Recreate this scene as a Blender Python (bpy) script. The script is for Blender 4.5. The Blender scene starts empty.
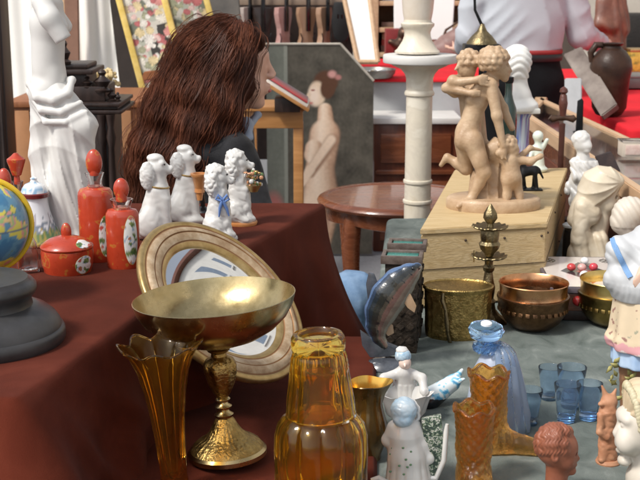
import bpy, bmesh, math, random
import numpy as np
from mathutils import Vector, Matrix, noise as mnoise
R = math.radians
SC = bpy.context.scene
COL = SC.collection
rng = random.Random(7)

# ------------------------------------------------------------------ camera model (photo measured at 640x480)
CAMZ = 1.40; FPX = 1200.0; PITCH = math.atan(270/FPX)
CAM = Vector((0, 0, CAMZ))
FW = Vector((0, math.cos(PITCH), -math.sin(PITCH))); UP = Vector((0, math.sin(PITCH), math.cos(PITCH))); RT = Vector((1, 0, 0))
def ray(px, py): return FW + RT*((px-320)/FPX) + UP*((240-py)/FPX)
def onz(px, py, z):
    d = ray(px, py); return CAM + d*((z-CAMZ)/d.z)
def aty(px, py, Y):
    d = ray(px, py); return CAM + d*(Y/d.y)
class Fr:
    """local frame of a thing: base point in the world, metres per photo pixel there"""
    def __init__(s, bx, by, z=None, Y=None):
        s.p = onz(bx, by, z) if z is not None else aty(bx, by, Y)
        s.u = (s.p-CAM).dot(FW)/FPX; s.bx = bx; s.by = by
    def L(s, px, py, dy=0.0):
        return aty(px, py, s.p.y + dy*s.u) - s.p
    def z(s, py): return s.L(s.bx, py).z
    def prof(s, rows):   # rows of (radius px, photo y) -> (r, z)
        return [(r*s.u, s.z(py)) for r, py in rows]

# ------------------------------------------------------------------ scene objects
def tag(o, label=None, cat=None, group=None, kind=None):
    if label: o['label'] = label
    if cat: o['category'] = cat
    if group: o['group'] = group
    if kind: o['kind'] = kind
    return o
def thing(name, label, cat, loc=(0, 0, 0), rz=0.0, group=None):
    o = bpy.data.objects.new(name, None); COL.objects.link(o)
    o.location = loc; o.rotation_euler = (0, 0, rz); o.empty_display_size = .05
    return tag(o, label, cat, group)
def copy_tree(o, parent=None):
    c = o.copy(); COL.objects.link(c)
    if parent is not None: c.parent = parent
    for ch in [x for x in bpy.data.objects if x.parent == o]: copy_tree(ch, c)
    return c

# ------------------------------------------------------------------ mesh builder
class MB:
    def __init__(s): s.v = []; s.f = []; s.m = []; s.cur = 0; s.flat = []; s.isflat = False
    def mat(s, i): s.cur = i; return s
    def add(s, vs, fs, xf=None, flat=False):
        b = len(s.v)
        for v in vs: s.v.append(tuple(xf @ Vector(v)) if xf is not None else tuple(v))
        for f in fs: s.f.append([i+b for i in f]); s.m.append(s.cur); s.flat.append(flat)
        return s
    def box(s, c, size, rot=None, bev=0.0):
        x, y, z = [a/2 for a in size]
        bm = bmesh.new(); bmesh.ops.create_cube(bm, size=1)
        for v in bm.verts: v.co = Vector((v.co.x*2*x, v.co.y*2*y, v.co.z*2*z))
        if bev: bmesh.ops.bevel(bm, geom=list(bm.edges), offset=bev, segments=2, affect='EDGES', profile=.6)
        xf = Matrix.Translation(c)
        if rot is not None: xf = xf @ (rot.to_4x4() if hasattr(rot, 'to_4x4') else rot)
        bm.verts.index_update()
        s.add([v.co.copy() for v in bm.verts], [[v.index for v in f.verts] for f in bm.faces], xf, flat=True); bm.free(); return s
    def prism(s, pts, y0, y1, xf=None, bev=0.0):
        """outline in x,z extruded from y0 to y1"""
        bm = bmesh.new(); a = [bm.verts.new((p[0], y0, p[1])) for p in pts]; b = [bm.verts.new((p[0], y1, p[1])) for p in pts]
        n = len(pts); bm.faces.new(a[::-1]); bm.faces.new(b)
        for i in range(n): bm.faces.new((a[i], a[(i+1) % n], b[(i+1) % n], b[i]))
        bmesh.ops.recalc_face_normals(bm, faces=bm.faces)
        if bev: bmesh.ops.bevel(bm, geom=[e for e in bm.edges], offset=bev, segments=2, affect='EDGES', profile=.6)
        bm.verts.index_update()
        s.add([v.co.copy() for v in bm.verts], [[v.index for v in f.verts] for f in bm.faces], xf, flat=True); bm.free(); return s
    def lathe(s, prof, seg=48, fn=None, xf=None, cap=True, sx=1.0, sy=1.0):
        """prof: (r,z) list bottom to top (may turn back inside); fn(r,z,ang,i)->(r,z)"""
        vs = []; fs = []; n = len(prof)
        for i, (r, z) in enumerate(prof):
            for k in range(seg):
                a = 2*math.pi*k/seg
                rr, zz = fn(r, z, a, i) if fn else (r, z)
                vs.append((rr*math.cos(a)*sx, rr*math.sin(a)*sy, zz))
        for i in range(n-1):
            for k in range(seg):
                k2 = (k+1) % seg
                fs.append((i*seg+k, i*seg+k2, (i+1)*seg+k2, (i+1)*seg+k))
        if cap:
            fs.append(tuple(range(seg))[::-1]); fs.append(tuple((n-1)*seg+k for k in range(seg)))
        return s.add(vs, fs, xf)
    def tube(s, pts, rad, seg=10, closed=False, xf=None, flatn=None):
        pts = [Vector(p) for p in pts]; n = len(pts)
        if not hasattr(rad, '__len__'): rad = [rad]*n
        vs = []; fs = []; up = None
        for i, p in enumerate(pts):
            t = (pts[(i+1) % n]-pts[i-1]) if closed else (pts[min(i+1, n-1)]-pts[max(i-1, 0)])
            t = t.normalized() if t.length > 1e-9 else Vector((0, 0, 1))
            if up is None: up = t.orthogonal().normalized()
            up = (up - t*up.dot(t)); up = up.normalized() if up.length > 1e-6 else t.orthogonal().normalized()
            w = t.cross(up)
            for k in range(seg):
                a = 2*math.pi*k/seg
                vs.append(p + (up*math.cos(a) + w*math.sin(a))*rad[i])
        for i in range(n if closed else n-1):
            j = (i+1) % n
            for k in range(seg):
                k2 = (k+1) % seg
                fs.append((i*seg+k, i*seg+k2, j*seg+k2, j*seg+k))
        if not closed:
            fs.append(tuple(range(seg))[::-1]); fs.append(tuple((n-1)*seg+k for k in range(seg)))
        return s.add(vs, fs, xf)
    def sphere(s, c, r, seg=20, rings=12, xf=None):
        r = r if hasattr(r, '__len__') else (r, r, r)
        vs = [(c[0], c[1], c[2]-r[2])]; fs = []
        for i in range(1, rings):
            th = math.pi*i/rings
            for k in range(seg):
                a = 2*math.pi*k/seg
                vs.append((c[0]+r[0]*math.sin(th)*math.cos(a), c[1]+r[1]*math.sin(th)*math.sin(a), c[2]-r[2]*math.cos(th)))
        vs.append((c[0], c[1], c[2]+r[2])); L = len(vs)-1
        for k in range(seg): fs.append((0, 1+(k+1) % seg, 1+k))
        for i in range(rings-2):
            for k in range(seg):
                k2 = (k+1) % seg; fs.append((1+i*seg+k, 1+i*seg+k2, 1+(i+1)*seg+k2, 1+(i+1)*seg+k))
        b = 1+(rings-2)*seg
        for k in range(seg): fs.append((L, b+k, b+(k+1) % seg))
        return s.add(vs, fs, xf)
    def grid(s, fn, nu, nv, flip=False):
        """fn(u,v)->xyz for u,v in 0..1"""
        vs = [fn(i/nu, j/nv) for j in range(nv+1) for i in range(nu+1)]; fs = []
        for j in range(nv):
            for i in range(nu):
                a = j*(nu+1)+i; q = (a, a+1, a+nu+2, a+nu+1); fs.append(q[::-1] if flip else q)
        return s.add(vs, fs)
    def build(s, name, mats, parent=None, smooth=True, colfn=None, angle=40, recalc=True):
        me = bpy.data.meshes.new(name); me.from_pydata(s.v, [], s.f)
        mats = mats if isinstance(mats, (list, tuple)) else [mats]
        for m in mats: me.materials.append(m)
        me.polygons.foreach_set('material_index', s.m)
        if recalc:
            bm = bmesh.new(); bm.from_mesh(me); bmesh.ops.recalc_face_normals(bm, faces=bm.faces); bm.to_mesh(me); bm.free()
        if smooth:
            me.polygons.foreach_set('use_smooth', [True]*len(me.polygons))
            me.set_sharp_from_angle(angle=R(angle))
        if colfn:
            ca = me.color_attributes.new('Col', 'FLOAT_COLOR', 'POINT')
            buf = []
            for v in me.vertices:
                c = colfn(v.co); buf += [c[0], c[1], c[2], 1.0]
            ca.data.foreach_set('color', buf)
        me.update()
        o = bpy.data.objects.new(name, me); COL.objects.link(o)
        if parent is not None: o.parent = parent
        return o

# ------------------------------------------------------------------ smooth blended solids (surface nets)
def cone(a, b, ra, rb=None):
    a = np.array(a, float); b = np.array(b, float); rb = ra if rb is None else rb; ab = b-a; L = max(ab@ab, 1e-12)
    def f(P):
        t = np.clip(((P-a)@ab)/L, 0, 1)
        return np.linalg.norm(P-a-t[:, None]*ab, axis=1) - (ra+(rb-ra)*t)
    return f
def ell(c, r, rot=None):
    c = np.array(c, float); r = np.array(r, float)
    if rot is not None: rot = np.array(rot.to_3x3())
    def f(P):
        q = P-c
        if rot is not None: q = q@rot
        k0 = np.linalg.norm(q/r, axis=1); k1 = np.linalg.norm(q/(r*r), axis=1)+1e-9
        return k0*(k0-1)/k1
    return f
def rbox(c, h, rad=0.0, rot=None):
    c = np.array(c, float); h = np.array(h, float)
    if rot is not None: rot = np.array(rot.to_3x3())
    def f(P):
        q = P-c
        if rot is not None: q = q@rot
        q = np.abs(q)-h+rad
        return np.linalg.norm(np.maximum(q, 0), axis=1)+np.minimum(q.max(axis=1), 0)-rad
    return f
def uni(fs, k):
    def f(P):
        d = fs[0](P)
        for g in fs[1:]:
            e = g(P)
            if k > 0:
                h = np.maximum(k-np.abs(d-e), 0)/k; d = np.minimum(d, e)-h*h*k*.25
            else: d = np.minimum(d, e)
        return d
    return f
def cut(f, g, k=0.0):
    def h(P):
        a = f(P); b = -g(P)
        if k > 0:
            q = np.maximum(k-np.abs(a-b), 0)/k; return np.maximum(a, b)+q*q*k*.25
        return np.maximum(a, b)
    return h
def disp(f, g): return lambda P: f(P)+g(P)
def chain(pts, rads): return [cone(pts[i], pts[i+1], rads[i], rads[i+1]) for i in range(len(pts)-1)]
def sdf(name, f, lo, hi, cell, mats, parent=None, matfn=None, smooth_it=1, colfn=None):
    lo = np.array(lo, float); hi = np.array(hi, float); n = np.maximum(((hi-lo)/cell).astype(int)+2, 4)
    ax = [lo[i]+cell*np.arange(n[i]) for i in range(3)]
    X, Y, Z = np.meshgrid(*ax, indexing='ij'); P = np.stack([X.ravel(), Y.ravel(), Z.ravel()], 1)
    V = np.concatenate([f(P[i:i+200000]) for i in range(0, len(P), 200000)]).reshape(n)
    V[0] = V[-1] = abs(cell); V[:, 0] = V[:, -1] = abs(cell); V[:, :, 0] = V[:, :, -1] = abs(cell)
    S = V < 0
    c = [S[i:n[0]-1+i, j:n[1]-1+j, k:n[2]-1+k] for i in (0, 1) for j in (0, 1) for k in (0, 1)]
    cnt = sum(x.astype(int) for x in c); mask = (cnt > 0) & (cnt < 8)
    I = np.argwhere(mask); idx = -np.ones(mask.shape, int); idx[mask] = np.arange(len(I))
    acc = np.zeros((len(I), 3)); num = np.zeros(len(I))
    cor = [(i, j, k) for i in (0, 1) for j in (0, 1) for k in (0, 1)]
    for a in cor:
        for d in range(3):
            if a[d]: continue
            b = list(a); b[d] = 1
            va = V[tuple((I+a).T)]; vb = V[tuple((I+b).T)]; x = (va < 0) != (vb < 0)
            t = np.where(x, va/np.where(x, va-vb, 1), 0)
            p = np.tile(np.array(a, float), (len(I), 1)); p[:, d] += t
            acc += p*x[:, None]; num += x
    verts = lo+cell*(I+acc/num[:, None]); faces = []
    for d in range(3):
        sl0 = [slice(None)]*3; sl1 = [slice(None)]*3; sl0[d] = slice(0, -1); sl1[d] = slice(1, None)
        A = S[tuple(sl0)]; B = S[tuple(sl1)]; E = np.argwhere(A != B)
        o1, o2 = [(1, 2), (2, 0), (0, 1)][d]
        ok = (E[:, o1] > 0) & (E[:, o2] > 0) & (E[:, o1] < n[o1]-1) & (E[:, o2] < n[o2]-1); E = E[ok]
        q = []
        for (s1, s2) in ((1, 1), (0, 1), (0, 0), (1, 0)):
            e = E.copy(); e[:, o1] -= s1; e[:, o2] -= s2; q.append(idx[tuple(e.T)])
        q = np.stack(q, 1); inside = A[tuple(E.T)]; q[~inside] = q[~inside][:, ::-1]; faces.append(q)
    faces = np.concatenate(faces)
    for _ in range(smooth_it):
        sm = np.zeros_like(verts); k = np.zeros(len(verts))
        for i in range(4):
            np.add.at(sm, faces[:, i], verts[faces[:, (i+1) % 4]]+verts[faces[:, i-1]]); np.add.at(k, faces[:, i], 2)
        verts = .5*verts+.5*sm/np.maximum(k, 1)[:, None]
    # drop stray islands: keep the largest connected piece
    par = np.arange(len(verts))
    E = np.concatenate([faces[:, [0, 1]], faces[:, [1, 2]], faces[:, [2, 3]], faces[:, [3, 0]]])
    lab = np.arange(len(verts))
    for _ in range(4000):
        m = np.minimum(lab[E[:, 0]], lab[E[:, 1]]); old = lab.copy()
        np.minimum.at(lab, E[:, 0], m); np.minimum.at(lab, E[:, 1], m); lab = lab[lab]
        if (lab == old).all(): break
    u, ct = np.unique(lab, return_counts=True); keepv = lab == u[ct.argmax()]
    new = np.cumsum(keepv)-1; faces = new[faces[keepv[faces[:, 0]]]]; verts = verts[keepv]
    me = bpy.data.meshes.new(name); me.from_pydata(verts.tolist(), [], faces.tolist())
    mats = mats if isinstance(mats, (list, tuple)) else [mats]
    for m in mats: me.materials.append(m)
    if matfn: me.polygons.foreach_set('material_index', matfn(verts[faces].mean(axis=1)).astype(int))
    me.polygons.foreach_set('use_smooth', [True]*len(me.polygons))
    if colfn:
        ca = me.color_attributes.new('Col', 'FLOAT_COLOR', 'POINT')
        c = colfn(verts); ca.data.foreach_set('color', np.concatenate([c, np.ones((len(c), 1))], 1).ravel())
    me.update()
    o = bpy.data.objects.new(name, me); COL.objects.link(o)
    if parent is not None: o.parent = parent
    return o
def nz3(P, s, seed=0.0):
    """cheap smooth pseudo noise"""
    x, y, z = P[:, 0]*s+seed, P[:, 1]*s+seed*1.7, P[:, 2]*s-seed
    return (np.sin(x+1.3*np.sin(y*1.1+z*.7))+np.sin(y*1.2+1.1*np.sin(z*1.3+x*.6))+np.sin(z*.9+1.2*np.sin(x*.8+y*.9)))/3

# ------------------------------------------------------------------ materials
def sock(b, n, v):
    if n in b.inputs: b.inputs[n].default_value = v
def M(name, col, rough=.5, metal=0.0, var=.15, scale=20.0, col2=None, bump=0.0, bscale=80.0, coat=0.0, coatr=.05, trans=0.0, ior=1.45,
      sheen=0.0, sss=0.0, stretch=(1, 1, 1), rvar=.1, detail=6.0, ramp=None, vcol=False, spec=.5, dist=0.0, sssr=.01, aniso=0.0):
    m = bpy.data.materials.new(name); m.use_nodes = True; nt = m.node_tree; nt.nodes.clear(); N = nt.nodes.new; K = nt.links.new
    out = N('ShaderNodeOutputMaterial'); b = N('ShaderNodeBsdfPrincipled'); K(b.outputs[0], out.inputs[0])
    tc = N('ShaderNodeTexCoord'); mp = N('ShaderNodeMapping'); mp.inputs['Scale'].default_value = stretch; K(tc.outputs['Object'], mp.inputs[0])
    no = N('ShaderNodeTexNoise'); no.inputs['Scale'].default_value = scale; no.inputs['Detail'].default_value = detail; no.inputs['Distortion'].default_value = dist; no.inputs['Roughness'].default_value = .6
    K(mp.outputs[0], no.inputs['Vector'])
    rp = N('ShaderNodeValToRGB'); K(no.outputs['Fac'], rp.inputs[0])
    if ramp:
        e = rp.color_ramp.elements
        while len(e) > 1: e.remove(e[-1])
        e[0].position = ramp[0][0]; e[0].color = (*ramp[0][1], 1)
        for p, c in ramp[1:]: q = e.new(p); q.color = (*c, 1)
    else:
        c2 = col2 or tuple(min(1, c*(1+var)) for c in col); c1 = col if col2 else tuple(c*(1-var) for c in col)
        e = rp.color_ramp.elements; e[0].position = .3; e[1].position = .7; e[0].color = (*c1, 1); e[1].color = (*c2, 1)
    csock = rp.outputs[0]
    if vcol:
        at = N('ShaderNodeVertexColor'); at.layer_name = 'Col'
        mx = N('ShaderNodeMix'); mx.data_type = 'RGBA'; mx.blend_type = 'MULTIPLY'; mx.inputs[0].default_value = 1
        K(at.outputs[0], mx.inputs[6]); K(csock, mx.inputs[7]); csock = mx.outputs[2]
    K(csock, b.inputs['Base Color'])
    n2 = N('ShaderNodeTexNoise'); n2.inputs['Scale'].default_value = bscale; n2.inputs['Detail'].default_value = 5; K(mp.outputs[0], n2.inputs['Vector'])
    mr = N('ShaderNodeMapRange'); mr.inputs['To Min'].default_value = max(0.0, rough-rvar*.7); mr.inputs['To Max'].default_value = min(1, rough+rvar)
    K(no.outputs['Fac'], mr.inputs[0]); K(mr.outputs[0], b.inputs['Roughness'])
    if bump:
        bp = N('ShaderNodeBump'); bp.inputs['Strength'].default_value = min(1, bump); bp.inputs['Distance'].default_value = .004; K(n2.outputs['Fac'], bp.inputs['Height']); K(bp.outputs[0], b.inputs['Normal'])
    sock(b, 'Metallic', metal); sock(b, 'Coat Weight', coat); sock(b, 'Coat Roughness', coatr); sock(b, 'Transmission Weight', trans); sock(b, 'IOR', ior)
    sock(b, 'Sheen Weight', sheen); sock(b, 'Sheen Roughness', .4); sock(b, 'Subsurface Weight', sss); sock(b, 'Subsurface Scale', sssr); sock(b, 'Specular IOR Level', spec)
    if sss: b.inputs['Subsurface Radius'].default_value = (1, .6, .4)
    return m
def wood(name, c1, c2, axis='x', scale=14, rough=.4, coat=0.0, bump=.15, ring=10):
    st = {'x': (1, ring, ring), 'y': (ring, 1, ring), 'z': (ring, ring, 1)}[axis]
    return M(name, c1, rough=rough, col2=c2, scale=scale*.35, stretch=st, bump=bump, bscale=30, coat=coat, dist=.6, detail=8)

VELVET = M('maroon_velvet', (.080, .0140, .0095), rough=.95, ramp=[(.25, (.062, .0112, .0048)), (.5, (.088, .0170, .0085)), (.66, (.112, .0235, .0122)), (.80, (.165, .048, .028))], scale=8, detail=12, dist=.5, bump=.25, bscale=900, sheen=.03, spec=.12)
GREENCLOTH = M('mottled_green_cloth', (.085, .115, .108), rough=.9, scale=11, bump=.35, bscale=500, stretch=(1.6, 1, 1), spec=.2, detail=12, dist=.8, ramp=[(.28, (.080, .098, .091)), (.44, (.130, .152, .142)), (.56, (.160, .184, .172)), (.72, (.26, .285, .268))])
REDCLOTH = M('red_cloth', (.62, .02, .03), rough=.85, var=.12, scale=5, bump=.2, bscale=500, spec=.2)
GREYCLOTH = M('grey_cloth', (.36, .37, .38), rough=.9, var=.1, scale=6, bump=.2, bscale=300)
PINE = M('pale_pine', (.4, .3, .15), rough=.62, scale=4.2, stretch=(1, 12, 12), bump=.25, bscale=26, dist=.7, detail=12, ramp=[(.25, (.40, .27, .125)), (.42, (.50, .36, .18)), (.50, (.56, .42, .23)), (.55, (.47, .335, .165)), (.62, (.57, .435, .245)), (.8, (.52, .38, .20))])
MAHOG = wood('mahogany', (.10, .028, .012), (.21, .068, .028), 'x', 14, rough=.25, coat=.4)
MAHOGZ = wood('mahogany_upright', (.075, .02, .01), (.15, .045, .02), 'z', 14, rough=.35, coat=.2)
HONEY = wood('honey_wood', (.33, .145, .045), (.48, .24, .085), 'x', 12, rough=.4, coat=.1)
ORANGEW = wood('orange_wood', (.20, .07, .026), (.34, .13, .05), 'z', 12, rough=.5)
DARKW = wood('dark_carved_wood', (.016, .010, .009), (.042, .025, .02), 'z', 14, rough=.38)
LIGHTW = wood('pale_wood_rail', (.45, .28, .16), (.58, .40, .25), 'y', 14, rough=.5)
VIOLINW = wood('violin_wood', (.30, .17, .10), (.42, .26, .17), 'z', 14, rough=.35, coat=.3)
BRASS = M('aged_brass', (.36, .27, .12), rough=.22, metal=1, col2=(.60, .48, .26), scale=26, rvar=.22, bump=.05, bscale=120)
BRASSEMB = M('embossed_brass', (.24, .155, .05), rough=.3, metal=1, col2=(.52, .37, .14), scale=90, rvar=.2, bump=.5, bscale=240)
BRASSIN = M('bright_brass', (.62, .43, .13), rough=.28, metal=1, col2=(.78, .60, .25), scale=22, rvar=.18)
COPPER = M('copper', (.55, .26, .12), rough=.24, metal=1, col2=(.70, .40, .21), scale=24, rvar=.15)
COPPERDK = M('dark_copper', (.10, .055, .03), rough=.32, metal=1, col2=(.22, .12, .06), scale=60, rvar=.2, bump=.25, bscale=200)
BRONZE = M('dull_bronze', (.14, .11, .06), rough=.36, metal=1, col2=(.30, .235, .13), scale=70, rvar=.2, bump=.3, bscale=260)
BRONZEDK = M('brown_bronze', (.055, .035, .025), rough=.4, metal=.7, col2=(.13, .075, .05), scale=30, bump=.2, bscale=90)
IRON = M('black_iron', (.012, .012, .013), rough=.45, metal=.5, var=.5, scale=40)
SILVER = M('silver_plate', (.72, .73, .74), rough=.12, metal=1, var=.1, scale=14, rvar=.12)
MIRROR = M('mirror_glass', (.86, .88, .90), rough=.025, metal=1, var=.04, scale=8, rvar=.03)
PEWTER = M('grey_pewter', (.034, .033, .034), rough=.36, metal=.25, col2=(.07, .069, .072), scale=18, rvar=.15, bump=.12, bscale=70)
def glass(name, col, rough=.04, ior=1.48, bump=0.0, bscale=90, dens=0.0, trans=1.0):
    m = M(name, col, rough=rough, trans=trans, ior=ior, var=.04, scale=8, rvar=.03, bump=bump, bscale=bscale)
    if dens:
        nt = m.node_tree; va = nt.nodes.new('ShaderNodeVolumeAbsorption'); va.inputs['Color'].default_value = (*col, 1); va.inputs['Density'].default_value = dens
        nt.links.new(va.outputs[0], [n for n in nt.nodes if n.type == 'OUTPUT_MATERIAL'][0].inputs['Volume'])
        b = [n for n in nt.nodes if n.type == 'BSDF_PRINCIPLED'][0]
        for l in list(b.inputs['Base Color'].links): nt.links.remove(l)
        b.inputs['Base Color'].default_value = (*[min(1, .55+.45*c) for c in col], 1)
    return m
AMBER = glass('amber_glass', (.98, .655, .115), ior=1.40, trans=.985)
AMBERV = glass('amber_vase_glass', (.95, .63, .17), ior=1.27, trans=.99, rough=.03)
AMBERLIP = glass('smoky_amber_lip', (.88, .74, .66), ior=1.45)
AMBERTEX = glass('pressed_amber_glass', (.88, .47, .10), ior=1.42, bump=.45, bscale=220, trans=.98)
BLUEGL = glass('blue_glass', (.71, .84, 1.0), ior=1.3, trans=.975)
BLUEDEEP = glass('deep_blue_glass', (.42, .68, .99), ior=1.42, trans=.97)
BLUEMID = glass('cloak_glass', (.70, .83, .99), rough=.12, ior=1.35, trans=.92)
BLUEFROST = M('frosted_blue_glass', (.56, .64, .80), rough=.3, trans=.45, var=.15, scale=8, ior=1.35, col2=(.66, .72, .84))
CLEAR = glass('clear_glass', (.97, .97, .97), ior=1.45)
PANE = glass('case_pane', (.95, .97, .98), ior=1.2)
PORC = M('white_porcelain', (.62, .61, .59), rough=.22, var=.05, scale=14, coat=.5, sss=.05, sssr=.004)
PORCW = M('matt_white_porcelain', (.60, .59, .57), rough=.38, var=.06, scale=18, coat=.1)
MARBLE = M('white_marble', (.58, .565, .535), rough=.5, var=.03, scale=9, col2=(.66, .65, .63))
CREAMMARB = M('cream_marble', (.5, .4, .3), rough=.38, ramp=[(.25, (.56, .48, .36)), (.45, (.66, .60, .49)), (.54, (.61, .55, .45)), (.62, (.70, .65, .55))], scale=6, dist=1.6, coat=.12, rvar=.2, bump=.12)
ALAB = M('tan_alabaster', (.36, .228, .128), rough=.45, col2=(.53, .385, .25), scale=26, sss=.04, sssr=.005, coat=.05, bump=.25, bscale=160, rvar=.15)
BISQUE = M('cream_bisque', (.50, .385, .24), rough=.5, col2=(.62, .51, .36), scale=18, coat=.08, bump=.06)
BISQUEW = M('pale_bisque', (.52, .46, .38), rough=.5, col2=(.62, .57, .50), scale=16, coat=.08)
TERRA = M('terracotta', (.20, .062, .032), rough=.48, col2=(.30, .105, .058), scale=26, bump=.15, coat=.12)
DKJUG = M('dark_brown_glaze', (.020, .011, .008), rough=.35, col2=(.055, .028, .018), scale=16, coat=.0, bump=.3, spec=.3)
VCFISH = M('scaled_fish_glaze', (1, 1, 1), rough=.2, var=.22, scale=90, vcol=True, coat=.35, bump=.12, bscale=300)
TERRAL = M('light_terracotta', (.36, .15, .075), rough=.6, col2=(.50, .26, .15), scale=34, bump=.25)
BLUEPAINT = M('blue_glaze', (.22, .42, .60), rough=.28, col2=(.56, .62, .66), scale=38, coat=.4)
BLUERIB = M('blue_ribbon_glaze', (.12, .22, .50), rough=.3, var=.15, coat=.4)
ORANGEPAINT = M('orange_glaze', (.52, .20, .06), rough=.3, col2=(.62, .30, .12), scale=40, coat=.4)
GOLDPAINT = M('gilt', (.34, .22, .075), rough=.32, metal=.8, col2=(.58, .42, .20), scale=40, rvar=.15)
GILTFRAME = M('yellow_gilt_frame', (.62, .42, .08), rough=.35, metal=.35, col2=(.78, .58, .20), scale=30, bump=.2)
BLACKGLZ = M('black_glaze', (.012, .012, .014), rough=.15, var=.3, coat=.6)
FABBLACK = M('black_jacket', (.014, .014, .017), rough=.8, var=.3, scale=30, bump=.3, bscale=400, sheen=.2)
SHIRT = M('white_shirt', (.48, .50, .54), rough=.85, var=.04, scale=8, bump=.15, bscale=300)
COLLARB = M('blue_grey_shirt', (.30, .34, .42), rough=.85, var=.12, scale=30)
DENIM = M('denim', (.12, .22, .38), rough=.9, col2=(.25, .37, .54), scale=30, bump=.4, bscale=700)
SKIN = M('skin', (.56, .33, .25), rough=.5, col2=(.64, .40, .31), scale=14, sss=.15, sssr=.01)
HAIR = M('auburn_hair', (.030, .010, .006), rough=.6, col2=(.105, .032, .016), scale=22, stretch=(3, 3, .6), spec=.15, rvar=.12)
HAIR2 = M('dark_hair', (.02, .014, .01), rough=.5, var=.4, scale=60)
BELT = M('black_leather', (.015, .015, .016), rough=.4, var=.2)
REDBAND = M('red_band', (.30, .03, .03), rough=.7, var=.1)
VC = M('painted_surface', (1, 1, 1), rough=.45, var=.06, scale=30, vcol=True)
VCGLOSS = M('glazed_painting', (1, 1, 1), rough=.22, var=.04, scale=30, vcol=True, coat=.5)
VCCANVAS = M('oil_on_canvas', (1, 1, 1), rough=.55, var=.1, scale=60, vcol=True, bump=.25, bscale=400, spec=.3)
def redlac():
    m = M('red_lacquer', (.40, .040, .015), rough=.28, coat=.5, ramp=[(.0, (.30, .030, .012)), (.60, (.44, .048, .018)), (.64, (.44, .16, .03)), (.70, (.42, .05, .018)), (1, (.36, .035, .014))], scale=46, detail=2)
    return m
REDLAC = redlac()
TEAL = M('teal_enamel', (.015, .17, .15), rough=.25, col2=(.03, .26, .22), scale=20, coat=.3)
ASPHALT = M('asphalt', (.16, .165, .175), rough=.9, var=.2, scale=60, bump=.4, bscale=300)
WALLST = M('stucco_wall', (.42, .37, .31), rough=.9, col2=(.56, .51, .44), scale=3, bump=.3, bscale=60)
# ================================================================== SETTING
ZR, ZL, ZG = .912, .704, .69      # riser top, lower maroon cloth, green cloth
mb = MB(); mb.grid(lambda u, v: (-60+120*u, -20+120*v, 0), 60, 60)
tag(mb.build('ground', ASPHALT), kind='structure')
W = bpy.data.worlds.new("World"); SC.world = W; W.use_nodes = True
nt = W.node_tree; bg = nt.nodes['Background']; sky = nt.nodes.new('ShaderNodeTexSky'); sky.sky_type = 'NISHITA'; sky.sun_disc = False
SUN_EL, SUN_AZ = R(50), R(232)
sky.sun_elevation = SUN_EL; sky.sun_rotation = SUN_AZ; sky.air_density = 1.0; sky.dust_density = 2.5; sky.ozone_density = 1.0
hs = nt.nodes.new('ShaderNodeHueSaturation'); hs.inputs['Saturation'].default_value = .32; nt.links.new(sky.outputs[0], hs.inputs['Color']); nt.links.new(hs.outputs[0], bg.inputs[0]); bg.inputs[1].default_value = .095
sd = bpy.data.lights.new('sun', 'SUN'); sd.energy = 1.5; sd.angle = R(10); sd.color = (1, .95, .87)
so = bpy.data.objects.new('sun', sd); COL.objects.link(so)
dirv = Vector((math.sin(SUN_AZ)*math.cos(SUN_EL), math.cos(SUN_AZ)*math.cos(SUN_EL), math.sin(SUN_EL)))
so.rotation_euler = dirv.to_track_quat('Z', 'Y').to_euler(); so.location = (0, 0, 8)
cd = bpy.data.cameras.new('camera'); cam = bpy.data.objects.new('camera', cd); COL.objects.link(cam); SC.camera = cam
cam.location = CAM; cam.rotation_euler = (R(90)-PITCH, 0, 0); cd.sensor_width = 36; cd.lens = 36*FPX/640; cd.clip_start = .05; cd.clip_end = 300
cd.dof.use_dof = True; cd.dof.focus_distance = 1.95; cd.dof.aperture_fstop = 16
vs = SC.view_settings; vs.view_transform = 'Standard'; vs.look = 'None'; vs.gamma = 1; vs.use_curve_mapping = False; vs.exposure = 1.02
cy = SC.cycles; cy.use_denoising = True; cy.max_bounces = 14; cy.transmission_bounces = 14; cy.glossy_bounces = 6; cy.diffuse_bounces = 4; cy.sample_clamp_indirect = 6

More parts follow.
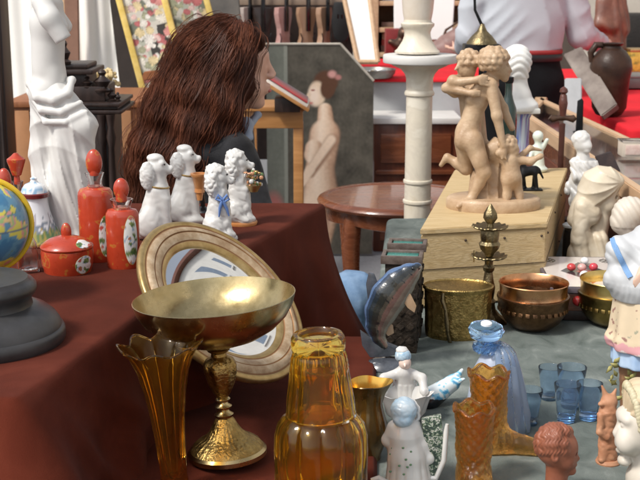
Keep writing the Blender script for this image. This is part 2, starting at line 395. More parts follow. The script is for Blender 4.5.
# ------------------------------------------------------------------ draped cloths
def path_round(P, rad, n=6):
    out = []
    m = len(P)
    for i in range(m):
        p = P[i]; a = (P[i-1]-p).normalized(); b = (P[(i+1) % m]-p).normalized()
        for k in range(n+1):
            t = k/n; q = (p+a*rad)*(1-t)**2 + p*2*t*(1-t) + (p+b*rad)*t**2
            out.append(q)
    return out
def resample(P, step):
    out = []; m = len(P)
    for i in range(m):
        a, b = P[i], P[(i+1) % m]; L = (b-a).length
        if L < 1e-6: continue
        k = max(1, int(L/step))
        for j in range(k): out.append(a+(b-a)*j/k)
    return out
def cloth(name, corners, z, bottom, mat, label, cat='tablecloth', flare=None, wave=.010, seed=0, rad=.03, step=.02, wavelen=.23, group=None, topbump=.0012):
    """a cloth with flat top on the corner polygon (counter-clockwise) hanging to z=bottom"""
    P = resample(path_round([Vector((c[0], c[1])) for c in corners], rad), step); n = len(P)
    Ls = [0]
    for i in range(n-1): Ls.append(Ls[-1]+(P[i+1]-P[i]).length)
    Nn = []
    for i in range(n):
        t = (P[(i+1) % n]-P[i-1]); Nn.append(Vector((t.y, -t.x)).normalized())
    ins_ = min(.03, rad*.75); rows = [(-ins_, 0), (-ins_*.5, 0), (-ins_*.2, -.0008), (.0, -.003), (.003, -.008), (.004, -.016)]
    drop = z-bottom; K = 22
    for k in range(1, K+1): rows.append((.004, -.016-(drop-.016)*k/K))
    m = MB(); vs = []; fs = []
    for (o, dz) in rows:
        t = max(0, -dz/drop)
        for i in range(n):
            s = Ls[i]; w = wave*(t**1.3)*(math.sin(2*math.pi*s/wavelen+seed)+.7*math.sin(2*math.pi*s/(wavelen*.57)+seed*2.1)+.5*mnoise.noise((s*5, seed, t*2)))
            fl = (flare(P[i], t) if flare else .03*t)
            q = P[i]+Nn[i]*(o+w+fl)
            vs.append((q.x, q.y, z+dz+(topbump*mnoise.noise((q.x*9, q.y*9, seed)) if dz > -.001 else 0)))
    for r in range(len(rows)-1):
        for i in range(n):
            j = (i+1) % n; fs.append((r*n+i, (r+1)*n+i, (r+1)*n+j, r*n+j))
    m.add(vs, fs)
    # top sheet: concentric rings towards the centre with faint creases
    c = sum(P, Vector((0, 0)))/n; rings = 14; vs2 = []; fs2 = []
    for k in range(rings+1):
        f = 1-k/rings
        for i in range(n):
            q = P[i]-Nn[i]*ins_; q = c+(q-c)*f
            vs2.append((q.x, q.y, z+topbump*mnoise.noise((q.x*9, q.y*9, seed))))
    for k in range(rings):
        for i in range(n):
            j = (i+1) % n; fs2.append((k*n+i, k*n+j, (k+1)*n+j, (k+1)*n+i))
    m.add(vs2, fs2)
    o = m.build(name, mat, angle=180)
    bm = bmesh.new(); bm.from_mesh(o.data); bmesh.ops.remove_doubles(bm, verts=bm.verts, dist=1e-5)
    bmesh.ops.recalc_face_normals(bm, faces=bm.faces); bm.to_mesh(o.data); bm.free()
    return tag(o, label, cat, group)
A = onz(17, 400, ZR); B = onz(325, 203, ZR); Cc = onz(-200, 203, ZR); D = Vector((A.x-.75, A.y+.16, ZR))
Bf = Vector((B.x, B.y))
def lerp2(a, b, t): return a+(b-a)*t
def flare_riser(p, t):
    d = (p-Bf).length; d2 = (p-Vector((A.x, A.y))).length
    ab = (p-Vector((A.x, A.y))).dot((Bf-Vector((A.x, A.y))).normalized()); fo = sum(h_*math.exp(-((ab-(a_+b_*t))/w_)**2) for a_, b_, w_, h_ in ((.03, .30, .022, .020), (.10, .52, .030, .022), (.24, .62, .034, .018), (.62, .10, .05, .014), (.86, .05, .03, .012)))
    return t*fo*1.3+t*(.030-.01*math.exp(-(d/.2)**2)+.125*t**.8*math.exp(-(d/.24)**2)+.15*math.exp(-(d2/.07)**2)+.02*math.sin(d2*9+.6)*t)
cloth('tablecloth', [(D.x, D.y), (A.x, A.y), (lerp2(A.x, B.x, .46)-.034, lerp2(A.y, B.y, .46)), (B.x, B.y), (Cc.x, Cc.y)], ZR, .60, VELVET,
      'dark red velvet cloth draped over the raised stand under the red flasks and white dogs', flare=flare_riser, wave=.019, seed=1.3, rad=.014, wavelen=.27, step=.012, topbump=.0022)
cloth('tablecloth', [(-1.4, 1.05), (.055, 1.05), (.105, 2.24), (-1.4, 2.30)], ZL, .10, VELVET,
      'dark red cloth lying on the lower table under the brass footed bowl and amber glass', flare=lambda p, t: .004*t, wave=.001, seed=2, rad=.01, topbump=.0016)
cloth('tablecloth', [(.0, 1.0), (.71, 1.0), (.71, 3.45), (.20, 3.45)], ZG, .06, GREENCLOTH,
      'worn mottled grey green cloth on the right hand table under the blue glasses', wave=.010, seed=4, rad=.03, step=.02, topbump=.0045, flare=lambda p, t: .012*t)

# ================================================================== ON THE RAISED RED CLOTH
def scene_col(seed, base=(.80, .80, .78)):
    def f(co, u=None, v=None):
        q = co*1.0; n = mnoise.noise((q.x*90+seed, q.y*90, q.z*90)); n2 = mnoise.noise((q.x*220+seed, q.y*220+3, q.z*220))
        if n > .22: return (.09, .17, .06) if n2 > 0 else (.20, .27, .10)
        if n < -.30: return (.42, .22, .12) if n2 > 0 else (.50, .10, .08)
        if n2 > .3: return (.30, .42, .55)
        return base
    return f
def medallion(name, prof, a0, da, z0, dz, parent, colfn, sx=1, sy=1, off=.0006):
    """oval patch lying on a lathed body"""
    def rad(z):
        for (r1, z1), (r2, z2) in zip(prof, prof[1:]):
            if min(z1, z2) <= z <= max(z1, z2) and z1 != z2: return r1+(r2-r1)*(z-z1)/(z2-z1)
        return prof[-1][0]
    m = MB()
    def g(u, v):
        rr = v; th = 2*math.pi*u; z = z0+dz*rr*math.sin(th); a = a0+da*rr*math.cos(th); r = rad(z)+off*(1.3-.8*rr**6)
        return (r*math.cos(a)*sx, r*math.sin(a)*sy, z)
    m.grid(g, 40, 14)
    def cf(co):
        a = math.atan2(co.y/sy, co.x/sx)-a0; a = (a+math.pi) % (2*math.pi)-math.pi
        e = math.hypot(a/da, (co.z-z0)/dz)
        return (.50, .34, .10) if e > .93 else colfn(co)
    return m.build(name, VCGLOSS, parent, colfn=cf)

def flask(label, bx, by, r, yb, ysh, neck, stopper, medal, stop_shape='oval', squash=.8, name='porcelain_flask', grp='red porcelain flasks on the raised cloth'):
    F = Fr(bx, by, z=ZR); t = thing(name, label, 'flask', F.p, 0, grp)
    p = F.prof([(r*.96, by), (r, by-2), (r*1.0, ysh+5), (r*.97, ysh+2), (r*.85, ysh-1.5), (r*.50, ysh-3), (r*.45, ysh-4)])
    MB().lathe(p, 48, sy=squash).build('body', REDLAC, t)
    nr, y0, y1 = neck; q = F.prof([(nr*.8, y0), (nr*.75, (y0+y1)/2+1), (nr, y1), (nr*.9, y1), (nr*.6, (y0+y1)/2), (nr*.55, y0)])
    MB().lathe(q, 32).build('neck', CLEAR, t)
    sr, s0, s1 = stopper; h = F.z(s1)-F.z(s0); zc = (F.z(s1)+F.z(s0))/2; m = MB()
    if stop_shape == 'oval':
        m.sphere((0, 0, zc), (sr*F.u, sr*F.u*.7, h/2), 24, 16); m.tube([(0, 0, F.z(y1)-.004), (0, 0, zc)], nr*.5*F.u, 14)
    else:
        m.lathe(F.prof([(sr*.35, s0+4), (sr*.3, s0-4), (sr*.5, s0-5), (sr, s1+8), (sr*1.0, s1+6), (sr*.55, s1+3), (sr*.2, s1), (.3, s1)]), 28)
    m.build('stopper', REDLAC, t)
    if medal:
        a0, da, my, mh = medal; zc = F.z(my); medallion('medallion', p, a0, da, zc, mh*F.u, t, scene_col(bx), sy=squash)
    return t
flask('tall red porcelain flask with glass neck and oval stopper, beside the white marble statuette', 98, 260, 17.5, 262, 190, (9.5, 189, 173), (8.2, 176, 149), (R(-52), .42, 234, 21))
flask('shorter red porcelain flask with painted oval scene, nearest the white sitting poodles', 124, 267, 16.5, 268, 211, (11.5, 212, 199), (7.8, 200, 178), (R(-52), .50, 238, 25))
flask('dark red flask with mushroom shaped stopper behind the white jar, far left', 20, 232, 15, 232, 196, (6, 195, 181), (9, 180, 153), None, 'mushroom')
flask('small red flask with egg shaped stopper directly behind the toy globe', 9, 262, 12, 262, 205, (7, 206, 192), (7, 193, 168), None)
# covered sugar bowl
F = Fr(68, 271, z=ZR); t = thing('sugar_bowl', 'round red porcelain sugar bowl with lid and knob beside the toy globe', 'sugar bowl', F.p)
p = F.prof([(21, 272), (23, 271), (25.5, 262), (26, 252), (25.5, 248)]); MB().lathe(p, 56).build('body', REDLAC, t)
medallion('medallion', p, R(-38), .42, F.z(261), 9.5*F.u, t, scene_col(5), off=.0008)
l = F.prof([(25.8, 247.5), (26.3, 246), (25.3, 244), (18, 239), (9, 236), (5, 235)]); lid = MB().lathe(l, 56).build('lid', REDLAC, t)
medallion('medallion', l, R(-28), .45, F.z(241.6), 3.6*F.u, lid, scene_col(8), off=.0008)
m = MB(); m.sphere((0, 0, F.z(232)), (5.3*F.u, 4*F.u, 9.5*F.u)); m.build('knob', REDLAC, lid)
# scenic jar
F = Fr(37, 243, z=ZR); t = thing('lidded_jar', 'white porcelain jar with painted landscape, flared foot and maroon rimmed lid', 'jar', F.p)
def jar_col(co):
    h = co.z; a = math.atan2(co.y, co.x); n = mnoise.noise((a*6, h*120, 2)); n2 = mnoise.noise((a*17, h*300, 5)); u = F.u
    if h < 3*u: return (.18, .03, .03)
    if h < 16*u+n*6*u: return (.33, .30, .08) if n2 > .1 else (.10, .20, .08) if n2 > -.25 else (.45, .33, .08)
    if h < 24*u+n*10*u and n2 > -.1: return (.20, .24, .30)
    if h < 32*u and mnoise.noise((a*9, 1, 4)) > .3: return (.34, .30, .34)
    return (.74, .76, .80)
MB().lathe(F.prof([(25, 243), (27, 242), (26.5, 239)] + [(12.5+14*((i/16)**1.7), 197+42*i/16) for i in range(16, -1, -1)]), 64).build('body', VCGLOSS, t, colfn=jar_col)
ld = MB().lathe(F.prof([(12.8, 197), (14.5, 196.5), (14.6, 193), (13.5, 192)]), 40).build('lid_rim', M('maroon_glaze', (.14, .02, .02), rough=.25, coat=.4), t)
def lidc(co): return (.25, .42, .60) if mnoise.noise((co.x*160, co.y*160, co.z*160)) > .12 else (.78, .79, .80)
MB().lathe(F.prof([(13, 192), (12, 188), (9, 184), (4, 182), (3, 180), (3.5, 178), (.4, 176)]), 40).build('lid', VCGLOSS, t, colfn=lidc)
# small clear bottle with red collar
F = Fr(28, 272, z=ZR); t = thing('glass_bottle', 'small clear glass bottle with red flower painted neck between globe and red bowl', 'bottle', F.p)
MB().lathe(F.prof([(10, 273), (11, 270), (11, 255), (9.5, 243), (6.5, 237), (5.6, 237), (8.6, 244), (10, 255), (10, 268), (.4, 269)]), 32, fn=lambda r, z, a, i: (r*(1+.04*math.cos(8*a)), z)).build('body', CLEAR, t)
MB().lathe(F.prof([(6.5, 237), (7, 228), (6, 214), (4, 208), (.4, 207)]), 28).build('neck', M('pink_red_glaze', (.42, .06, .06), rough=.3, col2=(.62, .38, .38), scale=120, coat=.4), t)

# toy globe
F = Fr(-13, 302, z=ZR); t = thing('toy_globe', 'small blue toy globe with yellow meridian arc at the left edge', 'globe', F.p)
gz = F.z(226); gr = 45*F.u; gx = 0
MB().lathe([(26*F.u, 0), (27*F.u, .004), (18*F.u, .012), (7*F.u, .02), (4*F.u, gz-gr-.012), (6*F.u, gz-gr-.008), (.0005, gz-gr-.007)], 40).build('stand', M('orange_plastic', (.75, .34, .03), rough=.35, coat=.2), t)
def globe_col(co):
    q = Vector((co.x-gx, co.y, co.z-gz)).normalized(); n = mnoise.fractal(q*1.6+Vector((5.3, 2.4, .6)), .9, 2.2, 5); n2 = mnoise.noise(q*3.2+Vector((7, 2, 5)))
    n -= .25*max(0, -q.z)
    if abs(q.z) < .014: return (.10, .16, .26)
    if q.z > .93: return (.75, .8, .82)
    if n > .10:
        if n < .13: return (.16, .25, .12)
        return (.72, .62, .10) if n2 > .12 else (.70, .32, .30) if n2 > -.12 else (.34, .52, .20) if n2 > -.3 else (.74, .50, .22)
    return (.06, .20, .36) if n < -.15 else (.11, .28, .42)
MB().sphere((gx, 0, gz), gr, 120, 80).build('sphere', M('printed_globe', (1, 1, 1), rough=.3, var=.05, vcol=True, coat=.35), t, colfn=globe_col)
def ring(c, r, rad, a0, a1, n=40, plane='xz', rot=0.0):
    out = []
    for i in range(n+1):
        a = a0+(a1-a0)*i/n; x, z = r*math.cos(a), r*math.sin(a)
        v = Vector((x, 0, z)) if plane == 'xz' else Vector((x, z, 0))
        v.rotate(Matrix.Rotation(rot, 3, 'Z')); out.append(Vector(c)+v)
    return out
mm = MB(); pts = ring((gx, 0, gz), gr*1.0, 1, R(-82), R(82), 48, rot=R(18))
for (rr, w) in ((1.04, .0042),): mm.tube([Vector((gx, 0, gz))+(p-Vector((gx, 0, gz)))*1.055 for p in pts], w, 10)
mm.build('meridian', M('yellow_plastic', (.80, .52, .03), rough=.35, coat=.3), t)
# grey turned plinth
F = Fr(-16, 341, z=ZR); t = thing('turned_plinth', 'large grey moulded round plinth in two steps at the left edge of the red cloth', 'plinth', F.p)
MB().lathe(F.prof([(79, 341), (80.5, 338), (80.5, 331), (79, 328), (77, 327), (76, 323), (72, 317), (65, 311), (56, 307), (50, 305)]), 96).build('lower_step', PEWTER, t)
MB().lathe(F.prof([(50, 306), (48.5, 300), (50, 296), (53, 293), (54.5, 289), (54, 285), (51, 282), (48, 281), (46, 278), (30, 277), (.3, 277)]), 96).build('upper_step', PEWTER, t)

# ------------------------------------------------------------------ white marble statuette (generic draped figure)
F = Fr(66, 236, z=ZR); u = F.u; L = F.L
t = thing('marble_statuette', 'tall white marble statuette of a draped woman without forearms on the red cloth', 'statuette', F.p)
def lp(x, y, d=0): return tuple(L(x, y, d))
def pe(x, y, d, rx, ry, rz, rot=None): return ell(lp(x, y, d), (rx*u, ry*u, rz*u), rot)
def pc(a, b, ra, rb=None): return cone(lp(*a), lp(*b), ra*u, (ra if rb is None else rb)*u)
arm = cut(uni([pc((42, 2, -18), (50, 18, -26), 10, 9.5), pc((50, 18, -26), (65, 42, -25), 9.5, 8)], 5*u), (lambda P: -((P-np.array(lp(64, 40, -25)))@(lambda d: d/np.linalg.norm(d))(np.array(lp(64, 40, -25))-np.array(lp(50, 18, -26))))), 1*u)
arm2 = pc((50, 8, 14), (64, 26, 20), 9, 8)
nude = uni([pe(48, 22, 0, 17, 19, 23), pe(49, 4, 0, 13, 22, 10), pc((48, 25, 0), (48, 70, 0), 16.5, 15.5), pe(47, 92, 0, 19, 20, 20), pe(55, 78, 0, 11, 15, 18), arm, arm2, pe(61, 27, -7, 7, 7, 7), pe(61, 27, 8, 7, 7, 7),
            pc((50, 4, 0), (54, -20, 0), 7.5, 7), pe(56, -32, 0, 11, 10, 14), pc((66, -32, 0), (68, -29, 0), 2, 1.5), pe(47, -36, 0, 11, 10, 10), pe(38, -33, 0, 6, 6, 6)], 4.5*u)
sdf('body', nude, lp(20, 115, -40), lp(90, -60, 40), 1.5*u, MARBLE, t)
def folds(P):
    x, y, z = P[:, 0]/u, P[:, 1]/u, P[:, 2]/u
    ridge = lambda q: 1-np.abs(np.sin(q))**.7*1.0
    xr = x-6
    sw = ridge((z*.9+.012*xr*xr+.30*xr+y*.12)*.155+.5*np.sin(z*.03))      # swags hanging between hip and knee
    ver = ridge((x*.95+.22*(z-60)+y*.35)*.19+.5*np.sin(z*.045+y*.05))      # long falling folds
    up = np.clip((z-60)/60, 0, 1)
    w = np.clip((172-z)/34, .1, 1)
    return u*(2.0*(1-sw)*up+3.1*(1-ver)*(1-.55*up)+.5*np.sin(xr*.9+z*.2)*(1-up)-2.0)*w
sk = uni([pc((49, 92, 0), (46, 150, 6), 18, 16), pc((46, 150, 6), (54, 232, 6), 16, 20), pc((58, 98, -6), (82, 126, -10), 16, 14), pc((82, 126, -10), (82, 160, -8), 14, 11), pc((82, 160, -8), (76, 230, -6), 11, 17), pc((66, 130, -10), (64, 228, -8), 14, 19), pe(62, 234, -2, 32, 28, 5)], 8*u)
roll = uni(chain([lp(30, 84, -8), lp(38, 97, -19), lp(54, 100, -22), lp(68, 93, -19), lp(72, 80, -6)], [3.5*u, 5*u, 5.4*u, 4.5*u, 3*u])+chain([lp(29, 92, -4), lp(42, 110, -20), lp(62, 112, -23), lp(80, 103, -17)], [3*u, 4*u, 4*u, 3*u])+chain([lp(32, 100, -6), lp(46, 122, -21), lp(66, 122, -24), lp(86, 112, -18)], [2.5*u, 3.2*u, 3*u, 2.4*u])+chain([lp(30, 84, -8), lp(30, 84, 8), lp(42, 82, 19), lp(60, 82, 18), lp(72, 80, -6)], [4*u]*5), 2*u)
sdf('drapery', uni([disp(sk, folds), roll], 2.5*u), lp(14, 246, -44), lp(112, 68, 44), 1.1*u, MARBLE, t, smooth_it=0)
# ================================================================== figure helper in photo pixels
class Fig:
    def __init__(s, F): s.F = F; s.u = F.u
    def p(s, x, y, d=0): return tuple(s.F.L(x, y, d))
    def e(s, x, y, d, rx, ry=None, rz=None, rot=None):
        ry = rx if ry is None else ry; rz = rx if rz is None else rz
        return ell(s.p(x, y, d), (rx*s.u, ry*s.u, rz*s.u), rot)
    def c(s, a, b, ra, rb=None): return cone(s.p(*a), s.p(*b), ra*s.u, (ra if rb is None else rb)*s.u)
    def ch(s, pts, rads): return chain([s.p(*q) for q in pts], [r*s.u for r in rads])
    def b(s, x, y, d, hx, hy, hz, rad=0, rot=None): return rbox(s.p(x, y, d), (hx*s.u, hy*s.u, hz*s.u), rad*s.u, rot)
    def mesh(s, name, f, box, cell, mats, parent, **k):
        x0, y0, x1, y1, d = box
        a = np.array(s.p(x0, y1, 0)); b = np.array(s.p(x1, y0, 0)); dd = d if hasattr(d, '__len__') else (-d, d)
        lo = (min(a[0], b[0])-2*s.u, dd[0]*s.u, min(a[2], b[2])); hi = (max(a[0], b[0])+2*s.u, dd[1]*s.u, max(a[2], b[2]))
        return sdf(name, f, lo, hi, cell*s.u, mats, parent, **k)
def RY(d): return Matrix.Rotation(R(d), 3, 'Y')
def RZ(d): return Matrix.Rotation(R(d), 3, 'Z')
def RX(d): return Matrix.Rotation(R(d), 3, 'X')
def curls(u, s, amp, seed=0): return lambda P: -amp*u*np.abs(nz3(P/u, s, seed))
def lerp(a, b, t): return a+(b-a)*t

# ------------------------------------------------------------------ porcelain dogs
G = 'white porcelain dog figurines on the red cloth'
def poodle(label, bx, by, dx, dy, s, cup):
    """sitting poodle seen side on, authored at photo pixels around the first dog, moved by dx,dy and scaled by s"""
    F = Fr(bx, by, z=ZR); g = Fig(F); t = thing('dog_figurine', label, 'figurine', F.p, 0, G)
    def q(x, y, d=0): return (bx+(x-157)*s, by+(y-240)*s, d*s)
    def E(x, y, d, rx, ry=None, rz=None, rot=None): ry = rx if ry is None else ry; rz = rx if rz is None else rz; return g.e(*q(x, y, d), rx*s, ry*s, rz*s, rot)
    def C_(a, b, ra, rb=None): return g.c(q(*a), q(*b), ra*s, (ra if rb is None else rb)*s)
    f = uni([C_((152, 222, 0), (158, 192, 0), 14.5, 11), E(152, 226, 0, 16, 13, 14), E(149, 224, -10, 12, 6, 14), E(149, 224, 10, 12, 6, 14), C_((158, 192, 0), (158, 176, 0), 9, 8),
             C_((165, 200, -5), (168, 234, -6), 5.5, 4), C_((165, 200, 5), (168, 234, 6), 5.5, 4), E(171, 236, -6, 6, 4.5, 4), E(171, 236, 6, 6, 4.5, 4), E(160, 237, -12, 8, 4, 4), C_((140, 234, 0), (132, 228, 0), 5, 3)], 5*g.u*s)
    head = uni([E(157, 168, 0, 10.5, 9.5, 10.5), C_((162, 168, 0), (168.5, 170, 0), 5.6, 4.2), E(171.5, 167.5, 0, 1.8, 2.2, 1.7), E(155, 158, 0, 8, 8, 4.5), E(162, 163, -5.5, 2.6)], 2.6*g.u*s)
    head = cut(head, C_((166, 173, -6), (174, 173, -4), .7), .6*g.u*s)
    f = uni([f, head], 3*g.u*s)
    ears = disp(uni([E(147, 176, -9, 7, 4.5, 14), E(147, 176, 9, 7, 4.5, 14)], 0), curls(g.u*s, .8, .8))
    f = uni([f, ears], 1.2*g.u*s)
    f = disp(f, curls(g.u*s, .35, .5, 3))
    x0, y0 = q(122, 148)[:2]; x1, y1 = q(184, 245)[:2]
    g.mesh('body', f, (x0, y0, x1, y1, 24*s), .85*s, PORC, t, smooth_it=0)
    mm = MB(); cc = Vector(g.p(*q(158, 186))); rr = 10.6*g.u*s
    mm.tube([cc+Vector((rr*math.cos(a*math.pi/16), rr*.98*math.sin(a*math.pi/16), -.15*rr*math.cos(a*math.pi/16))) for a in range(32)], 1.0*g.u*s, 8, closed=True); mm.build('collar', GOLDPAINT, t)
    for sd_ in (-1, 1): MB().sphere(g.p(*q(164.5, 164.5, 8.2*sd_)), 1.0*g.u*s, 8, 6).build('eye', BLACKGLZ, t)
    if cup:
        m = MB(); b0 = Vector(g.p(*q(172, 214, -11))); b1 = Vector(g.p(*q(173.5, 185, -11))); ax = (b1-b0).normalized()
        mm = MB(); H = (b1-b0).length; r = 8*g.u*s
        mm.lathe([(.35*r, 0), (.4*r, .1*H), (.95*r, .85*H), (1.15*r, .9*H), (1.2*r, H), (.85*r, H), (.6*r, .6*H), (.01, .3*H)], 24, xf=Matrix.Translation(b0)); mm.build('cup', ORANGEPAINT, t)
    return t
poodle('white porcelain poodle sitting in front, nearest the red flasks', 157, 240, 0, 0, 1.0, False)
poodle('white porcelain poodle holding an orange brown cup, behind the front poodle', 186, 224, 0, 0, .92, True)
def spaniel(label, bx, by, s, flowers):
    F = Fr(bx, by, z=ZR); g = Fig(F); t = thing('dog_figurine', label, 'figurine', F.p, 0, G)
    def q(x, y, d=0): return (bx+(x-222)*s, by+(y-240)*s, d*s)
    def E(x, y, d, rx, ry=None, rz=None, rot=None): ry = rx if ry is None else ry; rz = rx if rz is None else rz; return g.e(*q(x, y, d), rx*s, ry*s, rz*s, rot)
    def C_(a, b, ra, rb=None): return g.c(q(*a), q(*b), ra*s, (ra if rb is None else rb)*s)
    f = uni([C_((218, 224, 0), (221, 196, 0), 11.5, 9), E(216, 226, -3, 11, 12, 11), E(217, 228, -10, 8, 5, 9), C_((227, 205, -5), (230, 233, -5), 4.6, 3.6), C_((227, 205, 6), (230, 233, 6), 4.6, 3.6),
             E(233, 235, -5, 5, 4, 3.4), E(233, 235, 6, 5, 4, 3.4), E(226, 236, -11, 6, 4, 3.6), C_((221, 196, 0), (221, 184, 0), 7.5)], 4*g.u*s)
    head = uni([E(221, 177, 0, 9, 8.5, 9), C_((226, 178, 0), (233, 181, 0), 4.6, 3.6), E(235, 179, 0, 1.7, 2, 1.6)], 2.4*g.u*s)
    hair = disp(uni([E(217, 170, 0, 9, 9.5, 6), E(214, 184, -8.5, 5.6, 4, 12), E(214, 184, 8.5, 5.6, 4, 12), E(212, 182, 0, 5, 7, 12)], 2*g.u*s), curls(g.u*s, .62, 1.8))
    f = uni([disp(f, curls(g.u*s, .45, 1.0, 2)), head, hair], 1.6*g.u*s)
    x0, y0 = q(202, 160)[:2]; x1, y1 = q(243, 243)[:2]
    g.mesh('body', f, (x0, y0, x1, y1, 19*s), .8*s, PORCW, t, smooth_it=0)
    mm = MB(); c0 = Vector(g.p(*q(224, 238, -1)))
    mm.lathe([(15*g.u*s, -2.5*g.u*s), (16*g.u*s, 0), (15.5*g.u*s, 1.5*g.u*s), (.001, 2*g.u*s)], 32, xf=Matrix.Translation(c0), sy=.9)
    mm.build('base', ORANGEPAINT if flowers else PORCW, t)
    MB().sphere(g.p(*q(236, 179.5, 0)), 1.5*g.u*s, 8, 6).build('nose', BLACKGLZ, t)
    for sd_ in (-1, 1): MB().sphere(g.p(*q(229, 174.5, 5.6*sd_)), 1.1*g.u*s, 8, 6).build('eye', BLACKGLZ, t)
    if not flowers:
        mm = MB()
        mm.tube([g.p(*q(224, 199, -11.5)), g.p(*q(220, 195, -12)), g.p(*q(218, 199, -12)), g.p(*q(223, 201, -12))], 1.5*g.u*s, 8, closed=True)
        mm.tube([g.p(*q(225, 200, -11.5)), g.p(*q(229, 195, -11)), g.p(*q(231, 199, -10)), g.p(*q(226, 202, -11.5))], 1.5*g.u*s, 8, closed=True)
        mm.tube([g.p(*q(224, 201, -12)), g.p(*q(222, 208, -12.5)), g.p(*q(221, 217, -12))], [1.7*g.u*s, 1.6*g.u*s, .7*g.u*s], 8)
        mm.tube([g.p(*q(225, 201, -12)), g.p(*q(229, 209, -11)), g.p(*q(231, 216, -10))], [1.7*g.u*s, 1.6*g.u*s, .7*g.u*s], 8)
        mm.build('bow', BLUERIB, t)
    else:
        mm = MB(); b0 = Vector(g.p(*q(236, 207, -7)))
        mm.lathe([(4*g.u*s, 0), (7*g.u*s, 6*g.u*s), (8*g.u*s, 7*g.u*s), (6.5*g.u*s, 7*g.u*s), (.001, 3*g.u*s)], 20, xf=Matrix.Translation(b0)); mm.build('basket', GOLDPAINT, t)
        r2 = random.Random(3)
        cols = [GOLDPAINT, M('leaf_glaze', (.10, .17, .06), rough=.3, coat=.4), M('flower_glaze', (.52, .26, .14), rough=.3, coat=.4), PORCW]
        mm = MB()
        for k in range(46):
            mm.mat(r2.randrange(4)); a = r2.uniform(0, 6.28); rr = r2.uniform(0, 9); zz = r2.uniform(5, 22)
            mm.sphere(b0+Vector((rr*math.cos(a), rr*math.sin(a), zz))*g.u*s, tuple(r2.uniform(1.0, 2.6)*g.u*s for _ in range(3)), 8, 6)
        mm.build('flowers', cols, t)
    return t
spaniel('white porcelain spaniel with blue bow, in front of the flower carrying one', 220, 240, 1.0, False)
spaniel('white porcelain spaniel with gold and green flower basket on an orange base', 240, 224, .98, True)
# small silver dish
F = Fr(203, 212, z=ZR); t = thing('silver_dish', 'small oval silver dish tilted up behind the porcelain dogs', 'dish', F.p); u = F.u
xf = Matrix.Translation(F.L(200, 186)) @ Matrix.Rotation(R(22), 4, 'X') @ Matrix.Rotation(R(12), 4, 'Y')
MB().lathe([(.3*u, 0), (9*u, .5*u), (15*u, 2.5*u), (17*u, 4*u), (16.5*u, 4.6*u), (9*u, 1.6*u), (.3*u, 1.2*u)], 40, xf=xf, sy=.75).build('bowl', SILVER, t)
MB().lathe([(9*u, 0), (8*u, 1.5*u), (2.5*u, 6*u), (2*u, F.z(187)-2*u), (5*u, F.z(187))], 24).build('foot', BLACKGLZ, t)

# ------------------------------------------------------------------ round framed mirror leaning on the edge of the raised cloth
c = aty(222, 301, 1.89); n = (RT*.60+UP*.62-FW*.51).normalized(); uu = (c-CAM).dot(FW)/FPX
t = thing('round_mirror', 'round mirror in a wide moulded gilt and cream frame leaning over the cloth edge', 'mirror', c)
t.rotation_mode = 'QUATERNION'; t.rotation_quaternion = n.to_track_quat('Z', 'Y')
CREAMP = M('worn_cream_gilding', (.3, .2, .1), rough=.38, ramp=[(.3, (.26, .15, .075)), (.45, (.42, .29, .17)), (.58, (.55, .42, .28)), (.7, (.62, .52, .40))], scale=30, coat=.2, metal=.35, rvar=.2, bump=.2, bscale=150)
BROWNL = M('brown_gilding', (.23, .11, .05), rough=.4, col2=(.34, .19, .08), scale=30, metal=.3)
m = MB(); a = 99*uu
bands = [(0, [(.97, -.03), (1.0, .0), (1.0, .035), (.985, .055), (.955, .062), (.935, .055)]), (2, [(.935, .055), (.925, .048), (.915, .054)]), (1, [(.915, .054), (.89, .075), (.86, .085), (.845, .082)]), (2, [(.845, .082), (.838, .072), (.828, .076)]),
         (1, [(.828, .076), (.80, .074), (.765, .060), (.75, .052)]), (2, [(.75, .052), (.742, .043), (.732, .047)]), (0, [(.732, .047), (.71, .045), (.69, .033), (.675, .020), (.665, .005)])]
for mi, pr in bands: m.mat(mi).lathe([(r*a, z*a) for r, z in pr], 128, cap=False)
m.mat(2).lathe([(.97*a, -.03*a), (.3*a, -.03*a), (.002, -.03*a)], 128, cap=False)
o = m.build('frame', [GOLDPAINT, CREAMP, BROWNL], t, angle=50)
MB().lathe([(.67*a, -.004*a), (.67*a, .010*a), (.655*a, .014*a), (.3*a, .0155*a), (.002, .016*a)], 128).build('glass', MIRROR, t)

# ------------------------------------------------------------------ brass footed bowl
F = Fr(228, 459.5, z=ZL); t = thing('footed_bowl', 'wide brass bowl on a tall ornate stem and domed foot', 'footed bowl', F.p); t.rotation_euler = (R(-1), R(-3.8), 0); u = F.u
def h(y): return F.z(y)
def gad(amp, k): return lambda r, z, a_, i: (r*(1+amp*math.cos(k*a_)), z)
MB().lathe(F.prof([(38, 455), (39.5, 454), (39.5, 450), (38, 448.5), (37, 447.5)]), 96).build('foot_rim', BRASS, t)
MB().lathe(F.prof([(37, 448), (35.5, 446), (33, 443), (27, 439), (22, 436.5), (17, 432), (12.5, 425), (9.5, 419), (7.5, 417)]), 96, fn=lambda r, z, a_, i: (r*(1+(.022 if i in (2, 3, 4, 5, 6) else 0)*math.cos(28*a_)), z)).build('foot', BRASSEMB, t)
MB().lathe(F.prof([(6, 418), (9, 416), (9.5, 414), (6, 411.5), (5, 410), (8, 408), (8.5, 406), (5, 403.5), (4.5, 402), (7, 400.5), (7.5, 399), (5, 397)]), 48).build('stem_rings', BRASS, t)
MB().lathe(F.prof([(5, 398), (9, 392), (13, 383), (16, 372), (16.5, 365), (13.5, 359.5), (8, 356), (7.5, 353), (11, 350.5), (11.5, 349), (8, 347)]), 64, fn=lambda r, z, a_, i: (r*(1+(.05 if 1 < i < 6 else 0)*math.cos(8*a_+.5*i)), z)).build('stem_urn', BRASSEMB, t)
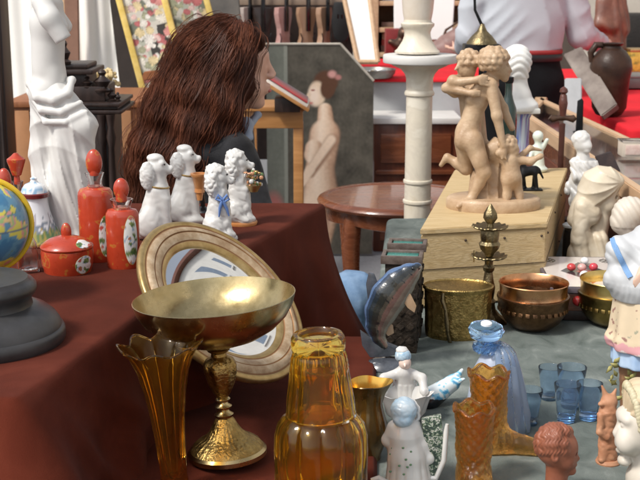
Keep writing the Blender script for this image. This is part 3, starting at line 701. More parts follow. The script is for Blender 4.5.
bowl = [(9, 346), (26, 343), (44, 337), (59, 328.5), (70, 318), (76.5, 307), (79, 298.5), (79.5, 296.5), (78.6, 296.2), (75.5, 306), (69, 316.5), (58, 326.5), (43, 334.5), (24, 340), (.3, 341.5)]
MB().lathe(F.prof(bowl), 128).build('bowl', BRASS, t)
# ------------------------------------------------------------------ amber trumpet vase
F = Fr(176, 494, z=ZL); t = thing('trumpet_vase', 'slender amber glass trumpet vase with frilled smoky lip', 'vase', F.p); t.rotation_euler = (0, R(-4.2), 0)
z0, z1 = F.z(497), F.z(346)
def ribs(r, z, a_, i):
    k = max(0, min(1, (z-z0)/(z1-z0))); 
    lob = math.cos(8*a_); w = k**5
    return r*(1-.13*(1-abs(math.cos(4*a_))**.7)*(1-.5*w)+.06*w*lob), z+w*.0042*math.cos(8*a_)
vout = [(17, 497), (18, 494), (17.5, 490), (14.5, 484), (13.2, 474), (14, 455), (15.2, 435), (17.5, 412), (20.5, 392), (25, 372), (30, 359), (35.5, 350.5), (39, 346.8), (40, 345.8)]
vin = [(39, 344.8), (35, 348.5), (29, 357), (23.5, 371), (19, 391), (16, 411), (13.6, 434), (12.2, 453), (11, 470), (6, 476), (.3, 477)]
MB().lathe(F.prof(vout+vin), 128, fn=ribs).build('body', AMBERV, t)
MB().lathe(F.prof([(38.4, 346.0), (40.4, 345.0), (40.2, 343.8), (38.4, 344.6)]), 128, fn=ribs, cap=False).build('lip', AMBERLIP, t)
# ------------------------------------------------------------------ amber carafe with its tumbler upside down on the neck
F = Fr(321, 506, z=ZL); t = thing('carafe', 'panelled amber glass carafe with rounded shoulders, cut by the lower photo edge', 'carafe', F.p)
def pan(n_, amp, ph=0): return lambda r, z, a_, i: (r*(1-amp*(1-abs(math.cos(n_*a_/2+ph))**.6)), z)
MB().lathe(F.prof([(40, 506), (45, 503), (46.5, 497), (46, 470), (46.8, 450), (46, 434), (43, 423), (37.5, 416), (28, 411), (18, 408), (15, 402), (14.5, 385), (15.5, 370), (13.5, 369), (12.3, 385), (12.5, 402), (16, 410), (27, 414.5), (35, 420), (40, 427), (42.5, 437), (43, 452), (42.5, 490), (36, 498), (.3, 498)]), 112, fn=lambda r, z, a_, i: pan(10, .10)(r, z, a_, i) if (r > 30*F.u) else (r, z)).build('body', AMBER, t)
F2 = Fr(319, 414, Y=F.p.y); F2.p = Vector((F.p.x, F.p.y, F.p.z+F.z(415)))
t = thing('tumbler', 'ringed amber glass tumbler upside down over the carafe neck', 'tumbler', F2.p); t.rotation_euler = (0, R(-2.2), 0)
MB().lathe(F2.prof([(35.2, 413), (35.6, 415), (35, 410), (33.8, 398), (31.5, 384), (30, 372), (29.4, 368), (29.8, 366), (28.8, 363.5), (29, 361), (28, 358.5), (28.2, 356), (27, 353), (26.2, 350), (27, 346.5), (27.3, 341), (26.4, 336.5), (24.2, 333.5), (20.5, 333), (19, 335), (18, 337.5), (.3, 338.5), (.3, 347), (20, 349), (24, 353), (26, 368), (28, 385), (30.5, 399), (32.5, 413)]), 112, fn=lambda r, z, a_, i: (r*(1-.06*(1-abs(math.cos(6*a_))**.6)) if 1 < i < 6 or i > 22 else r, z)).build('body', AMBER, t)
# ------------------------------------------------------------------ dark amber lustre jug
F = Fr(366, 459, z=ZG); u = F.u; t = thing('lustre_jug', 'small dark brown lustre jug with golden inside, behind the amber carafe', 'jug', F.p)
LUST = M('brown_lustre', (.055, .030, .008), rough=.16, col2=(.17, .10, .025), scale=24, metal=.55, coat=.5)
LUSTIN = M('gold_lustre', (.60, .34, .06), rough=.22, metal=.8, col2=(.72, .46, .12), scale=20)
def spout(r, z, a_, i):
    k = max(0, (z-F.z(405))/(F.z(384)-F.z(405))); k = min(1, k); w = math.exp(-((a_-.25)/.42)**2)+math.exp(-((a_-.25-2*math.pi)/.42)**2)
    return r*(1+.42*k*w), z+.0035*k*w-.002*k*math.cos(2*a_)
MB().lathe(F.prof([(.3, 459), (13, 459), (15, 457), (15, 453), (18, 446), (21.5, 434), (21, 422), (17.5, 411), (15.5, 403), (16, 394), (18.5, 386), (19.5, 383.5), (19, 382.8)]), 72, fn=spout, cap=False).build('body', LUST, t)
MB().lathe(F.prof([(19.0, 382.9), (17.8, 386.5), (15, 395), (14.4, 403), (16, 411), (19, 425), (17, 440), (.3, 447)]), 72, fn=spout, cap=False).build('lining', LUSTIN, t)
hx = [F.L(352, 392), F.L(343, 391), F.L(337, 401), F.L(338, 418), F.L(346, 430)]
MB().tube(hx, [.003, .0035, .0035, .003, .0025], 10).build('handle', LUST, t)
# ================================================================== ON THE GREEN CLOTH
# ------------------------------------------------------------------ girl with tub, girl with basket
SKINP = M('painted_skin_glaze', (.68, .50, .42), rough=.35, col2=(.74, .60, .53), scale=40, coat=.3)
F = Fr(402, 416, z=ZG); g = Fig(F); u = F.u
t = thing('porcelain_figurine', 'white porcelain girl in blue cap bending over an open white tub', 'figurine', F.p)
f = uni([g.c((405, 412, 10), (405, 385, 8), 16, 11), g.c((405, 385, 8), (404, 372, 0), 11, 8), g.c((396, 374, 0), (384, 378, -4), 5, 4.4), g.c((384, 378, -4), (383, 391, -12), 4.4, 3.6), g.c((413, 374, 0), (422, 378, -3), 5, 4.4), g.c((422, 378, -3), (424, 390, -12), 4.4, 3.6),
         g.e(383, 393, -13, 3.5), g.e(424, 392, -13, 3.5), g.c((404, 372, 0), (404, 366, -2), 4)], 3*u)
f = disp(f, lambda P: -u*.7*np.abs(np.sin((P[:, 0]/u)*.55))*(P[:, 2] < F.z(384)))
g.mesh('body', f, (374, 356, 434, 420, 34), .8, PORC, t)
g.mesh('face', uni([g.e(405, 363, -3, 6.2, 6, 7), g.c((405, 365, -9), (405, 366.5, -10.5), 1.2, 1)], 1.5*u), (394, 352, 416, 374, 16), .6, SKINP, t)
cap_ = g.mesh('cap', disp(cut(g.e(403, 355.5, 0, 8, 8, 7), g.b(408, 366, -9, 9, 7, 5)), curls(u, .9, .5)), (392, 342, 416, 366, 14), .6, BLUEPAINT, t)
g.mesh('cap_top', disp(g.e(402, 350.5, 1, 6, 6.5, 4), curls(u, .8, .7)), (392, 342, 412, 358, 12), .6, PORC, cap_)
def tub(r, z, a_, i): return r*(1+.07*math.cos(7*a_)*(i > 1)), z+(.0022*math.cos(7*a_) if 2 < i < 7 else 0)
c0 = g.p(405, 415, -16)
MB().lathe([(.3*u, 0), (17*u, 0), (19*u, 3*u), (22*u, 14*u), (25*u, 21*u), (26.5*u, 23.5*u), (25*u, 23.5*u), (22*u, 20*u), (18*u, 8*u), (.3*u, 6*u)], 84, fn=tub, xf=Matrix.Translation(c0), sy=.72).build('tub', PORC, t)
F = Fr(410, 486, z=ZG); g = Fig(F); u = F.u
t = thing('porcelain_figurine', 'white porcelain girl with blue cap seen from behind, green basket at her side', 'figurine', F.p)
f = uni([g.c((409, 486, 0), (407, 455, 0), 24, 18), g.c((407, 455, 0), (404, 434, 0), 19, 15), g.c((404, 434, 0), (404, 427, 0), 15, 11), g.c((394, 427, 0), (388, 440, 2), 7, 6), g.c((388, 440, 2), (396, 452, 12), 6, 4.5), g.c((414, 426, 0), (423, 444, 0), 7, 6), g.c((423, 444, 0), (429, 456, -2), 5.5, 4.2), g.e(430, 459, -3, 4, 3.6, 4.4), g.c((404, 424, 0), (404, 416, 0), 5)], 4*u)
f = disp(f, lambda P: -u*.9*np.abs(np.sin(np.arctan2(P[:, 1], P[:, 0]+3*u)*7))*np.clip((F.z(448)-P[:, 2])/(20*u), 0, 1))
g.mesh('dress', f, (378, 408, 440, 490, 28), .8, PORC, t)
g.mesh('head', uni([g.e(405, 412, 0, 10, 10, 11), g.c((407, 410, 9), (407, 412, 11), 1.5, 1)], 2*u), (392, 396, 420, 422, 15), .7, SKINP, t)
g.mesh('cap', disp(cut(uni([g.e(404, 410, -1, 13, 13, 13), g.e(403, 420, -7, 10, 8, 7)], 2*u), g.b(408, 416, 12, 12, 8, 9)), curls(u, .55, .7)), (386, 392, 422, 430, 20), .7, BLUEPAINT, t)
m = MB(); cc = Vector(g.p(407, 413, 3)); m.tube([cc+Vector((11.5*u*math.sin(a*math.pi/16)*(1+.07*math.cos(5*a*math.pi/8)), 6*u*math.cos(a*math.pi/16), 12.5*u*math.cos(a*math.pi/16))) for a in range(32)], 2.0*u, 8, closed=True); m.build('brim', PORC, t)
BASK = M('green_black_lattice_glaze', (.04, .07, .05), rough=.35, ramp=[(.40, (.03, .05, .04)), (.50, (.13, .19, .12)), (.58, (.62, .60, .55)), (.64, (.05, .09, .06))], scale=190, coat=.4, bump=.6, bscale=400, detail=2)
m = MB()
m.prism([(v[0], v[2]) for v in [g.p(421, 418), g.p(441, 414), g.p(443, 440), g.p(438, 474), g.p(420, 476), g.p(424, 444)]], -5*u, 3*u, bev=1.2*u); m.build('basket', BASK, t)
m = MB()
m.tube([g.p(416, 478, -5), g.p(436, 478, -5), g.p(444, 460, -5), g.p(446, 432, -4), g.p(447, 424, -4)], [2.5*u, 3*u, 2.8*u, 2.6*u, 1.6*u], 10)
m.tube([g.p(390, 484, -8), g.p(378, 478, -10), g.p(371, 480, -10)], [3*u, 3*u, 2*u], 10); m.build('scrolls', PORC, t)
m = MB()
rr = random.Random(9)
for k in range(16):
    a = rr.uniform(3.6, 5.6); y = rr.uniform(430, 478); r = 12+(y-430)/50*12
    m.sphere(g.p(406+r*1.02*math.cos(a)*.95, y, r*1.02*math.sin(a)), (1.4*u, .8*u, 1.1*u), 8, 6)
m.build('leaf_sprigs', M('green_sprig_glaze', (.12, .24, .12), rough=.3, coat=.4), t)

# ------------------------------------------------------------------ blue and white fish dish
F = Fr(441, 405, z=ZG); g = Fig(F); u = F.u
t = thing('fish_dish', 'pale blue and white glazed fish dish with black underside lying on the green cloth', 'dish', F.p)
fsh = uni([g.c((428, 400, 0), (452, 383, 4), 12, 8), g.c((452, 383, 4), (462, 370, 8), 6, 1.8), g.c((452, 384, 2), (464, 379, -4), 4, 1.5), g.c((421, 402, 0), (418, 404, 0), 6, 4)], 5*u)
def fcol(V):
    n = nz3(V/u, .35, 2)+.6*nz3(V/u, .9, 5); c = np.zeros((len(V), 3)); c[:] = (.66, .73, .76)
    c[n > .2] = (.22, .50, .66); c[n > .62] = (.07, .28, .50); c[V[:, 2] < F.z(397)-V[:, 0]*.15] = (.012, .012, .016); return c
g.mesh('body', fsh, (408, 362, 472, 412, 20), .8, VCGLOSS, t, colfn=fcol)

# ------------------------------------------------------------------ figural blue bottle
F = Fr(495, 429, z=ZG); g = Fig(F); u = F.u
t = thing('figural_bottle', 'frosted blue glass bottle shaped like a cloaked lady with flower stopper', 'bottle', F.p)
def drape(r, z, a_, i):
    k = max(0, min(1, 1-z/F.z(352))); return r*(1+.075*k*math.cos(7*a_+.6)+.04*k*math.cos(3*a_)), z
MB().lathe(F.prof([(26, 431), (30, 430), (31.5, 424), (30, 405), (27, 385), (23, 368), (17, 356), (10, 350), (9, 347), (8, 347), (8, 351), (15, 358), (20, 370), (24, 386), (27, 406), (28, 423), (.3, 427)]), 96, fn=drape, sy=.75).build('body', BLUEFROST, t)
g.mesh('cloak', disp(cut(cut(uni([g.c((496, 362, 0), (502, 424, 0), 21, 28), g.c((511, 366, -6), (522, 414, -10), 6, 7)], 6*u), uni([g.c((496, 362, 0), (500, 426, 0), 18.5, 25.5)], 0)), uni([g.b(474, 400, -10, 24, 40, 44, 0, RY(-10))], 0), 2*u), lambda P: -u*.8*np.sin(np.arctan2(P[:, 1], P[:, 0])*14)), (465, 335, 548, 432, 44), 1.1, BLUEMID, t)
MB().lathe(F.prof([(9, 352), (13.5, 350), (14.5, 346.5), (13.5, 343), (9.5, 341.5), (9, 340), (5, 340), (5, 350)]), 48, xf=Matrix.Translation((g.p(487, 346)[0], 0, 0))).build('collar', BLUEDEEP, t)
m = MB(); sc = Vector(g.p(486, 331))
st = MB().lathe([(4*u, -10*u), (9*u, -8*u), (15.5*u, -4*u), (17*u, 1*u), (15*u, 5*u), (8*u, 7*u), (.3*u, 7.4*u)], 72, fn=lambda r, z, a_, i: (r*(1+.13*abs(math.cos(2.5*a_))**.5-.06), z), xf=Matrix.Translation(sc) @ Matrix.Rotation(R(9), 4, 'X')).build('stopper', BLUEDEEP, t)
MB().lathe([(5.6*u, 7*u), (5.4*u, 9*u), (4*u, 10*u), (.2*u, 10.3*u)], 28, xf=Matrix.Translation(sc) @ Matrix.Rotation(R(9), 4, 'X')).build('stopper_centre', M('white_enamel', (.8, .82, .84), rough=.3), st)

# ------------------------------------------------------------------ pressed amber glass boots
def boot(F, label, rz, k=1.0):
    t = thing('glass_boot', label, 'boot', F.p, rz, 'pressed amber glass boots'); s = k
    hgt = .122*s
    sh = uni([cone((0, 0, .018*s), (-.002*s, 0, .06*s), .0225*s, .0245*s), cone((-.002*s, 0, .06*s), (-.004*s, 0, hgt+.02*s), .0245*s, .031*s)], .01*s)
    foot = uni([ell((.004*s, 0, .018*s), (.028*s, .021*s, .020*s)), cone((.02*s, 0, .016*s), (.07*s, 0, .011*s), .0185*s, .0125*s), rbox((-.014*s, 0, .008*s), (.012*s, .015*s, .012*s), .004*s)], .014*s)
    f = uni([sh, foot], .016*s)
    f = disp(f, lambda P: -.0011*s*np.cos(P[:, 2]/s*380)*np.cos(np.arctan2(P[:, 1], P[:, 0]+.001)*11)*(P[:, 2] > .035*s)-.0008*s*np.cos(P[:, 0]/s*420)*np.cos(P[:, 1]/s*420)*(P[:, 2] <= .035*s))
    f = cut(f, lambda P: -(P[:, 2]-hgt-.0035*s*np.cos(np.arctan2(P[:, 1], P[:, 0])*6)), .002*s)
    f = cut(f, lambda P: np.maximum(-P[:, 2], -1), 0) if False else f
    f = cut(f, cone((-.004*s, 0, .022*s), (-.004*s, 0, hgt+.03*s), .0165*s, .0275*s), .003*s)
    f = cut(f, lambda P: P[:, 2]-.001*s, .002*s)
    sdf('body', f, (-.045*s, -.04*s, -.003*s), (.095*s, .04*s, hgt+.008*s), .0013*s, AMBERTEX, t, smooth_it=0)
    ln = MB()
    ln.tube([(-.004*s+.0298*s*math.cos(a*math.pi/36), .0298*s*math.sin(a*math.pi/36), hgt-.001*s+.0035*s*math.cos(a*math.pi/6)) for a in range(72)], .0021*s, 8, closed=True)
    ln.build('rim', AMBERTEX, t)
boot(Fr(489, 450, z=ZG), 'amber glass boot standing behind its twin, toe pointing right', R(-14), 1.02)
boot(Fr(473, 487, z=ZG), 'amber glass boot in front of its twin, toe turned towards the viewer', R(-82), .96)

# ------------------------------------------------------------------ little blue glasses
def shot(F, label, first=None, s=1.0):
    if first is None:
        t = thing('shot_glass', label, 'glass', F.p, 0, 'small pale blue drinking glasses')
        MB().lathe([(.0140, .0), (.0152, .0008), (.0158, .004), (.0165, .012), (.0185, .03), (.0212, .052), (.0235, .068), (.0232, .0688), (.0225, .068), (.0202, .052), (.0176, .03), (.0150, .0135), (.008, .0105), (.0003, .0100)], 64, fn=lambda r, z, a_, i: (r*(1-.03*(1-abs(math.cos(3*a_))**.5)*(z < .05)), z)).build('body', BLUEGL, t)
        MB().lathe([(.0135, -.0002), (.0148, .0), (.0155, .0035), (.0150, .0068), (.0003, .0072)], 48).build('base', BLUEDEEP, t)
    else:
        t = copy_tree(first); t['label'] = label; t.location = F.p
    t.scale = (s, s, s); return t
s0 = shot(Fr(549, 400, z=ZG), 'pale blue glass standing farthest back, left of the others at the rear', s=.86)
shot(Fr(570, 408, z=ZG), 'pale blue glass behind the front one, widest of the cluster', s0, 1.05)
shot(Fr(566, 421, z=ZG), 'pale blue glass in front of the cluster, just above the terracotta head', s0, .92)
shot(Fr(588, 419, z=ZG), 'pale blue glass on the right of the cluster, nearest the terracotta faun', s0, .90)
shot(Fr(529, 424, z=ZG), 'pale blue glass next to the blue lady bottle above the boot toe', s0, .86)

# ------------------------------------------------------------------ terracotta child's head
F = Fr(557, 502, z=ZG); g = Fig(F); u = F.u
t = thing('terracotta_bust', 'brown terracotta head of a small child facing right, at the lower photo edge', 'bust', F.p)
f = uni([g.e(556, 446, 0, 20.5, 19.5, 20.5), g.e(563, 459, 0, 13, 14, 13)], 8*u)
f = uni([f, g.e(568, 447, 0, 9, 13, 11), g.c((574.5, 455, 0), (577.5, 458.5, 0), 1.8, 2.2), g.e(573.5, 464.5, 0, 3.4, 4.5, 2), g.e(571, 470.5, 0, 5, 6, 4.4), g.e(566, 461, -9, 7, 6, 7.5), g.e(566, 461, 9, 7, 6, 7.5)], 3.5*u)
f = cut(f, g.e(575, 453.5, -7, 2.4, 3.4, 2), 2*u); f = cut(f, g.e(575, 453.5, 7, 2.4, 3.4, 2), 2*u); f = cut(f, g.c((577, 467, -5), (577, 467, 5), .8), .8*u)
f = uni([f, cut(g.e(555, 457, -18, 4, 3.4, 6.4), g.e(556, 457, -21.5, 2, 1.8, 4), 1*u), g.e(555, 457, 18, 4, 3.4, 6.4)], 1.2*u)
lk = [g.e(556+16.6*math.cos(a_)*math.cos(e_), 444-16.4*math.sin(e_), 16.6*math.sin(a_)*math.cos(e_), 6.0) for e_, n_ in ((-.35, 13), (.05, 13), (.45, 11), (.85, 8), (1.25, 5)) for k_ in range(n_) for a_ in (2*math.pi*(k_+.5*(n_ % 2))/n_+e_,) if not (math.cos(a_) > .55 and e_ < .5)]
f = uni([f, disp(uni(lk, 2.6*u), lambda P: -u*.75*np.abs(np.sin(P[:, 0]/u*.9+1.4*np.sin(P[:, 2]/u*.5+P[:, 1]/u*.4))))], 1.6*u)
f = uni([f, g.c((557, 468, 0), (556, 490, 0), 11, 11), g.c((556, 490, 0), (556, 502, 0), 12, 19)], 4*u)
g.mesh('head', f, (528, 420, 588, 503, 28), .75, TERRA, t, smooth_it=0)
# terracotta faun
F = Fr(608, 462, z=ZG); g = Fig(F); u = F.u
t = thing('terracotta_faun', 'small light terracotta faun figure with pointed ear beside the tall doll', 'figurine', F.p)
f = uni([g.c((608, 455, 0), (607, 430, 0), 9, 8), g.c((607, 430, 0), (608, 412, 0), 8.5, 9), g.e(609, 402, 0, 8.5, 8, 8), g.c((606, 396, 0), (602, 386, 0), 3.2, 1.0), g.c((613, 396, 3), (616, 389, 4), 3, 1), g.c((601, 415, -6), (600, 432, -8), 3.4, 3), g.c((600, 432, -8), (607, 438, -9), 3, 2.6), g.c((604, 445, -4), (602, 459, -6), 5, 4), g.e(601, 404, -4, 3, 3, 2.4), g.c((612, 408, -6), (616, 413, -7), 2, 1.4)], 3*u)
f = disp(f, lambda P: -u*.8*np.abs(nz3(P/u, .5, 1))*(P[:, 2] < F.z(410)))
g.mesh('body', f, (590, 380, 622, 462, 18), .75, TERRAL, t, smooth_it=0)
MB().lathe([(12*u, -1*u), (12.5*u, 1*u), (11*u, 4*u), (.3*u, 4.4*u)], 36).build('base', TERRAL, t)
# pale bisque baby head, bottom right
F = Fr(648, 492, z=ZG); g = Fig(F); u = F.u
t = thing('bisque_bust', 'pale bisque bust of a baby in a ruffled bonnet facing left, lower right corner', 'bust', F.p)
f = uni([g.e(646, 422, 0, 26, 25, 28), g.e(632, 436, 0, 16, 19, 20), g.e(624, 440, -10, 8, 8, 10), g.e(624, 440, 10, 8, 8, 10)], 7*u)
f = uni([f, g.e(625, 416, 0, 8, 17, 8), g.c((620.5, 424, 0), (616.5, 432.5, 0), 2.6, 3.8), g.e(619.5, 444.5, 0, 3.6, 7, 2.4), g.e(620, 450, 0, 4, 6, 3), g.e(624.5, 460, 0, 7, 8, 6), g.e(627, 444, -13, 9, 8, 10)], 4*u)
f = cut(f, g.e(621.5, 425, -8.5, 3, 4.6, 3), 2.5*u); f = cut(f, g.e(621.5, 425, 8.5, 3, 4.6, 3), 2.5*u); f = cut(f, g.c((616, 447.3, -7), (616, 447.3, 7), .9), .9*u)
f = uni([f, g.e(622.8, 425, -8.5, 2.2, 3, 2), g.c((646, 455, 0), (646, 476, 0), 14, 14), g.c((646, 478, 0), (648, 492, 0), 20, 26)], 3*u)
g.mesh('head', f, (606, 385, 682, 494, 36), .9, BISQUEW, t, smooth_it=0)
bon = disp(cut(uni([g.e(652, 416, 0, 27, 28, 30), g.e(640, 396, 0, 14, 24, 16)], 8*u), g.b(612, 440, 0, 20, 40, 34, 4, RY(20)), 2*u), lambda P: -u*1.5*np.abs(np.sin(np.arctan2(P[:, 1], P[:, 2]-F.z(420))*9+P[:, 0]/u*.1)))
g.mesh('bonnet', bon, (612, 372, 690, 452, 36), 1.0, BISQUE, t, smooth_it=0)
m = MB(); ce = Vector(g.p(629, 412)); rr = random.Random(6)
for k in range(34):
    a = -1.9+3.8*k/33; p_ = ce+Vector((-math.cos(a)*3*u+(abs(a)*3)*u, math.sin(a)*26*u, math.cos(a)*27*u)); m.sphere(p_, (rr.uniform(3, 4.4)*u, rr.uniform(2.4, 3.4)*u, rr.uniform(3.6, 5.2)*u), 10, 7)
m.build('ruffle', M('yellowed_bisque', (.44, .38, .22), rough=.5, col2=(.58, .52, .38), scale=50), t)

# ------------------------------------------------------------------ tall bisque lady at the right edge
F = Fr(646, 432, z=ZG); g = Fig(F); u = F.u
t = thing('bisque_lady', 'tall painted bisque lady in white blouse with blue sash and cream flowered skirt', 'figurine', F.p)
body = uni([g.e(684, 186, 0, 18, 17, 22), g.c((680, 200, 0), (672, 236, 0), 9, 11), g.c((672, 236, 0), (652, 268, 0), 11, 18), g.c((652, 264, 0), (646, 290, 0), 22, 22), g.c((646, 262, -20), (640, 280, -33), 6, 5), g.e(638, 285, -36, 6, 4.4, 6.5), g.c((672, 246, 0), (690, 300, -6), 10, 7), g.c((636, 360, -2), (634, 424, -2), 11, 8), g.c((658, 360, 2), (658, 424, 2), 11, 8), g.e(632, 427, -8, 8, 12, 5), g.e(656, 427, -4, 8, 12, 5)], 5*u)
SKB = M('bisque_skin', (.60, .38, .28), rough=.5, col2=(.66, .45, .35), scale=20)
g.mesh('body', body, (598, 160, 704, 434, 34), 1.5, SKB, t)
blo = disp(uni([g.c((652, 252, 0), (642, 280, -2), 27, 32), g.e(623, 252, -5, 16, 16, 16), g.e(672, 246, 0, 18, 17, 17), g.e(640, 283, -4, 33, 26, 9), g.e(622, 276, -10, 16, 15, 11)], 6*u), lambda P: -u*1.7*np.abs(np.sin(P[:, 0]/u*.20+P[:, 2]/u*.14+np.sin(P[:, 2]/u*.1)))-u*.5*np.abs(np.sin(P[:, 0]/u*.7))*(P[:, 2] < F.z(278)))
g.mesh('blouse', cut(blo, g.c((676, 206, -2), (672, 236, -2), 13), 2*u), (596, 218, 694, 298, 36), 1.3, M('white_bisque', (.50, .51, .52), rough=.45, var=.03, coat=.15), t)
pts = []
sp = [(612, 238), (614, 245), (618, 254), (622, 262), (626, 270), (630, 277)]
def project(f, P0, dirv, n=400, step=.5):
    P = np.array([P0], float); d = np.array(dirv)
    for _ in range(n):
        v = f(P)[0]
        if v < 0: break
        P = P+d*max(v*.2, .02*u)
    return P[0]
for i in range(21):
    k = i/20*(len(sp)-1); a = int(min(k, len(sp)-2)); q = (lerp(sp[a][0], sp[a+1][0], k-a), lerp(sp[a][1], sp[a+1][1], k-a))
    P_ = project(blo, g.p(q[0], q[1], -70), tuple((Vector(g.p(q[0], q[1], 0))-Vector(g.p(q[0], q[1], -70))).normalized()))
    if abs(P_[1]) < 60*u: pts.append(Vector(P_)+Vector((0, -.0022, 0)))

m = MB()
for w in (-1.7, -.6, .6, 1.7): m.tube([p+Vector((w*u*.9, 0, w*u*.45)) for p in pts], 1.0*u, 6)
m.build('sash', M('pale_blue_bisque', (.18, .32, .55), rough=.5, var=.15, scale=60), t)
skirt = uni([g.c((648, 288, 0), (652, 340, 0), 32, 42), g.e(652, 338, 0, 44, 34, 8)], 6*u)
skirt = disp(skirt, lambda P: -u*1.7*np.sin(np.arctan2(P[:, 1], P[:, 0]-4*u)*11)*np.clip((F.z(285)-P[:, 2])/(40*u), 0, 1))
def skcol(V):
    c = np.zeros((len(V), 3)); c[:] = (.64, .52, .36); n = nz3(V/u, .62, 1.2)*nz3(V/u, .55, 4.4)
    c[n > .33] = (.30, .16, .13); c[n < -.42] = (.34, .33, .24); z = V[:, 2]; lo = F.z(344)+1.5*u*np.sin(V[:, 0]/u*.5)
    c[z < lo+7*u] = (.66, .34, .36); c[z < lo-1*u] = (.70, .62, .60); return c
g.mesh('skirt', cut(skirt, lambda P: P[:, 2]-F.z(346), 1*u), (602, 282, 704, 352, 44), 1.3, VC, t, colfn=skcol)
under = disp(uni([g.c((650, 340, 0), (650, 358, 0), 36, 37)], 0), lambda P: -u*1.2*np.sin(np.arctan2(P[:, 1], P[:, 0])*16))
g.mesh('underskirt', cut(under, lambda P: P[:, 2]-F.z(362), 1*u), (606, 336, 694, 366, 42), 1.3, M('blue_underskirt', (.30, .44, .66), rough=.5, col2=(.46, .58, .74), scale=30), t)
stump = disp(uni([g.c((638, 432, 8), (634, 368, 8), 17, 14), g.e(646, 431, 0, 30, 24, 6)], 5*u), lambda P: -u*1.3*np.abs(nz3(P/u, .3, 3)))
g.mesh('stump', stump, (608, 358, 684, 438, 30), 1.2, M('brown_bisque', (.20, .09, .05), rough=.5, col2=(.33, .18, .09), scale=40), t)
m = MB(); rr = random.Random(11)
for k in range(24):
    b = Vector(g.p(rr.uniform(611, 640), rr.uniform(362, 420), -14+rr.uniform(-6, 2))); L = rr.uniform(8, 15)*u; a = rr.uniform(-1.2, 1.2)
    d = Vector((math.sin(a), -.35, math.cos(a)*rr.choice((1, 1, -.6)))).normalized(); w = d.cross(Vector((0, 1, 0))).normalized()*L*.22
    q = [b, b+d*L*.4+w, b+d*L*.45+Vector((0, -.1*L, 0)), b+d*L*.4-w, b+d*L]
    m.add([q[0], q[1], q[2], q[3], q[4]], [(0, 1, 2), (0, 2, 3), (1, 4, 2), (2, 4, 3)])
lf = m.build('leaves', M('olive_leaf_glaze', (.26, .24, .07), rough=.45, col2=(.40, .36, .14), scale=60), t)
so_ = lf.modifiers.new('thick', 'SOLIDIFY'); so_.thickness = .0012

# ------------------------------------------------------------------ trout vase
F = Fr(386, 368, z=ZG); g = Fig(F); u = F.u
t = thing('trout_vase', 'glazed leaping trout vase with dark back, painted-in blue rim light and pink belly', 'vase', F.p)
spine = [(417, 268, 0, 5.5), (409, 274, 0, 11), (399, 283, 0, 16), (389, 296, 0, 18.5), (381, 311, 0, 16.5), (377, 325, 0, 11.5), (378, 337, 0, 7), (384, 345, 0, 5)]
f = uni(chain([g.p(x, y, d) for x, y, d, r in spine], [r*u for *_, r in spine]), 2*u)
def fly(P): Q = P.copy(); Q[:, 1] = Q[:, 1]*1.35; return Q
f = cut(f, g.c((425, 267, -20), (411, 272.5, 20), .9), .8*u)
f2 = lambda P: f(fly(P))*.75
def trcol(V):
    x, z = V[:, 0]/u, V[:, 2]/u
    S = np.array([[g.p(a, b)[0]/u, g.p(a, b)[2]/u] for a, b, *_ in spine]); best = np.full(len(V), 1e9); side = np.zeros(len(V))
    for i in range(len(S)-1):
        a, b = S[i], S[i+1]; ab = b-a; tt = np.clip(((x-a[0])*ab[0]+(z-a[1])*ab[1])/(ab@ab), 0, 1)
        dx, dz = x-a[0]-tt*ab[0], z-a[1]-tt*ab[1]; d = np.hypot(dx, dz); sg = np.where(ab[0]*dz-ab[1]*dx > 0, -1, 1)*d; rr_ = lerp(spine[i][3], spine[i+1][3], tt)
        m_ = d < best; best[m_] = d[m_]; side[m_] = (sg/rr_)[m_]
    n = nz3(V/u, .8, 2); c = np.zeros((len(V), 3)); c[:] = (.035, .038, .034)
    c[side > .93] = (.14, .23, .42); c[(side <= .93) & (side > .78)] = (.045, .07, .12); c[(side <= .78) & (side > .55)] = (.03, .04, .05); c[(side < .16)] = (.10, .085, .065); c[(side < -.05)] = (.24, .13, .105); c[(side < -.35)] = (.30, .22, .17); c[side < -.68] = (.36, .33, .27)  # blue edge is rim light put into the colour of the dark back
    c[(n > .55) & (side < .5) & (side > -.1)] = (.03, .03, .03); return c*.95*.72
g.mesh('body', f2, (352, 254, 432, 360, 20), .9, VCFISH, t, colfn=trcol)
FIN = M('amber_fin_glaze', (.36, .22, .12), rough=.2, col2=(.50, .36, .24), scale=40, coat=.6)
DKFIN = M('dark_fin_glaze', (.035, .04, .05), rough=.18, col2=(.10, .11, .13), scale=40, coat=.6)
def fin(name, pts, mat, d0=-1.6, d1=1.6, dy=0): MB().prism([(g.p(x, y)[0], g.p(x, y)[2]) for x, y in pts], (d0+dy)*u, (d1+dy)*u, bev=.9*u).build(name, mat, t)
fin('dorsal_fin', [(368, 300), (366, 284), (369, 272), (374, 273), (378, 283), (380, 292)], DKFIN)
fin('belly_fin', [(402, 288), (410, 292), (416, 304), (414, 311), (407, 306), (400, 296)], FIN, dy=-6)
fin('rear_fin', [(386, 322), (393, 325), (394, 333), (388, 336), (383, 330)], FIN)
fin('tail_fin', [(372, 338), (378, 332), (388, 342), (400, 347), (402, 353), (388, 356), (370, 357), (362, 345), (360, 330), (366, 334)], DKFIN, -2.4, 2.4)
MB().sphere(g.p(413, 268.5, -6.2), 1.6*u, 12, 8).build('eye', BLACKGLZ, t)
m = MB(); m.lathe([(22*u, -1*u), (24*u, 1*u), (21*u, 6*u), (12*u, 10*u), (.3*u, 11*u)], 40, sy=.7); m.build('foot', DKFIN, t)
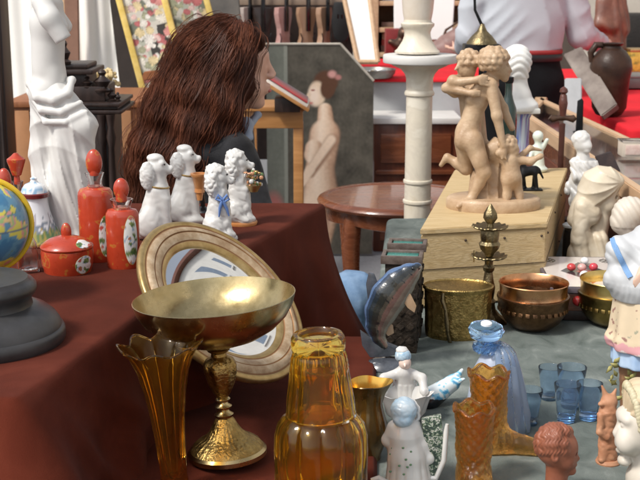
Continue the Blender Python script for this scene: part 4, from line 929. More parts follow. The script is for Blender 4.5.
# ------------------------------------------------------------------ two dark carved pots with enamel tops
CARVED = M('dark_carved_box', (.012, .009, .007), rough=.6, col2=(.045, .032, .022), scale=40, bump=1.0, bscale=90, spec=.3)
def pot(bx, by, w, dep, ytop, label, rz):
    F = Fr(bx, by, z=ZG); u = F.u; h = F.z(ytop); t = thing('carved_pot', label, 'pot', F.p, rz, 'square carved pots behind the trout vase'); w *= u; dep *= u
    m = MB(); m.box((0, 0, h/2-.006), (w, dep, h-.012), bev=.002)
    for k in range(5):
        z = .012+(h-.05)*k/5+.014
        for sx in (-1, 0, 1):
            m.box((sx*w*.31, -dep/2, z), (w*.20, .006, w*.20), Matrix.Rotation(R(45), 4, 'Y'), bev=.0015)
            m.box((w/2, sx*dep*.31, z), (.006, dep*.2, dep*.2), Matrix.Rotation(R(45), 4, 'X'), bev=.0015)
    m.build('body', CARVED, t)
    rim = MB(); r = .0075
    for s in (-1, 1):
        rim.box((0, s*(dep/2+.002), h-.008), (w+.016, r, .016), bev=.0015); rim.box((s*(w/2+.004), 0, h-.0081), (r, dep-.004, .0155), bev=.0015)
    rim.build('rim', M('silvery_brown_rim', (.09, .062, .05), rough=.4, col2=(.19, .15, .13), scale=60, metal=.3, bump=.2), t)
    MB().box((0, 0, h-.008), (w-.002, dep-.002, .007), bev=.001).build('enamel_inset', TEAL, t)
pot(401, 350, 32, 24, 253, 'dark carved square pot with teal inset top, directly behind the trout', R(-8))
pot(406, 334, 30, 20, 241, 'dark carved square pot with teal inset top, farther back by the pine box', R(-8))
# ================================================================== BACK HALF OF THE GREEN TABLE
# ------------------------------------------------------------------ pine box with the alabaster group
ZP = .865
a0, a1 = onz(421, 229, ZP), onz(547, 222, ZP); b0, b1 = onz(455, 170, ZP), onz(567, 168, ZP)
t = thing('pine_box', 'long pale pine wooden box under the alabaster lovers group', 'box', ((a0.x+a1.x)/2, (a0.y+a1.y)/2, ZG+.003))
o_ = Vector(t.location)
def hexa(name, low, hi, mat, par, bev=.003):
    m = MB(); bm = bmesh.new(); vs_ = [bm.verts.new(p) for p in low+hi]
    for q in ((3, 2, 1, 0), (4, 5, 6, 7), (0, 1, 5, 4), (1, 2, 6, 5), (2, 3, 7, 6), (3, 0, 4, 7)): bm.faces.new([vs_[i] for i in q])
    bmesh.ops.recalc_face_normals(bm, faces=bm.faces); bmesh.ops.bevel(bm, geom=list(bm.edges), offset=bev, segments=2, affect='EDGES')
    bm.verts.index_update(); m.add([v.co.copy() for v in bm.verts], [[v.index for v in f.verts] for f in bm.faces], flat=True); bm.free()
    return m.build(name, mat, par)
zt = ZP-o_.z
quad = [Vector((p.x-o_.x, p.y-o_.y, 0)) for p in (a0, a1, b1, b0)]
hexa('case', [q+Vector((0, 0, 0)) for q in quad], [q+Vector((0, 0, zt-.014)) for q in quad], PINE, t)
cen = sum(quad, Vector())/4
hexa('lid_board', [q+(q-cen).normalized()*.004+Vector((0, 0, zt-.0125)) for q in quad], [q+(q-cen).normalized()*.004+Vector((0, 0, zt)) for q in quad], PINE, t, .002)
nail = M('rusty_nail', (.07, .05, .04), rough=.5, metal=.6)
for (q0, q1) in ((0, 1), (1, 2)):
    a_, b_ = quad[q0], quad[q1]; dd = (b_-a_).normalized(); on = Vector((dd.y, -dd.x, 0))
    for f_ in (.04, .35, .66, .96):
        for z_ in (.02, zt-.03):
            p_ = a_.lerp(b_, f_)+on*.0005+Vector((0, 0, z_)); MB().sphere(p_, (.0028, .0028, .0028), 10, 8).build('nail', nail, t)
    p_ = (a_+b_)/2+on*.0012+Vector((0, 0, zt*.48)); L_ = (b_-a_).length
    MB().box(p_, (L_*.992, .0010, .0012), Matrix.Rotation(math.atan2(dd.y, dd.x), 4, 'Z')).build('board_joint', DARKW, t)
# ------------------------------------------------------------------ alabaster group: two embracing figures and a child
F = Fr(493, 207, z=ZP+.0005); g = Fig(F); u = F.u
t = thing('alabaster_group', 'tan alabaster group of two embracing nude figures with a small winged child', 'sculpture', F.p)
MB().lathe(F.prof([(46, 208), (47, 206), (47, 199), (45.5, 197), (44, 196)]) + [(.001, F.z(196))], 72, sy=.72).build('base', ALAB, t)
rock = disp(uni([g.c((490, 205, 4), (492, 160, 8), 20, 14), g.c((482, 205, 0), (480, 178, 4), 15, 10), g.c((505, 204, 6), (500, 172, 8), 16, 10), g.e(496, 150, -2, 12, 10, 13)], 8*u), lambda P: -u*1.4*np.abs(nz3(P/u, .28, 2))+u*2.2*np.abs(np.sin(P[:, 0]/u*.30+.5*np.sin(P[:, 2]/u*.1)+P[:, 1]/u*.1))**.6)
g.mesh('draped_rock', rock, (462, 134, 526, 206, 32), .9, ALAB, t)
wom = uni([g.c((469, 128, -6), (476, 104, -6), 10.5, 9.8), g.e(468, 134, -6, 13, 12, 15), g.e(463, 140, -12, 8.5, 7, 10), g.e(473, 141, -16, 8.5, 6, 10), g.c((477, 100, -6), (486, 84, -6), 11.5, 10.5), g.e(487, 84, -6, 11.5, 13, 7), g.c((470, 100, -13), (478, 86, -15), 4, 4),
           g.c((473, 142, -12), (484, 172, -16), 10.5, 7), g.e(480, 160, -18, 7, 6, 9), g.c((484, 172, -16), (472, 198, -15), 6.6, 4), g.e(480, 181, -13, 5.4, 5, 8), g.c((471, 198, -15), (463, 204, -20), 3.8, 2.8), g.c((465, 201, -18), (458, 206.5, -23), 3, 2.2),
           g.c((464, 142, -2), (466, 168, 6), 9.6, 6.8), g.c((466, 168, 6), (448, 158, 12), 6.4, 3.8), g.e(459, 164, 8, 6, 5, 5), g.c((447, 157, 12), (441, 165, 14), 3.4, 2.2),
           g.c((491, 85, -16), (497, 116, -22), 6.2, 5), g.c((497, 116, -22), (503, 145, -24), 5, 3), g.e(504, 150, -24, 3.2, 2.4, 5), g.c((504, 152, -24), (506, 159, -25), 1.5, 1), g.c((502, 152, -24), (502, 159, -25), 1.4, 1),
           g.c((490, 84, 4), (503, 108, 8), 6, 4.6), g.c((503, 108, 8), (512, 128, 2), 4.6, 3.2)], 3.2*u)
wh = uni([g.e(497, 65, -6, 10.5, 11.5, 12.5), g.e(503, 70, -6, 6.5, 8, 9.5), g.c((507, 66, -6), (511, 71, -6), 1.7, 1.5), g.e(507, 75, -6, 3, 4, 1.6), g.e(505, 79, -6, 3.4, 4.4, 3), g.c((493, 76, -6), (488, 88, -6), 6, 6.5)], 2.5*u)
wh = cut(wh, g.e(508, 65.5, -12, 2, 2.6, 1.6), 1.2*u)
whair = [g.e(494+13*math.cos(a_)*math.cos(e_), 61-12.5*math.sin(e_), -6+13.5*math.sin(a_)*math.cos(e_), 3.7) for e_, n_ in ((-.5, 14), (-.1, 15), (.3, 14), (.7, 10), (1.15, 6)) for k_ in range(n_) for a_ in (2*math.pi*(k_+.5*(n_ % 2))/n_+e_,) if not (math.cos(a_) > .5 and e_ < .2)]
whair = disp(uni(whair+[g.e(485, 53, -4, 5.5, 6, 5), g.e(494, 61, -6, 11.5, 12, 11)], 1.2*u), lambda P: -u*.7*np.abs(nz3(P/u, .8, 5)))
wom = uni([uni([wom, wh], 2.0*u), whair], 1.0*u)
man = uni([g.c((476, 150, 16), (471, 98, 14), 12, 12), g.e(467, 89, 12, 13, 13, 11), g.e(467, 67, 6, 9.5, 10, 12), g.c((468, 76, 8), (468, 90, 10), 6, 7), g.e(460.5, 67, 3, 3.6, 4.4, 7), g.c((458, 66, 0), (455.5, 69.5, -1), 1.4, 1.3),
           g.c((457, 82, 8), (453, 80, -10), 7, 5.2), g.c((452, 83, -10), (476, 80, -20), 5.2, 3.4), g.e(480, 79, -21, 4.6, 2.6, 3.4), g.c((455, 92, 6), (447, 88, -8), 6, 4.6), g.c((446, 88, -8), (470, 93, -20), 4.6, 3.2), g.e(473, 93, -21, 3.6, 2.4, 2.8)]
           +[g.c((481, 76.5+2.6*k_, -22), (487.5, 76+3.2*k_, -21.5), 1.3, .9) for k_ in range(4)]+[g.c((474, 91.5+2*k_, -22), (480, 91+2.4*k_, -21), 1.2, .8) for k_ in range(3)]+[
           g.c((482, 150, 14), (502, 180, 10), 11, 7.4), g.c((502, 180, 10), (496, 203, 10), 7, 4), g.e(493, 205, 6, 6, 4, 2.6)], 2.6*u)
mhair = disp(uni([g.e(469+10.5*math.cos(a_)*math.cos(e_), 62-10.5*math.sin(e_), 7+10.5*math.sin(a_)*math.cos(e_), 3.4) for e_, n_ in ((-.1, 12), (.4, 10), (.9, 7), (1.4, 3)) for k_ in range(n_) for a_ in (2*math.pi*k_/n_+e_,) if not (math.cos(a_) < -.6 and e_ < .3)]+[g.e(469, 62, 7, 9.5, 10, 9)], 1.2*u), lambda P: -u*.6*np.abs(nz3(P/u, .8, 1)))
cp = lambda x, y, d=0: (x, y, d)
put = uni([g.c((511, 176, -16), (510, 160, -16), 9.5, 8.5), g.e(511, 178, -17, 10, 9, 9), g.e(509, 146, -16, 8.4, 8, 9), g.e(513, 149, -18, 4.6, 5.2, 5.6), g.c((516.5, 148, -19), (518.5, 150.5, -19), 1.3, 1), g.e(516, 153.5, -19, 2, 2.6, 1.2), g.c((508, 182, -18), (507, 195, -18), 6, 4), g.c((507, 195, -18), (506, 203, -19), 4, 3), g.c((516, 182, -15), (519, 194, -15), 6, 4), g.c((519, 194, -15), (521, 203, -16), 4, 3), g.e(505, 205, -21, 3, 5, 2.4), g.e(522, 205, -18, 3, 5, 2.4),
           g.c((518, 160, -16), (531, 161, -18), 4.6, 3.6), g.c((531, 161, -18), (539, 157, -19), 3.4, 2.4), g.e(541, 156, -19, 3, 2, 2.6), g.c((503, 160, -18), (499, 153, -22), 4.2, 3), g.c((499, 153, -22), (502, 148, -23), 3, 2.2), g.c((519, 158, -9), (530, 148, -4), 4, 2.4), g.c((530, 148, -4), (541, 150, -2), 2.4, 1.2)], 3*u)
phair = disp(uni([g.e(508+8*math.cos(a_)*math.cos(e_), 145-8.4*math.sin(e_), -15+8*math.sin(a_)*math.cos(e_), 2.7) for e_, n_ in ((.0, 11), (.5, 9), (1.0, 6), (1.45, 2)) for k_ in range(n_) for a_ in (2*math.pi*k_/n_+e_,) if not (math.cos(a_) > .5 and e_ < .3)]+[g.e(508, 144, -15, 8, 8, 8)], 1.0*u), lambda P: -u*.4*np.abs(nz3(P/u, .9, 3)))
g.mesh('figures', uni([uni([wom, uni([man, mhair], 1.5*u)], 2.5*u), uni([put, phair], 1.2*u)], 1.5*u), (436, 42, 548, 208, 36), .85, ALAB, t, smooth_it=0)

# ------------------------------------------------------------------ bronze candlestick
F = Fr(487, 322, z=ZG); u = F.u; t = thing('candlestick', 'ornate dull bronze candlestick with two pierced drip pans and bud finial', 'candlestick', F.p)
MB().lathe(F.prof([(19, 323), (20, 321), (18, 318), (12, 314), (8, 309), (7, 304), (8, 301), (5.5, 298)]), 48, fn=gad(.03, 12)).build('base', BRONZE, t)
MB().lathe(F.prof([(5.5, 299), (6.5, 293), (7, 287), (5, 279), (4, 272), (5.5, 270), (6, 267), (4, 264), (4.5, 260), (5, 257)]), 32).build('stem', BRONZE, t)
def pan_(y, r, nme): return MB().lathe(F.prof([(3, y+2.5), (r*.6, y+1.5), (r*.9, y+.4), (r, y-1.2), (r*.97, y-2), (r*.75, y-.8), (3, y)]), 96, fn=lambda rr, z, a_, i: (rr*(1+(.05*math.cos(14*a_) if rr > r*.7*u else 0)), z+(.001*math.cos(14*a_) if rr > r*.7*u else 0))).build(nme, BRONZE, t)
pan_(257, 17.5, 'lower_drip_pan'); pan_(227.5, 17.5, 'upper_drip_pan')
MB().lathe(F.prof([(4, 256), (5, 253), (9, 249), (10.5, 244), (8.5, 241), (9, 238), (9.3, 230), (8, 228)]), 40, fn=gad(.03, 9)).build('urn', BRONZE, t)
MB().lathe(F.prof([(3.5, 227), (3, 223.5), (4.5, 221.5), (6.5, 218), (6, 213), (4, 209), (2.2, 206), (.4, 203.5)]), 40, fn=lambda r, z, a_, i: (r*(1+.09*math.cos(6*a_+i*.6)), z)).build('finial', BRONZE, t)
MB().tube([F.L(474, 262, -4), F.L(474, 256, -4), F.L(474, 250, -4)], [.0016, .0016, .0009], 8).build('snuffer_pin', BRASS, t)

# ------------------------------------------------------------------ oval embossed brass jardiniere
F = Fr(457, 334, z=ZG); u = F.u; t = thing('jardiniere', 'oval embossed brass planter with upright cast handle, left of the copper bowl', 'planter', F.p)
def emb(r, z, a_, i): return r*(1+(.022*math.sin(13*a_+2.3*math.sin(z*170))*math.sin(z*330+2*math.cos(7*a_)) if i in range(3, 12) else 0)), z
pr = F.prof([(29, 336), (31, 335), (32, 332)] + [(32+1.4*(k/9), 330-40*k/9) for k in range(10)] + [(33.5, 289), (35, 287.5), (35.2, 285.5), (34, 284.5), (33, 286)])
MB().lathe(pr, 160, fn=emb, sy=.72).build('body', BRASSEMB, t)
MB().lathe(F.prof([(33, 286), (32, 295), (31.5, 328), (.3, 331)]), 96, sy=.72, cap=False, fn=lambda r, z, a_, i: (r*(1+.012*math.sin(11*a_+z*200)), z)).build('lining', BRASSEMB, t)
m = MB(); hx = [(441, 287), (440, 294), (443, 303), (444, 315), (445, 326), (448, 338), (450, 342)]
yb = -.72*33.2*u
m.tube([Vector(F.L(x, y)).xz.to_3d() if False else Vector((F.L(x, y).x, yb*math.sqrt(max(.05, 1-((F.L(x, y).x)/(34*u))**2))-.004-.006*math.sin(math.pi*k/6), F.L(x, y).z)) for k, (x, y) in enumerate(hx)], [.0028, .0042, .003, .0046, .003, .0042, .002], 12); m.build('handle', BRONZE, t)
# ------------------------------------------------------------------ bowls
def bowl2(bx, by, sc, body, collar, label, inner):
    F = Fr(bx, by, z=ZG); u = F.u*sc; t = thing('metal_bowl', label, 'bowl', F.p); k = 1/math.cos(R(16))*u
    P = lambda rows: [(r*u, hh*k) for r, hh in rows]
    MB().lathe(P([(.3, 0), (14, 0), (20, 2), (27, 7.5), (32, 15), (34.4, 23), (35.2, 29), (36, 31.5), (35.6, 33), (33.8, 33.5)]), 96, cap=False).build('body', body, t)
    bd = MB()
    for q in range(30):
        a = 2*math.pi*q/30; r = 33.6*u
        bd.box((r*math.cos(a), r*math.sin(a), 20.5*k), (2.4*u, 4.6*u, 4.4*k), Matrix.Rotation(a, 4, 'Z') @ Matrix.Rotation(R(-14), 4, 'Y'), bev=.8*u)
    bd.build('embossed_band', body, t)
    MB().lathe(P([(33.8, 33.4), (33.2, 36), (33.6, 43), (34.6, 45.5), (34.2, 46.3), (33, 45), (32.4, 36), (32.8, 31)]), 96, cap=False).build('collar', collar, t)
    MB().lathe(P([(32.6, 33), (31, 22), (25, 10), (14, 4), (.3, 3)]), 72, cap=False).build('lining', inner, t)
bowl2(532, 328, 1.0, COPPERDK, COPPER, 'round copper bowl with dark embossed belly and bright collar', COPPERDK)
bowl2(612, 324, .98, M('olive_brass', (.16, .11, .035), rough=.3, metal=1, col2=(.30, .21, .07), scale=40, bump=.15), BRASSIN, 'brass bowl with bright yellow collar, half hidden behind the bisque lady', BRASSIN)

# ------------------------------------------------------------------ game cabinet
p0 = onz(551, 321, ZG); u = Fr(551, 321, z=ZG).u
t = thing('game_box', 'low wooden box with inlaid pale game board top and red knob', 'game box', (p0.x, p0.y, ZG+.003), R(-3))
bw, bd_, bh = .172, .27, .068
MB().box((bw/2, bd_/2, bh/2-.006), (bw, bd_, bh-.012), bev=.002).build('case', MAHOG, t)
MB().box((bw/2, bd_/2, .010), (bw+.004, bd_+.004, .020), bev=.002).build('base_strip', DARKW, t)
MB().box((bw/2, bd_/2, bh-.004), (bw+.010, bd_+.010, .012), bev=.002).build('top_edge', M('grey_violet_edge', (.10, .085, .105), rough=.4, var=.2), t)
def board(co):
    x, y = co.x/bw, co.y/bd_; dx, dy = abs(x-.5), abs(y-.5)
    if dx > .485 or dy > .485: return (.06, .05, .06)
    if dx+dy < .11: return (.45, .05, .04)
    if dx+dy < .30: return (.045, .045, .05)
    if min(abs(dx-.36), 1)**2+(dy-.36)**2 < .006: return (.09, .09, .09) if (math.sin(x*90)*math.sin(y*90)) > -.2 else (.6, .58, .55)
    if x > .5 and y < .5 and dx+dy < .40: return (.50, .16, .08)
    return (.70, .64, .60)
m = MB(); m.grid(lambda a, b: (bw*a, bd_*b, bh+.0026), 120, 110); m.build('board', VCGLOSS, t, colfn=board)
MB().sphere((bw*.30, -.006, bh*.62), .0105, 20, 14).build('knob', M('red_knob', (.42, .03, .03), rough=.25, coat=.4), t)
BALLR, BALLW = M('red_gaming_ball', (.50, .05, .05), rough=.22, coat=.5), M('white_gaming_ball', (.76, .74, .73), rough=.22, coat=.5)
for x, y, mt_, lb in ((.34, .50, BALLR, 'red ball lying on the left of the game board diamond'), (.47, .50, M('pink_gaming_ball', (.62, .36, .33), rough=.25, coat=.5), 'pinkish ball in the middle of the game board'),
                      (.56, .72, BALLW, 'white ball farthest back on the game board'), (.62, .52, M('crimson_gaming_ball', (.55, .06, .08), rough=.22, coat=.5), 'crimson ball right of the pinkish one on the game board'), (.44, .26, M('grey_white_gaming_ball', (.64, .66, .68), rough=.2, coat=.5), 'whitish ball at the front of the game board above the red knob')):
    q = t.matrix_basis @ Vector((bw*x, bd_*y, bh+.003)); o = MB().sphere((0, 0, .0085), (.0098, .0098, .0085), 20, 14).build('game_ball', mt_); o.location = q; tag(o, lb, 'ball', 'balls on the game board')
# black jar
F = Fr(570, 264, z=ZG); t = thing('black_jar', 'glossy black jar with white lid between the pine box and turbaned bust', 'jar', F.p)
MB().lathe(F.prof([(6, 265), (7.5, 264), (8.2, 255), (8.2, 236), (7, 229), (6.6, 227)]), 40).build('body', BLACKGLZ, t)
MB().lathe(F.prof([(7.5, 227.5), (9, 226.5), (9.2, 224.5), (7, 223), (.3, 221.5)]), 40).build('lid', M('blue_white_lid', (.55, .66, .74), rough=.3, col2=(.78, .80, .80), scale=90, coat=.4), t)

# ------------------------------------------------------------------ white seated figurine on a dark box
F0 = Fr(584, 258, z=ZG); t = thing('dark_box', 'dark wooden box behind the turbaned bust', 'box', F0.p)
hh = F0.z(209); MB().box((0, 0, hh/2), (.075, .07, hh), bev=.003).build('case', DARKW, t); MB().box((0, 0, hh-.012), (.081, .076, .006), bev=.002).build('moulding', MAHOG, t)
F = Fr(584, 209, Y=F0.p.y); F.p = F0.p+Vector((0, 0, hh)); g = Fig(F); u = F.u
t = thing('white_figurine', 'white glazed standing child figurine with folded arms and cap, behind the turbaned bust', 'figurine', F.p)
f = uni([g.c((583, 196, 0), (583, 168, 0), 11.5, 9.5), g.e(582, 143, 0, 8.5, 8.5, 10), g.e(586, 146, -4, 6, 6, 6), g.c((583, 165, 0), (583, 152, 0), 8, 6), g.c((575, 162, -2), (577, 177, -8), 5, 4), g.c((577, 177, -8), (590, 178, -12), 4.2, 3.4), g.c((592, 163, 0), (596, 176, -4), 5, 4.2), g.c((596, 176, -4), (588, 182, -10), 4, 3), g.c((579, 194, -4), (576, 207, -5), 6, 5), g.c((589, 192, -3), (584, 207, -6), 6.5, 5), g.c((588, 145, -7), (590, 147, -8), 1.3, 1.1), g.e(587, 151, -6, 3, 3.4, 2), g.e(575, 200, 2, 6, 6, 8), g.c((574, 176, 2), (568, 190, 4), 3, 4), g.e(590, 178, -12, 3, 2.6, 3)], 2.0*u)
f = disp(uni([f, disp(g.e(581, 139, 1, 9, 9, 8.5), lambda P: -u*1.0*np.abs(nz3(P/u, .6, 2)))], 1.0*u), lambda P: -u*1.3*np.abs(np.sin(P[:, 0]/u*.5+P[:, 2]/u*.2+.8*np.sin(P[:, 2]/u*.3)))*(P[:, 2] < F.z(160)))
g.mesh('body', f, (566, 124, 602, 212, 20), .85, PORC, t, smooth_it=0)

# ------------------------------------------------------------------ turbaned bust and the white bust beside it
F = Fr(592, 270, z=ZG); g = Fig(F); u = F.u
t = thing('turban_bust', 'cream alabaster bust of a lady in a wrapped turban looking right', 'bust', F.p)
f = uni([g.e(605, 198, 0, 13, 13, 16), g.e(609, 205, 0, 9, 10.5, 11), g.e(610, 194, 0, 7, 11, 6), g.c((616.5, 196, 0), (619.8, 203, 0), 1.8, 2.6), g.e(616.5, 208, 0, 2.6, 4.4, 1.5), g.e(615.8, 211, 0, 2.6, 4, 1.6), g.e(613.5, 216, 0, 4.4, 5.4, 4), g.e(609, 205, -8, 6, 4.6, 7), g.c((603, 212, 0), (596, 238, 0), 9, 10), g.c((596, 238, 0), (592, 262, 0), 11, 22), g.e(592, 266, 0, 23, 17, 8)], 3*u)
f = cut(f, g.e(615.5, 197, -7, 2.6, 3.6, 2.0), 1.5*u); f = cut(f, g.c((619.5, 209.6, -3), (619, 209.6, 3), .5), .5*u)
tur = uni([g.e(603, 182, 0, 18, 17, 16), g.e(597, 186, 0, 17, 17, 17), g.c((598, 188, 0), (585, 206, 0), 17, 13), g.c((585, 206, 0), (575, 220, -2), 12, 8), g.e(620, 181, -3, 4, 4.6, 4)], 5*u)
kx, kz = g.p(621, 181)[0]/u, g.p(621, 181)[2]/u
tur = disp(tur, lambda P: u*(1.5*np.abs(np.sin(np.arctan2(P[:, 2]/u-kz, P[:, 0]/u-kx)*8.5+P[:, 1]/u*.06))**.6-1.0)*np.clip((np.hypot(P[:, 0]/u-kx, P[:, 2]/u-kz)-3)/10, 0, 1))
bun = disp(uni([g.e(590, 214, -9, 11, 8, 11), g.c((583, 206, -9), (580, 240, -10), 8, 9)], 4*u), lambda P: -u*.9*np.abs(nz3(P/u, .34, 3)))
cloak = disp(uni([g.c((583, 236, -6), (580, 266, -6), 10, 15), g.c((600, 240, -10), (602, 266, -10), 8, 12)], 6*u), lambda P: -u*1.2*np.abs(np.sin(P[:, 0]/u*.4+P[:, 2]/u*.12)))
g.mesh('bust', uni([uni([uni([f, tur], .8*u), bun], 1.2*u), cloak], 2*u), (560, 160, 632, 276, 34), .85, M('cream_alabaster', (.56, .47, .34), rough=.45, col2=(.68, .61, .49), scale=16, bump=.08, coat=.1), t, smooth_it=0)
F = Fr(632, 285, z=ZG); g = Fig(F); u = F.u
t = thing('white_bust', 'white bisque bust with smooth round hair between turbaned bust and tall lady', 'bust', F.p)
f = uni([g.e(630, 214, 0, 17, 16, 17), g.e(620, 224, 0, 9, 10, 9), g.c((632, 226, 0), (632, 260, 0), 11, 13), g.c((632, 262, 0), (632, 284, 0), 17, 22)], 7*u)
f = disp(f, lambda P: -u*.9*np.abs(np.sin((P[:, 0]/u)*.5+(P[:, 2]/u)*.3))*(P[:, 2] > F.z(226)))
g.mesh('bust', f, (602, 192, 660, 288, 30), 1.1, BISQUEW, t, smooth_it=0)
# ------------------------------------------------------------------ plaster bust on painted pillar, dark bottle, small white putto, iron horse
F = Fr(520, 163, z=ZP+.0005); g = Fig(F); u = F.u
t = thing('plaster_bust', 'white plaster bust seen from behind, on a blue and violet painted pillar', 'bust', F.p)
f = uni([g.e(515, 64, 0, 13.5, 14, 17), g.e(519, 60, 2, 11, 13, 13), g.c((517, 78, 0), (520, 98, 0), 9.5, 10), g.c((520, 98, 0), (521, 106, 0), 11, 17)], 5*u)
f = cut(disp(f, lambda P: -u*1.5*np.abs(np.sin(P[:, 2]/u*.45+1.2*np.sin(P[:, 0]/u*.25)+P[:, 1]/u*.2))*(P[:, 2] > F.z(78))), lambda P: P[:, 2]-F.z(111), 1*u)
g.mesh('bust', f, (498, 42, 542, 113, 22), 1.0, M('plaster', (.76, .75, .72), rough=.7, var=.05), t)
MB().box((F.L(521, 112).x, 0, F.z(110)), (34*u, 26*u, 5*u), bev=1.2*u).build('plate', M('plaster_plate', (.72, .71, .66), rough=.7, var=.05), t)
def pil(co):
    n = mnoise.noise((co.x*140, co.y*140, co.z*40)); return (.10, .14, .42) if n > .15 else (.28, .12, .34) if n > -.05 else (.40, .48, .62) if n > -.25 else (.55, .62, .68)
MB().lathe(F.prof([(11, 163), (11.5, 160), (8.5, 154), (8, 140), (8, 118), (10, 114), (11, 112)]), 64).build('pillar', VCGLOSS, t, colfn=pil)
F = Fr(506, 172, z=ZP+.0005); t = thing('dark_bottle', 'slim black green bottle standing behind the alabaster lovers', 'bottle', F.p)
MB().lathe(F.prof([(8, 172), (9, 170), (9, 120), (8, 108), (5, 100), (3.6, 94), (3.6, 82)]), 32).build('body', M('black_green_glass', (.015, .03, .025), rough=.1, var=.3, coat=.5), t)
MB().lathe(F.prof([(4, 83), (4.6, 81), (4.6, 77), (.3, 76)]), 24).build('cap', IRON, t)
F = Fr(540, 172, z=ZP+.0005); g = Fig(F); u = F.u
t = thing('white_putto', 'tiny white glazed putto with floral touches on the pine box by the dagger', 'figurine', F.p)
f = uni([g.c((539, 168, 0), (538, 150, 0), 6, 5), g.e(538, 136, 0, 5.5), g.c((538, 148, 0), (538, 140, 0), 4, 3), g.c((533, 148, 0), (530, 158, -4), 2.6, 2), g.c((543, 147, 0), (547, 140, -2), 2.6, 2), g.e(539, 169, 0, 9, 7, 3)], 2.5*u)
g.mesh('body', f, (524, 126, 552, 173, 12), .8, M('green_white_glaze', (.72, .74, .68), rough=.25, col2=(.56, .66, .58), scale=140, coat=.5), t)
F = Fr(529, 190, z=ZP+.0005); g = Fig(F); u = F.u
t = thing('iron_figure', 'small black iron horse shaped figure beside the alabaster base', 'figurine', F.p)
f = uni([g.c((524, 172, 0), (535, 170, 0), 5, 4.4), g.c((524, 170, 0), (521, 160, 0), 3.4, 2.6), g.c((521, 160, 0), (516, 162, 0), 2.6, 1.8), g.c((523, 175, -3), (521, 189, -3), 2.2, 1.6), g.c((523, 175, 3), (525, 189, 3), 2.2, 1.6), g.c((535, 173, -3), (537, 189, -3), 2.2, 1.6), g.c((535, 173, 3), (533, 189, 3), 2.2, 1.6), g.c((539, 170, 0), (543, 178, 0), 1.6, 1), g.b(529, 189.5, 0, 13, 6, 1)], 2.5*u)
g.mesh('body', f, (510, 154, 548, 192, 10), .7, IRON, t)
# ------------------------------------------------------------------ iron tray stand with cone
F = Fr(478, 170, z=ZP+.0005); u = F.u
t = thing('iron_stand', 'black iron stand with rectangular tray, bronze cone and tall rod behind the lovers', 'stand', F.p)
MB().lathe(F.prof([(12, 170), (12.5, 168), (4, 165), (2.4, 160), (2.2, 56), (3, 54)]), 24).build('post', IRON, t)
MB().box((0, 0, F.z(48)), (35*u, 24*u, 8*u), bev=1.2*u).build('tray', IRON, t)
MB().lathe(F.prof([(15, 44), (14.5, 42), (10, 36), (5, 31), (3, 27), (2, 24), (.3, 23)]), 36).build('cone', BRONZE, t)
MB().tube([(0, 0, F.z(26)), F.L(475, 10), F.L(474, -26)], [1.6*u, 1.3*u, 1.3*u], 10).build('rod', IRON, t)
# ------------------------------------------------------------------ dagger on a stand
Y = 3.36; p = aty(559, 200, Y); F = Fr(559, 200, Y=Y); u = F.u; p.z = ZG+.003; F.p = p
t = thing('dagger', 'dark brown ornate dagger standing upright with carved cross guard', 'dagger', F.p)
MB().box((0, 0, .008), (.07, .05, .016), bev=.003).build('stand', DARKW, t)
MB().lathe([(.0055, .012), (.0075, .03), (.0085, F.L(560, 128).z), (.009, F.L(560, 124).z), (.004, F.L(560, 123).z)], 20, sy=.6).build('scabbard', M('dark_red_leather', (.07, .025, .018), rough=.4, var=.3, bump=.3), t)
zg = F.L(560, 118).z
MB().tube([(-12.5*u, 0, zg+1*u), (-10*u, 0, zg-1*u), (-4*u, 0, zg), (0, 0, zg+.5*u), (4*u, 0, zg), (10*u, 0, zg-1*u), (12.5*u, 0, zg+1*u)], [2.8*u, 3.8*u, 2.4*u, 3.4*u, 2.4*u, 3.8*u, 2.8*u], 14).build('guard', BRONZEDK, t)
z9, z1_ = F.L(560, 116).z, F.L(560, 95).z
MB().lathe([(3*u, z9), (3.6*u, lerp(z9, z1_, .3)), (4.4*u, lerp(z9, z1_, .6)), (3.2*u, z1_), (2.2*u, z1_+1*u), (4.2*u, z1_+3*u), (3.6*u, z1_+6*u), (1*u, z1_+8*u), (.2*u, z1_+8.4*u)], 24).build('grip', M('oxblood_grip', (.10, .03, .02), rough=.35, var=.3, bump=.5, bscale=200, coat=.3), t)
# ------------------------------------------------------------------ black plank and pale knife
Y = 3.0; q0, q1 = aty(622, 196, Y), aty(603, 154, Y+.12)
t = thing('black_plank', 'dark brown wooden strip leaning behind the turbaned bust', 'plank', ((q0.x+.03), q0.y-.02, ZG+.003))
base_ = Vector(t.location); d_ = (q1-Vector((q0.x, q0.y, q0.z))).normalized(); top_ = q1-base_; low_ = top_-d_*(top_.z/d_.z)
m = MB(); w_ = Vector((.022, .004, .006)); th = Vector((0, .008, 0))
hexa('board', [low_-w_-th, low_+w_-th, low_+w_+th, low_-w_+th], [top_-w_-th, top_+w_-th, top_+w_+th, top_-w_+th], DARKW, t, .002)
# ================================================================== THE STALLS BEHIND
def lbl_box(name, label, cat, c, size, mat, rot=None, bev=.004, group=None):
    t = thing(name, label, cat, c, 0, group); MB().box((0, 0, 0), size, rot, bev=bev).build('body', mat, t); return t
t = thing('building_wall', 'tan stuccoed building wall closing off the market far behind the stalls', 'wall', (0, 11, 0))
MB().box((0, .15, 2.2), (26, .3, 4.4)).build('wall', WALLST, t)
for k in range(6): MB().box((-9+3.6*k, -.012, 1.35), (1.0, .02, 2.3), bev=.004).build('shutter', M('faded_shutter', (.10, .075, .06), rough=.6, var=.2, scale=4), t)

